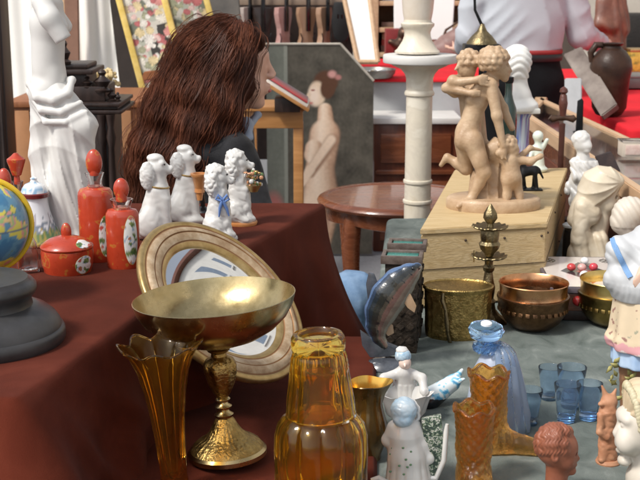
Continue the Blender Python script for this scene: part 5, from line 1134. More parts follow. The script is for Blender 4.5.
WHITEP_ = M('sill_stone', (.6, .59, .56), rough=.8)
t = thing('added_building', 'unseen pale building with dark windows added on the right for the round mirror to reflect', 'building', (8.5, 0, 0))  # out of view, added to give the round mirror a pale front to reflect
MB().box((2.5, 6, 6), (5, 26, 12)).build('wall', M('pale_plaster', (.58, .56, .52), rough=.9, var=.08, scale=1.5), t); MB().box((2.3, 6, 12.2), (5.6, 26.6, .4)).build('eaves', MAHOG, t)
wg = M('dark_window', (.16, .20, .26), rough=.15, var=.3)
for yy in range(-4, 18, 3):
    for zz_ in (3.4, 6.6, 9.8): w_ = MB().box((-.003, yy, zz_), (.04, .9, 1.5)).build('window', wg, t); MB().box((-.04, yy, zz_-.85), (.12, 1.2, .12)).build('sill', WHITEP_, w_)
# red table behind, left of the man
cloth('tablecloth', [(.22, 6.25), (1.12, 6.25), (1.12, 7.7), (.22, 7.7)], .85, .84, REDCLOTH, 'bright red cloth on the far table behind the marble column', wave=0, flare=lambda p, t: 0, rad=.02, step=.05)
t = thing('draped_table', 'table with grey drop cloth front standing under the far red cloth', 'table', (.67, 6.97, 0)); MB().box((0, 0, .417), (.88, 1.42, .834), bev=.01).build('drape', GREYCLOTH, t)
cloth('tablecloth', [(1.10, 4.25), (4.2, 4.25), (4.2, 6.9), (1.10, 6.9)], .85, .25, REDCLOTH, 'bright red cloth on the large table at the right behind the glass case', wave=.012, flare=lambda p, t: .01*t, rad=.03, step=.05)

# white topped cabinet
p = onz(373, 252, 0); Y0 = p.y; u = Fr(373, 252, z=0).u
t = thing('marble_top_cabinet', 'dark wooden cabinet with white marble top behind the marble column', 'cabinet', (p.x, Y0, 0))
zt = aty(400, 122, Y0).z; wd = 82*u
MB().box((wd/2, .24, (zt-.01)/2), (wd, .46, zt-.01), bev=.006).build('carcass', MAHOGZ, t)
MB().box((wd/2, .235, zt+.006), (wd+.03, .50, .03), bev=.006).build('marble_top', MARBLE, t)
MB().box((wd/2, -.001, zt*.62), (wd-.02, .02, .022), bev=.005).build('moulding', MAHOG, t)
for s in (0, 1): MB().box((wd*(.27+.46*s), .004, zt*.32), (wd*.38, .018, zt*.46), bev=.005).build('door', MAHOG, t)
MB().box((wd/2, .004, zt*.80), (wd*.84, .018, zt*.22), bev=.005).build('drawer', MAHOG, t)

# marble column pedestal with turned urn foot
F = Fr(420, 60, Y=3.62); u = F.u; F.p = Vector((F.p.x, 3.62, 0))
t = thing('marble_column', 'round cream marble pedestal column with ringed shaft and wide round top', 'column', F.p); z = F.z
MB().box((0, 0, .03), (.24, .24, .06), bev=.006).build('plinth', CREAMMARB, t)
MB().lathe([(.10, .06), (.105, .075), (.10, .09), (.08, .10), (.085, .115), (.07, .13), (13.8*u, .15), (13.6*u, z(203)), (14.8*u, z(202.5)), (15.2*u, z(201)), (14.8*u, z(199.5)), (13.6*u, z(199)), (13.4*u, z(183)), (14.6*u, z(182.5)), (15*u, z(181)), (14.6*u, z(179.5)), (13.4*u, z(179)), (13.2*u, z(96)), (14.8*u, z(95)), (15.2*u, z(93)), (14.4*u, z(91)), (13.4*u, z(90)), (13.6*u, z(78)), (15*u, z(74)), (19*u, z(69)), (27*u, z(65.5)), (30*u, z(63.5))], 64).build('shaft', CREAMMARB, t)
MB().lathe([(30*u, z(64)), (36.5*u, z(62.5)), (37*u, z(61.5)), (37*u, z(55.5)), (36.4*u, z(54.5)), (.3*u, z(54.3))], 72).build('top_slab', MARBLE, t)
F2 = Fr(417, 53, Y=3.62); zz = F2.p.z; F2.p = Vector((F.p.x-3*u, 3.62, z(54.3)+.0005))
t = thing('marble_urn', 'cream marble urn with waisted foot standing on the column top', 'urn', F2.p)
P2 = lambda y: F2.L(417, y).z
MB().lathe([(22*u, P2(53)), (22.5*u, P2(51)), (20*u, P2(49)), (17.5*u, P2(45)), (15*u, P2(41)), (13.2*u, P2(36)), (13*u, P2(32)), (14.5*u, P2(28)), (16.5*u, P2(26)), (16.8*u, P2(23.5)), (14*u, P2(22)), (13.5*u, P2(19))], 56).build('foot', CREAMMARB, t)
MB().lathe([(13.5*u, P2(20)), (15*u, P2(12)), (16*u, P2(0)), (19*u, P2(-14)), (24*u, P2(-30)), (26*u, P2(-44)), (24*u, P2(-45)), (.3*u, P2(-30))], 56).build('body', M('pale_pink_marble', (.62, .53, .42), rough=.35, col2=(.74, .68, .60), scale=5, dist=2, coat=.2), t)

# round mahogany table
Y = 4.0; p = aty(397, 195, Y); zt = p.z; u = (p-CAM).dot(FW)/FPX; r = 80*u
t = thing('round_table', 'round mahogany tripod table with moulded rim and apron, left of the marble column', 'table', (p.x, Y, 0))
MB().lathe([(r*.93, zt-.026), (r*.985, zt-.024), (r, zt-.016), (r*.985, zt-.008), (r*.955, zt-.004), (r*.93, zt), (r*.88, zt-.001), (r*.87, zt-.004), (.3*u, zt-.004)], 96).build('top', MAHOG, t)
MB().lathe([(r*.86, zt-.068), (r*.88, zt-.066), (r*.9, zt-.05), (r*.9, zt-.0255)], 96, fn=lambda rr, z_, a_, i: (rr, z_-(.012*abs(math.cos(2*a_)) if i < 2 else 0)), cap=True).build('apron', MAHOG, t)
for k in range(4):
    a = R(45+90*k); c, s = math.cos(a), math.sin(a)
    MB().tube([(r*.80*c, r*.80*s, zt-.045), (r*.84*c, r*.84*s, zt-.14), (r*.80*c, r*.80*s, zt-.34), (r*.74*c, r*.74*s, zt-.55), (r*.80*c, r*.80*s, .03), (r*.86*c, r*.86*s, .005)], [.030, .032, .022, .017, .018, .022], 12).build('leg', MAHOG, t)

# canvas with painted lady
Yc = 5.85; A_ = aty(266, 44, Yc); B_ = aty(372, 252, Yc)
Wd, zt, zb = B_.x-A_.x, A_.z, .012
t = thing('oil_painting', 'large unframed dark oil painting of a woman in profile, with clipped corner', 'painting', (A_.x, Yc, 0))
uq = Wd/106
def cvs(co):
    X = 266+co.x/uq; Yp = 44+(zt-co.z)/uq*.985
    n = mnoise.noise((X*.08, Yp*.08, 1)); n2 = mnoise.noise((X*.35, Yp*.3, 5))
    c = Vector((.085, .076, .060))*(1+.45*n+.22*n2)
    if X < 285: c = Vector((.17, .18, .15))*(1+.2*n+.1*n2)
    if 283 < X < 286.5: c = Vector((.26, .27, .23))
    def el(cx, cy, rx, ry, rot=0):
        dx, dy = X-cx, Yp-cy; q = math.cos(rot)*dx+math.sin(rot)*dy; w = -math.sin(rot)*dx+math.cos(rot)*dy
        return math.hypot(q/rx, w/ry)
    def cap_(x0, y0, x1, y1, r0, r1):
        vx, vy = x1-x0, y1-y0; tt = max(0, min(1, ((X-x0)*vx+(Yp-y0)*vy)/(vx*vx+vy*vy))); return math.hypot(X-x0-tt*vx, Yp-y0-tt*vy)/(r0+(r1-r0)*tt)
    def mix(col, d, soft=.14):
        nonlocal c; w = max(0, min(1, (1+soft-d)/(2*soft))); c = c.lerp(Vector(col), w)
    sk, sk2, hr = (.74, .57, .42), (.55, .37, .25), (.10, .045, .025)
    def lat(x0, y0, x1, y1, r0, r1):
        vx, vy = x1-x0, y1-y0; tt = max(0, min(1, ((X-x0)*vx+(Yp-y0)*vy)/(vx*vx+vy*vy))); return (X-x0-tt*vx)/(r0+(r1-r0)*tt)
    RMP = [(-1.1, (.50, .30, .20)), (-.75, (.72, .52, .38)), (-.3, (.86, .69, .54)), (.2, (.76, .57, .42)), (.7, (.52, .33, .22)), (1.1, (.24, .14, .09))]
    def rmp(q):
        for (a0, c0), (a1, c1) in zip(RMP, RMP[1:]):
            if q <= a1: k = max(0, (q-a0)/(a1-a0)); return tuple(c0[i]+(c1[i]-c0[i])*k for i in range(3))
        return RMP[-1][1]
    for seg in ((324, 108, 325, 126, 7, 9), (321, 208, 318, 236, 17, 13), (324, 132, 319, 166, 15, 14), (319, 166, 321, 205, 14, 19), (313, 146, 311, 152, 9, 8)):
        mix(rmp(lat(*seg)+.12*n2), cap_(*seg), .10)
    mix((.80, .62, .47), el(311, 200, 10, 14), .6)
    mix((.34, .20, .13), cap_(331, 138, 309, 170, 6.4, 5.2), .25); mix((.80, .62, .47), cap_(330, 137, 309, 167, 4.6, 3.8), .3); mix((.80, .62, .47), cap_(309, 167, 296, 188, 4.6, 3), .25)
    mix((.40, .24, .17), cap_(318, 215, 316, 240, 12, 8), .2); mix((.44, .16, .14), el(272, 205, 9, 14), .4)
    mix(hr, el(325, 80, 12, 10.5)); mix(sk, el(316, 92, 8.5, 12)); mix((.84, .68, .56), el(313, 94, 5, 8), .5); mix(sk, cap_(308, 93, 306.5, 96, 2, 1.5), .3)
    mix(hr, el(327, 86, 7.5, 11, .2)); mix((.30, .10, .08), el(312, 88.5, 2, .9), .4); mix((.50, .16, .14), el(310, 101, 2, 1.1), .5); mix((.58, .30, .27), el(331, 73, 4, 3.4), .4); mix((.45, .20, .18), el(337, 76, 3, 2.4), .4)
    return c
m = MB(); poly = lambda x: zt if x < Wd*.69 else lerp(zt, zt-36*uq, (x-Wd*.69)/(Wd*.31))
m.grid(lambda a, b: (Wd*a, -.0015-.0, lerp(zb, poly(Wd*a), b)), 150, 260); m.build('canvas', VCCANVAS, t, colfn=cvs)
m = MB(); m.prism([(0, zb), (Wd, zb), (Wd, zt-36*uq), (Wd*.69, zt), (0, zt)], .001, .022); m.build('stretcher', LIGHTW, t)
m = MB()
for (x0, z0_, x1, z1_) in ((0, zt, Wd*.69, zt), (Wd*.69, zt, Wd, zt-36*uq)): m.tube([(x0, -.001, z0_), (x1, -.001, z1_)], .006, 8)
m.build('edge_strip', M('raw_canvas_edge', (.44, .40, .34), rough=.8, var=.15), t)

# honey wood reading stand and sloped book
Y = 4.3; p0, p1 = aty(244, 110, Y), aty(303, 128, Y); u = (p0-CAM).dot(FW)/FPX
t = thing('wooden_stand', 'honey coloured wooden side table frame behind the woman', 'side table', ((p0.x+p1.x)/2, Y+.1, 0)); w = p1.x-p0.x; zt = p0.z
MB().box((0, -.1, (zt+p1.z)/2), (w, .024, zt-p1.z), bev=.003).build('apron', HONEY, t); MB().box((0, .1, (zt+p1.z)/2), (w-.01, .02, zt-p1.z), bev=.003).build('apron', HONEY, t)
MB().box((0, 0, zt+.006), (w+.012, .25, .016), bev=.003).build('top', HONEY, t)
for sx in (-1, 1):
    for sy in (-1, 1): MB().box((sx*(w/2-.018), sy*.093, p1.z/2), (.034, .03, p1.z+.0), bev=.003).build('leg', HONEY, t)
b0, b1 = aty(266, 76, Y), aty(309, 103, Y); ang = math.atan2(b1.z-b0.z, b1.x-b0.x); L_ = (b1-b0).length
t = thing('sloped_book', 'red covered book propped at a slant on the honey wood table', 'book', ((b0.x+b1.x)/2, Y+.01, (b0.z+b1.z)/2-.018))
rm = Matrix.Rotation(-ang, 4, 'Y')
MB().box((0, 0, 0), (L_, .19, .012), rm, bev=.002).build('back_cover', HONEY, t); MB().box((.001, 0, .014), (L_*.94, .18, .016), rm, bev=.002).build('pages', M('paper', (.62, .58, .52), rough=.8, var=.08), t)
def bkc(co): n = mnoise.noise((co.x*30, co.y*30, 3)); return (.42, .05, .05) if n > .05 else (.10, .10, .12) if n > -.2 else (.55, .45, .38)
m = MB(); m.box((-.002, 0, .026), (L_*.96, .185, .006), rm, bev=.0015); m.build('cover', VC, t, colfn=bkc)
MB().box((0, .0, .022-(b0.z+b1.z)/2+.018+zt+.0), (L_*.5, .12, .05), bev=.003).build('rest', DARKW, t)

# violins under a rail
Yv = 6.7; r0, r1 = aty(236, 3, Yv), aty(346, 1, Yv)
t = thing('display_rack', 'wooden rack with a long rail from which the violins hang', 'rack', ((r0.x+r1.x)/2, Yv, 0)); w = r1.x-r0.x+.08; zr = r0.z
MB().box((0, 0, zr+.006), (w, .04, .034), bev=.004).build('rail', M('taupe_rail', (.26, .19, .14), rough=.6, var=.15), t)
for s in (-1, 1): MB().box((s*(w/2-.02), .03, (zr+.35)/2), (.04, .04, zr+.35), bev=.004).build('post', DARKW, t)
MB().box((0, .03, zr+.33), (w, .04, .04), bev=.004).build('top_rail', DARKW, t)
MB().box((0, .16, .86), (w, .02, 1.05)).build('back_panel', M('dark_brown_panel', (.030, .018, .015), rough=.8, var=.3), t)
def violin(px, mat, label, rz, s=1.0):
    q = aty(px, 4, Yv-.05); t = thing('violin', label, 'violin', (q.x, Yv-.03, zr-.02), R(rz), 'violins hanging on the rack'); k = .36*s
    out = [(0, 0), (.22, -.005), (.235, -.08), (.20, -.17), (.155, -.25), (.15, -.33), (.19, -.40), (.27, -.50), (.275, -.62), (.20, -.72), (0, -.75)]
    pts = []
    for i in range(len(out)-1):
        for j in range(4):
            tt = j/4; pts.append((lerp(out[i][0], out[i+1][0], tt)*k*.66, lerp(out[i][1], out[i+1][1], tt)*k*1.3))
    poly_ = pts+[(out[-1][0]*k, out[-1][1]*k*1.3)]+[(-x, z_) for x, z_ in reversed(pts[1:])]
    MB().prism(poly_, -.018*s, .018*s, bev=.005*s).build('body', mat, t)
    MB().box((0, -.026*s, .02*s), (.024*s, .012*s, .30*s), bev=.003).build('neck', BLACKGLZ, t)
    MB().tube([(0, -.02*s, .16*s), (0, -.015*s, .21*s), (0, -.03*s, .235*s), (0, -.042*s, .22*s), (0, -.034*s, .205*s)], [.011*s, .011*s, .010*s, .008*s, .006*s], 10).build('scroll', mat, t)
    MB().box((0, -.024*s, -.20*s), (.045*s, .006*s, .010*s), bev=.002).build('bridge', LIGHTW, t)
    MB().prism([(-.012*s, -.25*s), (.012*s, -.25*s), (.018*s, -.38*s), (-.018*s, -.38*s)], -.028*s, -.019*s).build('tailpiece', BLACKGLZ, t)
    for sx in (-1, 1): MB().tube([(sx*.045*s, -.0185*s, -.14*s), (sx*.034*s, -.0185*s, -.17*s), (sx*.045*s, -.0185*s, -.22*s), (sx*.036*s, -.0185*s, -.25*s)], .003*s, 6).build('sound_hole', BLACKGLZ, t)
PINKV = M('pinkish_violin', (.36, .17, .15), rough=.4, col2=(.50, .30, .27), scale=14, coat=.3)
for px, mt_, lb, rz in ((246, M('grey_violin', (.34, .27, .24), rough=.4, col2=(.46, .38, .34), scale=14, coat=.3), 'pale greyish violin at the left end of the rack', 62), (262, M('dark_violin', (.035, .02, .016), rough=.3, var=.3, coat=.4), 'almost black violin between the pale greyish and the pinkish one', 15),
                        (283, PINKV, 'pinkish violin with pale edging hanging in the middle of the rack', 48), (306, VIOLINW, 'pale brown violin right of the pinkish one', 30), (324, VIOLINW, 'light brown violin turned sideways beside the black case', 55)):
    violin(px, mt_, lb, rz)
F = Fr(340, 2, Y=Yv-.08); u = F.u; t = thing('violin_case', 'black violin case hanging at the right end of the violin rack', 'case', F.p)
MB().prism([(F.L(x, y).x, F.L(x, y).z) for x, y in ((334, 2), (346, 2), (350, 14), (351, 30), (347, 40), (340, 43), (334, 38), (331, 22))], -.04, .04, bev=.01).build('shell', M('black_case', (.010, .010, .011), rough=.5, var=.3), t); MB().tube([F.L(338, 18, -16), F.L(338, 14, -20), F.L(342, 14, -20), F.L(342, 18, -16)], .005, 8).build('handle', IRON, t)

# bright leaning panel, shelf with books, odds and ends on the far red table
def slab(name, label, cat, pxs, Y, thick, mat, Yt=None, frame=None):
    """flat board from four photo points (bottom-left, bottom-right, top-right, top-left); top edge at depth Yt"""
    Yt = Yt or Y; P = [aty(*pxs[0], Y), aty(*pxs[1], Y), aty(*pxs[2], Yt), aty(*pxs[3], Yt)]
    o = (P[0]+P[1])/2; t = thing(name, label, cat, o); n = (P[1]-P[0]).cross(P[3]-P[0]).normalized()*thick
    hexa('panel', [p-o for p in P], [p-o-n for p in P], mat, t, min(.004, thick*.3))
    if frame:
        m = MB(); w, fm = frame; n1 = -n.normalized()
        if n1.y > 0: n1 = -n1
        for i in range(4):
            a, b = P[i]-o, P[(i+1) % 4]-o; m.tube([a, b], w, 8)
        m.build('frame', fm, t)
    return t
WHITEP = M('white_panel', (.80, .79, .77), rough=.6, var=.03, scale=3)
slab('white_mirror', 'tall white framed mirror leaning in the background beside the bookshelf', 'mirror', ((358, 62), (378, 62), (366, -30), (338, -30)), 6.0, .02, WHITEP, 6.2, (.012, LIGHTW))
t = thing('bookshelf', 'tan wooden bookshelf with stacked books in the background', 'bookshelf', (aty(374, 0, 7.9).x, 7.9, 0)); u = 7.9*1.02/FPX
for s in (0, 1): MB().box((s*1.0, .15, .9), (.06, .3, 1.8), bev=.004).build('side', LIGHTW, t)
for z in (.86, 1.02, 1.19, 1.36, 1.54): MB().box((.5, .15, z), (.94, .28, .03), bev=.003).build('shelf_board', LIGHTW, t)
MB().box((.5, .31, .9), (1.0, .02, 1.8)).build('back', M('shelf_back', (.22, .15, .10), rough=.8), t)
rb = random.Random(5)
for z in (.875, 1.035, 1.205, 1.375):
    x = .05
    while x < .9:
        w_ = rb.uniform(.10, .20); hh = 0
        for k in range(rb.randint(1, 3)):
            c = rb.choice([(.55, .50, .42), (.30, .34, .42), (.16, .10, .08), (.40, .30, .20), (.62, .60, .58), (.34, .06, .05)]); h1 = rb.uniform(.025, .045)
            o = MB().box((0, 0, h1/2), (w_*rb.uniform(.85, 1), .18, h1), bev=.003).build('book', M('book_cover', c, rough=.7, var=.1)); o.location = (t.location.x+x+w_/2, t.location.y+.14, z+hh+.001)
            tag(o, 'closed book lying in a pile on the tan background shelf', 'book', 'books on the background shelf'); hh += h1+.001
        x += w_+rb.uniform(.01, .05)
TR = .854
F = Fr(372, 77, z=TR); t = thing('metal_tray', 'shallow dark metal tray full of trinkets on the far red cloth', 'tray', F.p); u = F.u
MB().lathe([(.3*u, 0), (20*u, 0), (23*u, 4*u), (24*u, 8*u), (23*u, 8*u), (20*u, 2*u), (.3*u, 1.5*u)], 32, sy=1.1).build('body', M('grey_tray', (.20, .20, .19), rough=.4, metal=.6, col2=(.33, .32, .29), scale=40), t)
for k in range(18):
    rr = rng.uniform(0, 17)*u; a = rng.uniform(0, 6.28); mt_ = rng.choice((SILVER, BRASS, IRON, MARBLE)); o = MB().sphere((0, 0, 0), (rng.uniform(2, 4)*u, rng.uniform(2, 3)*u, rng.uniform(1, 3)*u), 10, 8).build('trinket', mt_); o.location = F.p+Vector((rr*math.cos(a), rr*math.sin(a), 4.5*u)); tag(o, 'little metal trinket lying in the dark tray on the far red cloth', 'trinket', 'trinkets in the tray')
lbl_box('red_box', 'dark red box on the far red table left of the marble urn', 'box', onz(399, 62, TR)+Vector((0, .1, .10)), (.16, .16, .19), M('dark_red_box', (.20, .025, .025), rough=.5, var=.2))
F = Fr(405, 63, z=TR); g = Fig(F); u = F.u; t = thing('bronze_figure', 'brown bronze crouching figure between red box and marble urn', 'figurine', F.p)
g.mesh('body', disp(uni([g.c((403, 60, 0), (400, 45, 0), 8, 7), g.e(406, 34, 0, 8), g.c((398, 46, -4), (391, 42, -4), 4, 3)], 4*u), lambda P: -u*.9*np.abs(nz3(P/u, .4))), (384, 22, 420, 66, 14), 1.2, BRONZEDK, t)
F = Fr(446, 62, z=TR); g = Fig(F); u = F.u; t = thing('leather_bag', 'soft mauve brown leather bag slumped on the far red table', 'bag', F.p)
g.mesh('body', disp(uni([g.c((436, 54, 0), (462, 52, 0), 12, 13), g.c((450, 45, 0), (464, 30, 0), 12, 7)], 8*u), lambda P: -u*1.4*np.abs(nz3(P/u, .16))), (418, 18, 482, 66, 22), 1.5, M('mauve_leather', (.17, .10, .09), rough=.5, col2=(.26, .16, .14), scale=20, bump=.2), t); MB().tube([F.L(440, 46), F.L(446, 30), F.L(458, 22), F.L(466, 32)], .008, 8).build('strap', BRONZEDK, t)
F = Fr(436, 58, z=TR); t = thing('brass_pot', 'ribbed brass coloured pot behind the marble urn', 'pot', F.p+Vector((0, .25, 0))); u = F.u*1.04
MB().lathe([(.3*u, 0), (10*u, 0), (15*u, 8*u), (16*u, 18*u), (12*u, 26*u), (13*u, 29*u), (11*u, 28*u), (.3*u, 20*u)], 40, fn=gad(.05, 14)).build('body', BRASSEMB, t)
slab('white_board', 'white sheet board standing behind the marble urn', 'board', ((394, 40), (452, 40), (456, -20), (394, -20)), 7.55, .02, WHITEP, 7.62)

# ------------------------------------------------------------------ glass topped display case
ZC = .90
c0, c1, c2, c3 = onz(640, 192, ZC), onz(524, 114, ZC), onz(541, 97, ZC), onz(640, 142, ZC)
c0, c3 = c0+(c0-c1).normalized()*.25, c3+(c3-c2).normalized()*.25
o = Vector((c0.x, c0.y, 0)); t = thing('display_case', 'long wooden display case with glass lid and pale rails, right background', 'display case', o)
fl = [Vector((p.x, p.y, 0))-o for p in (c0, c1, c2, c3)]; zv = lambda q, z: Vector((q.x, q.y, z))
cn = sum(fl, Vector())/4; ins = lambda q, k: cn+(q-cn)*k
fl = [fl[0], fl[3], fl[2], fl[1]]
hexa('carcass', [zv(q, .02) for q in fl], [zv(q, ZC-.09) for q in fl], M('red_brown_case', (.12, .035, .02), rough=.4, col2=(.20, .07, .04), scale=6, stretch=(6, 1, 6), coat=.1), t, .004)
m = MB()
for i in range(4):
    a, b = fl[i], fl[(i+1) % 4]; d = (b-a).normalized(); nn = Vector((-d.y, d.x, 0))*.026
    hexa('rail', [zv(a, ZC-.045), zv(b, ZC-.045), zv(b+nn, ZC-.045), zv(a+nn, ZC-.045)] , [zv(a, ZC), zv(b, ZC), zv(b+nn, ZC), zv(a+nn, ZC)], LIGHTW, t, .003)
    hexa('side_wall', [zv(a+nn*.1, ZC-.0895), zv(b+nn*.1, ZC-.0895), zv(b+nn*.8, ZC-.0895), zv(a+nn*.8, ZC-.0895)], [zv(a+nn*.1, ZC-.0455), zv(b+nn*.1, ZC-.0455), zv(b+nn*.8, ZC-.0455), zv(a+nn*.8, ZC-.0455)], MAHOG, t, .001)
def liner(co): n = mnoise.noise((co.x*6, co.y*6, 2)); return (.30, .27, .27) if n > -.1 else (.42, .41, .42) if n > -.3 else (.20, .15, .14)
m = MB(); q4 = [zv(ins(q, .93), ZC-.086) for q in fl]; m.grid(lambda a, b: (q4[0].lerp(q4[1], a)).lerp(q4[3].lerp(q4[2], a), b), 40, 80); m.build('lining', VC, t, colfn=liner)
hexa('glass_lid', [zv(ins(q, .90), ZC-.010) for q in fl], [zv(ins(q, .90), ZC-.006) for q in fl], PANE, t, .001)
mid = lambda a, b: o+zv(q4[0].lerp(q4[1], a).lerp(q4[3].lerp(q4[2], a), b), ZC-.084)
for k, (a, b, sx, sy, mt_, lb) in enumerate(((.3, .35, .10, .16, M('grey_card', (.40, .40, .42), rough=.8), 'grey card lying in the display case'), (.6, .5, .10, .22, M('brown_card', (.22, .17, .15), rough=.8), 'brown card lying in the display case'), (.35, .72, .11, .2, M('lilac_card', (.44, .42, .48), rough=.8), 'pale lilac sheet at the far end of the display case'))):
    q = mid(a, b); lbl_box('card', lb, 'card', q+Vector((0, 0, .004)), (sx, sy, .006), mt_, bev=.001)
q = onz(627, 158, ZC); t = thing('card_box', 'small box with pale card label and clear lid on the glass case rail', 'box', q); 
MB().box((.03, .03, .022), (.085, .06, .04), bev=.003).build('body', M('cream_card', (.55, .48, .40), rough=.7, var=.1), t); MB().box((.03, -.0008, .022), (.07, .003, .027), bev=.001).build('label', M('pinkish_label', (.52, .34, .30), rough=.7, col2=(.66, .56, .50), scale=60), t); MB().box((.03, .03, .0445), (.088, .063, .004), bev=.001).build('lid', CLEAR, t)
q = onz(581, 134, ZC); t = thing('sheath', 'narrow black sheath standing upright on the case rail beside the dagger', 'sheath', q+Vector((0, .03, 0))); MB().prism([(-.011, 0), (.011, 0), (.009, .10), (.004, .108), (-.009, .10)], -.004, .004, bev=.001).build('body', IRON, t); MB().box((0, 0, .002), (.034, .02, .006), bev=.001).build('foot', IRON, t)

# ------------------------------------------------------------------ things on the right red table
F = Fr(597, 86, Y=4.62); F.p = Vector((F.p.x+.05, 4.62, TR)); u = F.u
t = thing('bronze_jug', 'big round brown bronze jug lying behind the leaning board', 'jug', F.p); zz = lambda y: F.L(597, y).z
MB().lathe([(11*u, 0), (13*u, .004), (17*u, .03), (19*u, zz(78)), (21*u, zz(68)), (19.5*u, zz(59)), (14*u, zz(51)), (9.5*u, zz(48)), (9*u, zz(46)), (11*u, zz(44)), (11.4*u, zz(43)), (9.5*u, zz(43)), (.3*u, zz(50))], 48).build('body', DKJUG, t)
MB().tube([(-9*u, 0, zz(45)), (-16*u, 0, zz(45)), (-21*u, 0, zz(53)), (-19.5*u, 0, zz(62))], [.012, .014, .013, .01], 10).build('handle', DKJUG, t)
F = Fr(616, 70, z=TR); g = Fig(F); u = F.u; t = thing('carved_figure', 'tall carved reddish wooden robed figure on the right red table', 'sculpture', F.p)
f = uni([g.c((612, 70, 0), (612, 20, 0), 14, 12), g.c((612, 20, 0), (610, -6, 0), 12, 9), g.e(609, -18, 0, 7, 7, 10), g.c((602, 2, -4), (600, 24, -10), 5, 4), g.c((600, 24, -10), (612, 28, -13), 4, 3.4), g.c((621, 2, 0), (625, 30, -4), 5, 4)], 5*u)
f = disp(f, lambda P: -u*1.4*np.abs(np.sin(np.arctan2(P[:, 1], P[:, 0]+4*u)*5+P[:, 2]/u*.06)))
g.mesh('body', f, (590, -32, 636, 74, 20), 1.4, M('red_brown_carving', (.09, .035, .022), rough=.45, col2=(.20, .09, .058), scale=14, bump=.3, coat=.1), t)
slab('leaning_board', 'worn grey brown wooden board leaning on the red cloth behind the dagger', 'board', ((601, 116), (617, 104), (581, 46), (563, 54)), 4.40, .03, M('worn_grey_board', (.085, .06, .05), rough=.5, col2=(.25, .21, .18), scale=5, stretch=(2, 2, 1), bump=.3), 4.75)
slab('grey_panel', 'pale grey panel standing between trousers and leaning board', 'panel', ((565, 116), (582, 116), (582, 78), (565, 78)), 4.42, .012, M('pale_grey_panel', (.42, .43, .44), rough=.6, var=.08), 4.46)
p = onz(630, 89, TR); t = thing('silver_case', 'flat grey metal case on the right red table', 'case', p); MB().box((.04, .1, .028), (.17, .22, .05), bev=.006).build('body', M('grey_metal_case', (.14, .13, .125), rough=.4, metal=.4, var=.2, scale=14), t); MB().box((.04, .1, .057), (.175, .225, .010), bev=.003).build('lid', M('grey_metal_lid', (.20, .19, .18), rough=.4, metal=.4, var=.2, scale=14), t)
p = onz(636, 72, TR); t = thing('gold_tin', 'gold and green decorated tin box on the right red table', 'tin', p); MB().box((.03, .06, .055), (.13, .12, .11), bev=.006).build('body', M('gold_tin', (.42, .32, .05), rough=.35, ramp=[(.35, (.10, .14, .04)), (.5, (.50, .36, .06)), (.7, (.62, .48, .12))], scale=30, metal=.2), t); MB().box((.03, .06, .117), (.135, .125, .016), bev=.004).build('lid', GOLDPAINT, t)
p = onz(632, 50, TR); lbl_box('dark_basket', 'dark lidded basket far back on the right red table', 'basket', p+Vector((.1, .1, .13)), (.34, .3, .24), M('dark_basket', (.02, .018, .016), rough=.7, bump=.8, bscale=60), bev=.03)
p = onz(618, 66, TR); t = thing('blue_bundle', 'small blue and red folded cloth bundle by the carved figure', 'cloth', p+Vector((.13, .12, 0))); MB().box((0, 0, .02), (.16, .12, .04), bev=.014).build('red_fold', REDCLOTH, t); MB().box((.01, 0, .055), (.13, .10, .03), bev=.012).build('blue_fold', M('blue_cloth', (.05, .12, .38), rough=.8), t)

# ------------------------------------------------------------------ left background
CURT = M('white_hanging_sheet', (.86, .84, .79), rough=.9, var=.03, scale=4)
def curtain(px0, px1, Y, label, seed, amp=.016):
    a, b = aty(px0, 50, Y), aty(px1, 50, Y); t = thing('hanging_sheet', label, 'sheet', (a.x, Y, 0)); w = b.x-a.x; m = MB()
    m.grid(lambda uu_, vv: (w*uu_, amp*math.sin(uu_*9+seed)+amp*.6*math.sin(uu_*21+seed*2+vv*2), .55+1.5*vv), 60, 20)
    o = m.build('sheet', CURT, t); md = o.modifiers.new('thick', 'SOLIDIFY'); md.thickness = .003
    MB().tube([(-.06, 0, 2.055), (w+.06, 0, 2.055)], .016, 10).build('rod', LIGHTW, t)
    for s in (-.04, w+.04): MB().tube([(s, 0, 0), (s, 0, 2.05)], .014, 8).build('pole', LIGHTW, t)
curtain(8, 78, 5.62, 'bright white sheet hanging behind the marble statuette', 1); curtain(76, 126, 5.34, 'bright white sheet hanging behind the dark carved cabinet', 2.2)
slab('pink_board', 'narrow pinkish wooden board standing between the two white sheets', 'board', ((66, 96), (80, 96), (78, -20), (64, -20)), 5.30, .02, M('pinkish_wood', (.36, .20, .14), rough=.5, var=.15, scale=10), 5.2)
# dark post with pale studs
F = Fr(0, 152, Y=3.7); p = Vector((F.p.x, 3.7, 0)); u = F.u; t = thing('carved_post', 'tall black brown carved furniture post with a row of studs, far left', 'post', p); zz = lambda y: aty(0, y, 3.7).z
MB().box((-.06, 0, .80), (.20, .10, 1.6), bev=.006).build('post', DARKW, t); MB().box((-.05, 0, .04), (.26, .16, .08), bev=.008).build('foot', DARKW, t)
m = MB(); m.tube([(.028, -.052, .1), (.028, -.052, 1.6)], .007, 8); m.tube([(.006, -.052, .1), (.006, -.052, 1.6)], .005, 8); m.build('beading', DARKW, t)
sm = M('pale_stud', (.42, .38, .34), rough=.3, metal=.7)
for k in range(14): MB().sphere((.017, -.053, zz(78-6.2*k)), .0055, 10, 8).build('stud', sm, t)
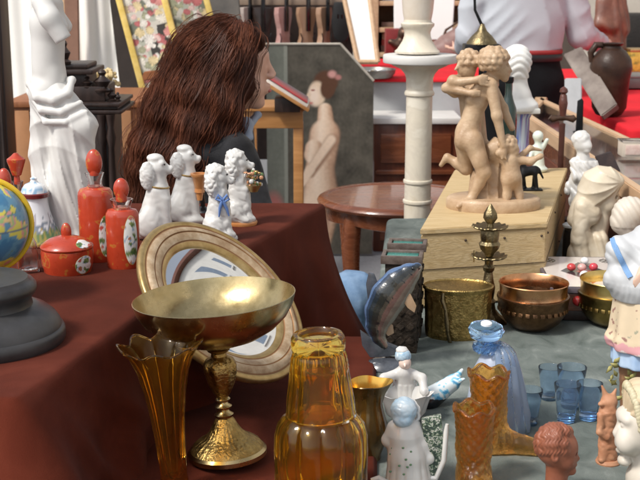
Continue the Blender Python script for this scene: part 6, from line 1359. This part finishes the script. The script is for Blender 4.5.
# wooden chest
c0, c1 = aty(12, 160, 4.15), aty(138, 160, 4.15); zt = aty(60, 108, 4.15).z; t = thing('wooden_chest', 'orange brown wooden chest behind the statuette and carved cabinet', 'chest', ((c0.x+c1.x)/2, 4.4, 0)); w = c1.x-c0.x
MB().box((0, 0, zt/2), (w, .48, zt), bev=.006).build('body', ORANGEW, t); MB().box((0, 0, zt+.012), (w+.03, .51, .022), bev=.006).build('lid', ORANGEW, t)
for s in (-1, 1): MB().box((s*w*.40, -.246, zt/2), (.05, .012, zt*.98), bev=.003).build('batten', M('light_batten', (.42, .20, .09), rough=.5, var=.15, scale=10), t)
d1 = MB().box((.11, -.249, zt-.12), (.05, .010, .32), Matrix.Rotation(R(-40), 4, 'Y'), bev=.003).build('brace', M('pale_brace', (.46, .23, .11), rough=.5, var=.15), t)
# dark carved cabinet top with finials
F = Fr(95, 150, Y=3.3); u = F.u; F.p = Vector((F.p.x, 3.3, 0)); t = thing('carved_cabinet', 'dark carved cabinet with stepped cornice and turned finials behind the statuette', 'cabinet', F.p); X = lambda x: F.L(x, 100).x; z = F.z
MB().box((X(84), .07, z(112)/2), (52*u, .22, z(112)), bev=.004).build('carcass', DARKW, t)
for k, (x0, x1, y0, y1) in enumerate(((58, 124, 112, 108), (60, 120, 108, 105), (57, 122, 105, 101))): MB().box(((X(x0)+X(x1))/2, .07, (z(y0)+z(y1))/2), ((x1-x0)*u, .25-.02*(k == 1), z(y1)-z(y0)-.0005), bev=.003).build('cornice', DARKW, t)
MB().box((X(84), .07, (z(101)+z(86))/2), (44*u, .17, z(86)-z(101)), bev=.004).build('gallery', DARKW, t)
MB().box((X(72), .07, (z(86)+z(74))/2), (32*u, .15, z(74)-z(86)), bev=.004).build('upper_block', DARKW, t); MB().box((X(74), .07, (z(74)+z(69))/2), (42*u, .19, z(69)-z(74)), bev=.004).build('upper_cornice', DARKW, t); MB().box((X(73), .07, (z(69)+z(64))/2), (32*u, .15, z(64)-z(69)), bev=.006).build('upper_cap', DARKW, t)
def finial(x, yb, yt, r, y_=.0): 
    h = z(yt)-z(yb); MB().lathe([(r*.9*u, 0), (r*u, h*.1), (r*.5*u, h*.2), (r*.8*u, h*.38), (r*.95*u, h*.48), (r*.4*u, h*.66), (r*.3*u, h*.72), (r*.48*u, h*.85), (r*.3*u, h*.96), (.1*u, h)], 24, xf=Matrix.Translation((X(x), y_, z(yb)))).build('finial', DARKW, t)
finial(103, 92, 69, 9); finial(88, 88, 76, 6); finial(112, 101, 88, 5); finial(67, 64, 40, 6); finial(118, 101, 92, 3.4)
for x in (104, 113): MB().lathe([(4*u, z(150)-.1), (3*u, z(145)), (5*u, z(135)), (3*u, z(125)), (4.4*u, z(116)), (4.6*u, z(112.5))], 20, xf=Matrix.Translation((X(x), -.05, 0))).build('column', DARKW, t)
# dried flowers
F = Fr(104, 120, Y=3.75); F.p = Vector((F.p.x, 3.75, .82)); u = F.u; t = thing('dried_flowers', 'bunch of pale yellow dried flowers behind the carved cabinet', 'flowers', F.p); z0 = F.L(100, 78).z
MB().lathe([(.05, -.82), (.07, -.8), (.07, 0), (.05, .02)], 24).build('vase', TERRA, t)
m = MB(); r3 = random.Random(2)
for k in range(90):
    a = r3.uniform(0, 6.28); rr = r3.uniform(0, 17)*u; m.sphere((rr*math.cos(a)-.00, rr*math.sin(a), z0+r3.uniform(-7, 7)*u), r3.uniform(1.6, 3.2)*u, 6, 5)
m.build('flower_heads', M('straw_yellow', (.52, .38, .17), rough=.8, col2=(.70, .56, .32), scale=80), t)
m = MB()
for k in range(12): a = k*.52; m.tube([(.02*math.cos(a), .02*math.sin(a), .0), (9*u*math.cos(a), 9*u*math.sin(a), z0)], .0025, 5)
m.build('stems', M('dry_stem', (.28, .20, .08), rough=.8), t)
# gilt framed flower paintings, leaning
def flowers(seed, W_, H_):
    rf = random.Random(seed); bl = [(rf.uniform(.05, .95)*W_, rf.uniform(.04, .96)*H_, rf.uniform(.006, .022), rf.choice([(.58, .26, .24), (.66, .46, .42), (.70, .66, .60), (.64, .52, .30), (.46, .14, .14), (.66, .62, .54), (.36, .36, .24)])) for _ in range(150)]
    def f(co):
        x, z = co.x, co.z; n = mnoise.noise((x*16+seed, z*16, 1)); n2 = mnoise.noise((x*50+seed, z*50, 4))
        c = Vector((.56, .53, .46)) if n > .05 else Vector((.40, .41, .34)) if n > -.2 else Vector((.16, .17, .13))
        if H_*.28 < z < H_*.5 and x > W_*.4 and n < .2: c = Vector((.05, .045, .04))
        for bx_, bz_, br, bc in bl:
            d = math.hypot(x-bx_, z-bz_)/br*(1+.4*n2)
            if d < 1: c = Vector(bc)*(1.1-.5*d*(.5+1.1*n2)+.25*math.sin(9*math.atan2(z-bz_, x-bx_))*d)
        return c
    return f
def framed(label, bl, br, tl, Y, seed):
    a, b, c = aty(*bl, Y), aty(*br, Y), aty(*tl, Y+.12); ex = (b-a); ez = (c-a); W_, H_ = ex.length*.95, ez.length; ez.normalize(); ex = (ex-ez*ez.dot(ex)).normalized(); ey = ez.cross(ex)
    mt_ = Matrix((ex, ey, ez)).transposed().to_4x4(); t = thing('flower_painting', label, 'painting', a); t.rotation_mode = 'QUATERNION'; t.rotation_quaternion = mt_.to_quaternion()
    m = MB(); m.grid(lambda p_, q_: (W_*p_, -.004, H_*q_), 60, 160); m.build('canvas', VCCANVAS, t, colfn=flowers(seed, W_, H_))
    MB().box((W_/2, .012, H_/2), (W_, .028, H_), bev=.002).build('backing', DARKW, t); fw = .026
    m = MB()
    for (x, z_, w_, h_) in ((0, H_/2, fw, H_+fw), (W_, H_/2, fw, H_+fw)): m.box((x, -.004, z_), (w_, .036, h_), bev=.006)
    for z_ in (0, H_): m.box((W_/2, -.004, z_), (W_-fw, .034, fw), bev=.006)
    m.build('frame', GILTFRAME, t)
framed('tall gilt framed flower painting leaning behind the woman, left one', (150, 116), (196, 120), (106, -50), 4.9, 3)
framed('tall gilt framed flower painting leaning behind the woman, partly hidden by her hair', (194, 112), (236, 116), (152, -50), 5.15, 8)
slab('dark_screen', 'dark brown folding screen panel standing between white sheet and flower painting', 'screen', ((126, 140), (156, 140), (114, -40), (105, -40)), 5.25, .03, M('dark_screen', (.035, .025, .02), rough=.6, var=.2), 5.28)
slab('wooden_bar', 'short orange wooden crossbar in front of the flower paintings', 'bar', ((143, 81), (174, 77), (174, 69), (143, 72)), 4.75, .03, ORANGEW, 4.75)
slab('dark_painting', 'dark grey painting with brownish marks leaning left of the violins', 'painting', ((196, 60), (244, 60), (236, -40), (186, -40)), 6.2, .03, M('dark_grey_painting', (.07, .065, .06), rough=.5, col2=(.16, .14, .12), scale=6), 6.3)
# ================================================================== PEOPLE
def hand(g, wrist, tip, side, k=1.0):
    """relaxed hand: palm, four curled fingers of unequal length and a thumb; wrist/tip/side are local vectors"""
    w = np.array(wrist, float); d = np.array(tip, float)-w; L = np.linalg.norm(d); d /= L; s = np.array(side, float); s -= d*(s@d); s /= np.linalg.norm(s); n = np.cross(d, s); S = .19*k
    out = [cone(w, w+d*S*.28, .027*k, .030*k), rbox(w+d*S*.32, (.010*k, .010*k, .010*k), .004)]
    pal = [cone(w+d*S*.12+s*o*.022*k, w+d*S*.48+s*o*.030*k, .014*k, .012*k) for o in (-1, -.33, .33, 1)]
    fin = []
    for o, ln in ((-1, .36), (-.33, .46), (.33, .50), (1, .44)):
        p0 = w+d*S*.48+s*o*.030*k; p1 = p0+(d*.9+n*.35)*S*ln*.5; p2 = p1+(d*.55+n*.8)*S*ln*.45
        fin += [cone(p0, p1, .0095*k, .0085*k), cone(p1, p2, .0085*k, .0068*k)]
    t0 = w+d*S*.16+s*.030*k; t1 = t0+(d*.55+s*.7+n*.2)*S*.26; t2 = t1+(d*.85+s*.2+n*.3)*S*.18
    fin += [cone(t0, t1, .013*k, .011*k), cone(t1, t2, .0105*k, .0078*k)]
    return uni([uni(out+pal, .012)]+fin, .005)
# ------------------------------------------------------------------ woman
F = Fr(228, 62, Y=3.0); F.p = Vector((F.p.x, 3.0, 0)); g = Fig(F); u = F.u
t = thing('person', 'woman with long wavy auburn hair and black jacket sitting behind the red table', 'person', F.p)
face = uni([g.e(230, 60, 3, 35, 29, 36), g.e(247, 84, 6, 19, 20, 24), g.e(258, 103, 8, 7, 9, 6), g.e(256, 60, 6, 12, 20, 18), g.e(252, 88, -9, 11, 10, 12)], 7*u)
face = uni([face, g.c((266.5, 61, 8), (273.5, 73.5, 10), 2.6, 3.0), g.e(271, 76.5, 6, 3.6, 4, 2.8), g.e(270, 76.5, 13, 3.4, 4, 2.8), g.e(268, 85.5, 8, 3.4, 7, 2.2), g.e(267, 91, 8, 3.4, 6.5, 2.6), g.e(264, 54, 6, 4.5, 15, 4)], 4*u)
face = cut(face, g.e(270, 64, -2, 4, 6, 3.2), 3*u); face = cut(face, g.c((273, 88.3, 2), (271, 88.3, 15), .7), .8*u)
neck = uni([g.c((230, 88, 2), (220, 126, 0), 19, 19), g.c((220, 126, 0), (214, 150, 0), 20, 30)], 6*u)
wr, tp = np.array(g.p(276, 268, -12)), np.array(g.p(302, 280, -8)); wr2, tp2 = np.array(g.p(270, 268, 38)), np.array(g.p(296, 280, 40))
skin = uni([uni([face, neck], 7*u), uni([g.c((212, 150, 0), (205, 250, 0), 34, 36), g.c((205, 250, 0), (208, 322, 0), 36, 42)], 20*u),
            uni([g.c((232, 152, -30), (256, 214, -40), 16, 13), cone(g.p(256, 214, -40), wr, 12*u, 9*u)], 4*u), uni([g.c((228, 150, 34), (250, 214, 44), 16, 13), cone(g.p(250, 214, 44), wr2, 12*u, 9*u)], 4*u),
            uni([g.c((214, 326, -18), (352, 302, -4), 26, 20), g.c((352, 302, -4), (362, 430, 6), 18, 13)], 6*u), uni([g.c((214, 326, 20), (345, 306, 44), 26, 20), g.c((345, 306, 44), (352, 432, 46), 18, 13)], 6*u)], 6*u)
skin = uni([skin, hand(g, wr, tp, (0, 1, 0)), hand(g, wr2, tp2, (0, 1, 0))], .008)
g.mesh('body', skin, (150, 15, 385, 446, (-80, 90)), 2.0, SKIN, t)
LIP = M('lip', (.42, .12, .11), rough=.4, var=.1)
g.mesh('lips', uni([g.e(269.6, 86, 8, 2.6, 6, 1.7), g.e(269, 90.6, 8, 2.8, 5.6, 1.9)], .6*u), (262, 82, 275, 95, (-2, 18)), .5, LIP, t)
for d in (17,):
    e = MB().sphere(g.p(265.5, 64, d), (2.6*u, 3.4*u, 2.8*u), 14, 10).build('eye', M('eye_white', (.6, .58, .55), rough=.2), t)
    MB().sphere(g.p(267.4, 64, d), (1.2*u, 1.7*u, 1.8*u), 12, 8).build('iris', BLACKGLZ, e)
    MB().tube([g.p(264, 57.5, d-6), g.p(267.6, 55.6, d), g.p(266, 57, d+6)], [.8*u, 1.3*u, .8*u], 8).build('eyebrow', HAIR2, t)
jk = uni([uni([g.c((214, 146, 0), (206, 250, 0), 42, 43), g.c((206, 250, 0), (208, 330, 0), 43, 50), g.e(214, 148, 0, 34, 50, 20), g.e(236, 190, 0, 32, 36, 46)], 14*u), uni([g.c((232, 152, -32), (256, 214, -42), 22, 18), cone(g.p(256, 214, -42), wr+(wr-tp)*.1, 17*u, 13*u)], 4*u), uni([g.c((228, 150, 36), (250, 214, 46), 22, 18), cone(g.p(250, 214, 46), wr2+(wr2-tp2)*.1, 17*u, 13*u)], 4*u)], 6*u)
jk = disp(jk, lambda P: u*2.2*(nz3(P/u, .085, 1)+.6*nz3(P/u, .19, 3)))
jk = cut(jk, uni([g.c((232, 96, 0), (222, 132, 0), 24, 24)], 0), 3*u)
g.mesh('jacket', jk, (140, 100, 330, 372, (-95, 100)), 2.4, FABBLACK, t)
cl = disp(uni([g.c((258, 115, 4), (249, 128, -20), 3, 3), g.c((249, 128, -20), (243, 146, -36), 3.4, 2), g.c((247, 120, -20), (250, 138, -28), 3, 3), g.c((258, 115, 4), (248, 122, 20), 3, 3), g.c((249, 122, -20), (220, 120, -28), 3, 3)], 4*u), lambda P: -u*.8*np.abs(nz3(P/u, .3)))
g.mesh('collar', cl, (205, 104, 276, 160, (-52, 34)), 1.2, COLLARB, t)
jn = uni([uni([g.c((206, 325, -18), (352, 296, -4), 32, 27), g.c((352, 296, -4), (362, 425, 6), 24, 18)], 5*u), uni([g.c((206, 325, 20), (345, 305, 44), 32, 25), g.c((345, 305, 44), (352, 428, 46), 24, 18)], 5*u), g.e(210, 322, 0, 46, 46, 34)], 8*u)
jn = disp(jn, lambda P: u*2.4*(.7*nz3(P/u, .12, 2)+.9*np.abs(np.sin(P[:, 0]/u*.16+P[:, 2]/u*.10+1.3*np.sin(P[:, 2]/u*.07)))**.6-.5))
g.mesh('jeans', jn, (150, 268, 392, 452, (-75, 95)), 2.6, DENIM, t)
for d, xx in ((6, 362), (46, 352)):
    g.mesh('shoe', uni([g.c((xx-4, 446, d), (xx+38, 452, d), 13, 9), g.c((xx, 430, d), (xx, 446, d), 14, 14)], 8*u), (xx-24, 424, xx+54, 466, (d-20, d+20)), 2.0, BELT, t)
hair_f = uni([cut(g.e(222, 59, 0, 44, 41, 42), g.b(280, 92, 6, 26, 70, 52, 8, RY(-12)), 5*u), g.c((206, 62, 0), (180, 108, 0), 36, 31), g.c((178, 108, 0), (158, 160, 0), 33, 29), g.c((158, 160, 0), (154, 214, 0), 29, 22), g.c((152, 150, 0), (142, 196, 0), 20, 14),
              g.c((232, 62, -28), (221, 108, -33), 16, 14), g.c((221, 108, -33), (194, 152, -36), 14, 12), g.c((194, 152, -36), (178, 196, -38), 12, 9), g.c((208, 90, -22), (178, 166, -30), 25, 19), g.c((246, 38, -16), (246, 62, -20), 12, 8), g.c((246, 62, -20), (237, 94, -26), 8, 8), g.c((237, 94, -26), (231, 130, -34), 8, 8)], 9*u)
def wavy(P):
    q = P/u; s_ = q[:, 2]+.45*q[:, 0]; r_ = q[:, 0]*.8-q[:, 2]*.35+q[:, 1]*.9
    low = np.clip((F.z(50)-P[:, 2])/(60*u), 0, 1)
    return u*(low*1.7*np.sin(s_*.17+1.2*np.sin(r_*.07))+1.5*np.sin(r_*.22+.9*np.sin(s_*.1)))
hair_s = disp(hair_f, wavy)
hm = g.mesh('hair', hair_s, (100, 8, 282, 250, (-70, 55)), 1.5, HAIR, t, smooth_it=1)
rs = np.random.RandomState(4); hv = np.array([v.co[:] for v in hm.data.vertices]); hv = hv[hv[:, 2] > F.z(205)]; hv = np.concatenate([hv, hv[hv[:, 2] > F.z(48)], hv[hv[:, 2] > F.z(40)]])
Ns = 3400; P = hv[rs.choice(len(hv), Ns)]; part = np.array(g.p(236, 34, 0)); ph = rs.uniform(0, 6.28, Ns); off = np.where(rs.uniform(0, 1, Ns) < .09, rs.uniform(2.5, 8, Ns), rs.uniform(-.3, 2.4, Ns))*u
def grad(f, P, e): return np.stack([(f(P+np.eye(3)[i]*e)-f(P-np.eye(3)[i]*e)) for i in range(3)], 1)/(2*e)
trk = [P]
for st_ in range(17):
    G_ = grad(hair_s, P, .6*u); G_ /= np.linalg.norm(G_, axis=1)[:, None]+1e-9
    top = np.clip((P[:, 2]-F.z(75))/(45*u), 0, 1)[:, None]
    rad_ = P-part; rad_ /= np.linalg.norm(rad_, axis=1)[:, None]+1e-9
    fl = np.array([-.40, -.05, -1.0]); d = rad_*top+(1-top)*fl+top*np.array([-.35, 0, -.5])
    d = d+.24*np.sin(st_*.5+ph*.6)[:, None]*np.cross(G_, d)
    d -= G_*(d*G_).sum(1)[:, None]; d /= np.linalg.norm(d, axis=1)[:, None]+1e-9
    P = P+d*5.2*u; v = hair_s(P); P = P-G_*np.clip(v-off, -4*u, 4*u)[:, None]; trk.append(P)
trk = np.stack(trk, 1); m = MB()
for i in range(Ns):
    rr = rs.uniform(.0005, .0011); n_ = trk.shape[1]
    m.tube([tuple(q) for q in trk[i]], [rr*min(1, .3+k*.35)*max(.15, 1-(k/n_)**3) for k in range(n_)], 4)
m.build('hair_strands', M('auburn_strands', (.03, .01, .006), rough=.5, ramp=[(.28, (.022, .008, .005)), (.48, (.075, .024, .012)), (.62, (.15, .048, .023)), (.78, (.27, .105, .055))], scale=15, stretch=(1.5, 1.5, .45), spec=.25, rvar=.12, detail=9), hm, recalc=False)

# ------------------------------------------------------------------ man seen from behind
F = Fr(523, 52, Y=5.3); F.p = Vector((F.p.x, 5.3, 0)); g = Fig(F); u = F.u
t = thing('person', 'man seen from behind in white shirt, black trousers and a red band at the waist', 'person', F.p)
wr, tp = np.array(g.p(604, 44, 60)), np.array(g.p(618, 48, 100)); wr2, tp2 = np.array(g.p(462, 48, 60)), np.array(g.p(458, 52, 100))
sk = uni([g.e(523, -88, 0, 17, 22, 26), g.c((523, -70, 0), (523, -46, 0), 13, 15), (lambda P: uni([g.c((523, -26, 0), (523, 40, 0), 34, 30), g.c((523, 40, 0), (523, 78, 0), 30, 31)], 0)(P*np.array([1, 1.75, 1]))/1.32), g.c((506, 88, 0), (504, 176, 2), 17, 14), g.c((504, 176, 2), (503, 272, 0), 13, 9), g.c((540, 88, 0), (542, 176, 2), 17, 14), g.c((542, 176, 2), (543, 272, 0), 13, 9),
          g.c((568, -26, 0), (580, 36, 8), 12, 10), cone(g.p(580, 36, 8), wr, 10*u, 7*u), g.c((478, -26, 0), (470, 38, 8), 12, 10), cone(g.p(470, 38, 8), wr2, 10*u, 7*u), g.e(506, -84, 2, 3, 4, 6), g.e(540, -84, 2, 3, 4, 6), g.c((523, -84, 20), (523, -80, 25), 3, 3)], 8*u)
sk = uni([sk, hand(g, wr, tp, (1, 0, 0)), hand(g, wr2, tp2, (-1, 0, 0))], .008)
g.mesh('body', sk, (440, -122, 636, 288, (-55, 125)), 3.2, SKIN, t)
g.mesh('hair', disp(cut(g.e(523, -92, -2, 20, 24, 27), g.b(523, -74, 24, 26, 22, 26, 4), 3*u), lambda P: -u*.9*np.abs(nz3(P/u, .35))), (496, -126, 550, -58, 34), 1.8, HAIR2, t)
def flat(f, k): return lambda P: f(P*np.array([1, k, 1]))/k**.5
tor = flat(uni([g.c((523, -24, 0), (523, 20, 0), 44, 40), g.c((523, 20, 0), (524, 50, 0), 39, 36), g.c((490, -30, 0), (556, -30, 0), 18, 18)], 10*u), 1.5)
sh = uni([tor, uni([g.c((564, -28, 0), (581, 34, 6), 17, 14), cone(g.p(581, 34, 6), wr+(wr-tp)*.15, 13.5*u, 9*u)], 4*u), uni([g.c((482, -28, 0), (470, 36, 6), 17, 14), cone(g.p(470, 36, 6), wr2+(wr2-tp2)*.15, 13.5*u, 9*u)], 4*u)], 3*u)
def creases(P):
    x, y, z = P[:, 0]/u, P[:, 1]/u, P[:, 2]/u
    a = np.abs(np.sin(z*.085+.16*x+2.4*np.sin(x*.04+z*.035)+.1*y))**.6; b = np.abs(np.sin(z*.14-.11*x+1.8*np.sin(x*.06-z*.03)))**.6
    m = .5+.5*np.sin(x*.05+z*.07)
    return u*(2.4*a*m+2.0*b*(1-m)+1.0*nz3(P/u, .09, 2)-1.8)
sh = disp(sh, creases)
sh = cut(cut(sh, lambda P: P[:, 2]-F.z(51)+.006*np.sin(P[:, 0]*30)+(np.abs(P[:, 0]) > .235)*.5, 1*u), g.c((523, -60, 0), (523, -44, 0), 17, 17), 2*u)
g.mesh('shirt', sh, (440, -66, 624, 66, (-60, 100)), 1.9, SHIRT, t)
tr = uni([flat(uni([g.c((523, 50, 0), (523, 108, 0), 37, 38)], 0), 1.4), g.c((504, 82, 0), (503, 176, 2), 23, 18), g.c((503, 176, 2), (502, 268, 0), 18, 15), g.c((542, 82, 0), (543, 176, 2), 23, 18), g.c((543, 176, 2), (544, 268, 0), 18, 15), g.e(508, 84, -12, 18, 16, 20), g.e(538, 84, -12, 18, 16, 20)], 6*u)
tr = disp(cut(tr, lambda P: F.z(51)-P[:, 2], 1*u), lambda P: u*1.1*nz3(P/u, .12, 4))
g.mesh('trousers', tr, (470, 44, 580, 276, 50), 2.0, M('black_trousers', (.006, .006, .007), rough=.85, var=.3, scale=20, spec=.2), t)
def waist(y0, y1, r, mat, nm):
    MB().lathe([(r*u, F.z(y1)), ((r+.8)*u, lerp(F.z(y1), F.z(y0), .3)), ((r+.8)*u, lerp(F.z(y1), F.z(y0), .7)), (r*u, F.z(y0))], 64, sy=.73).build(nm, mat, t)
waist(49, 53, 38.6, REDBAND, 'red_band'); waist(53.2, 60, 38.8, BELT, 'belt')
for sx in (503, 543): g.mesh('shoe', uni([g.c((sx, 276, -6), (sx, 280, 34), 12, 9), g.c((sx, 266, 0), (sx, 276, 0), 12, 13)], 6*u), (sx-18, 262, sx+18, 292, (-22, 46)), 2.2, BELT, t)
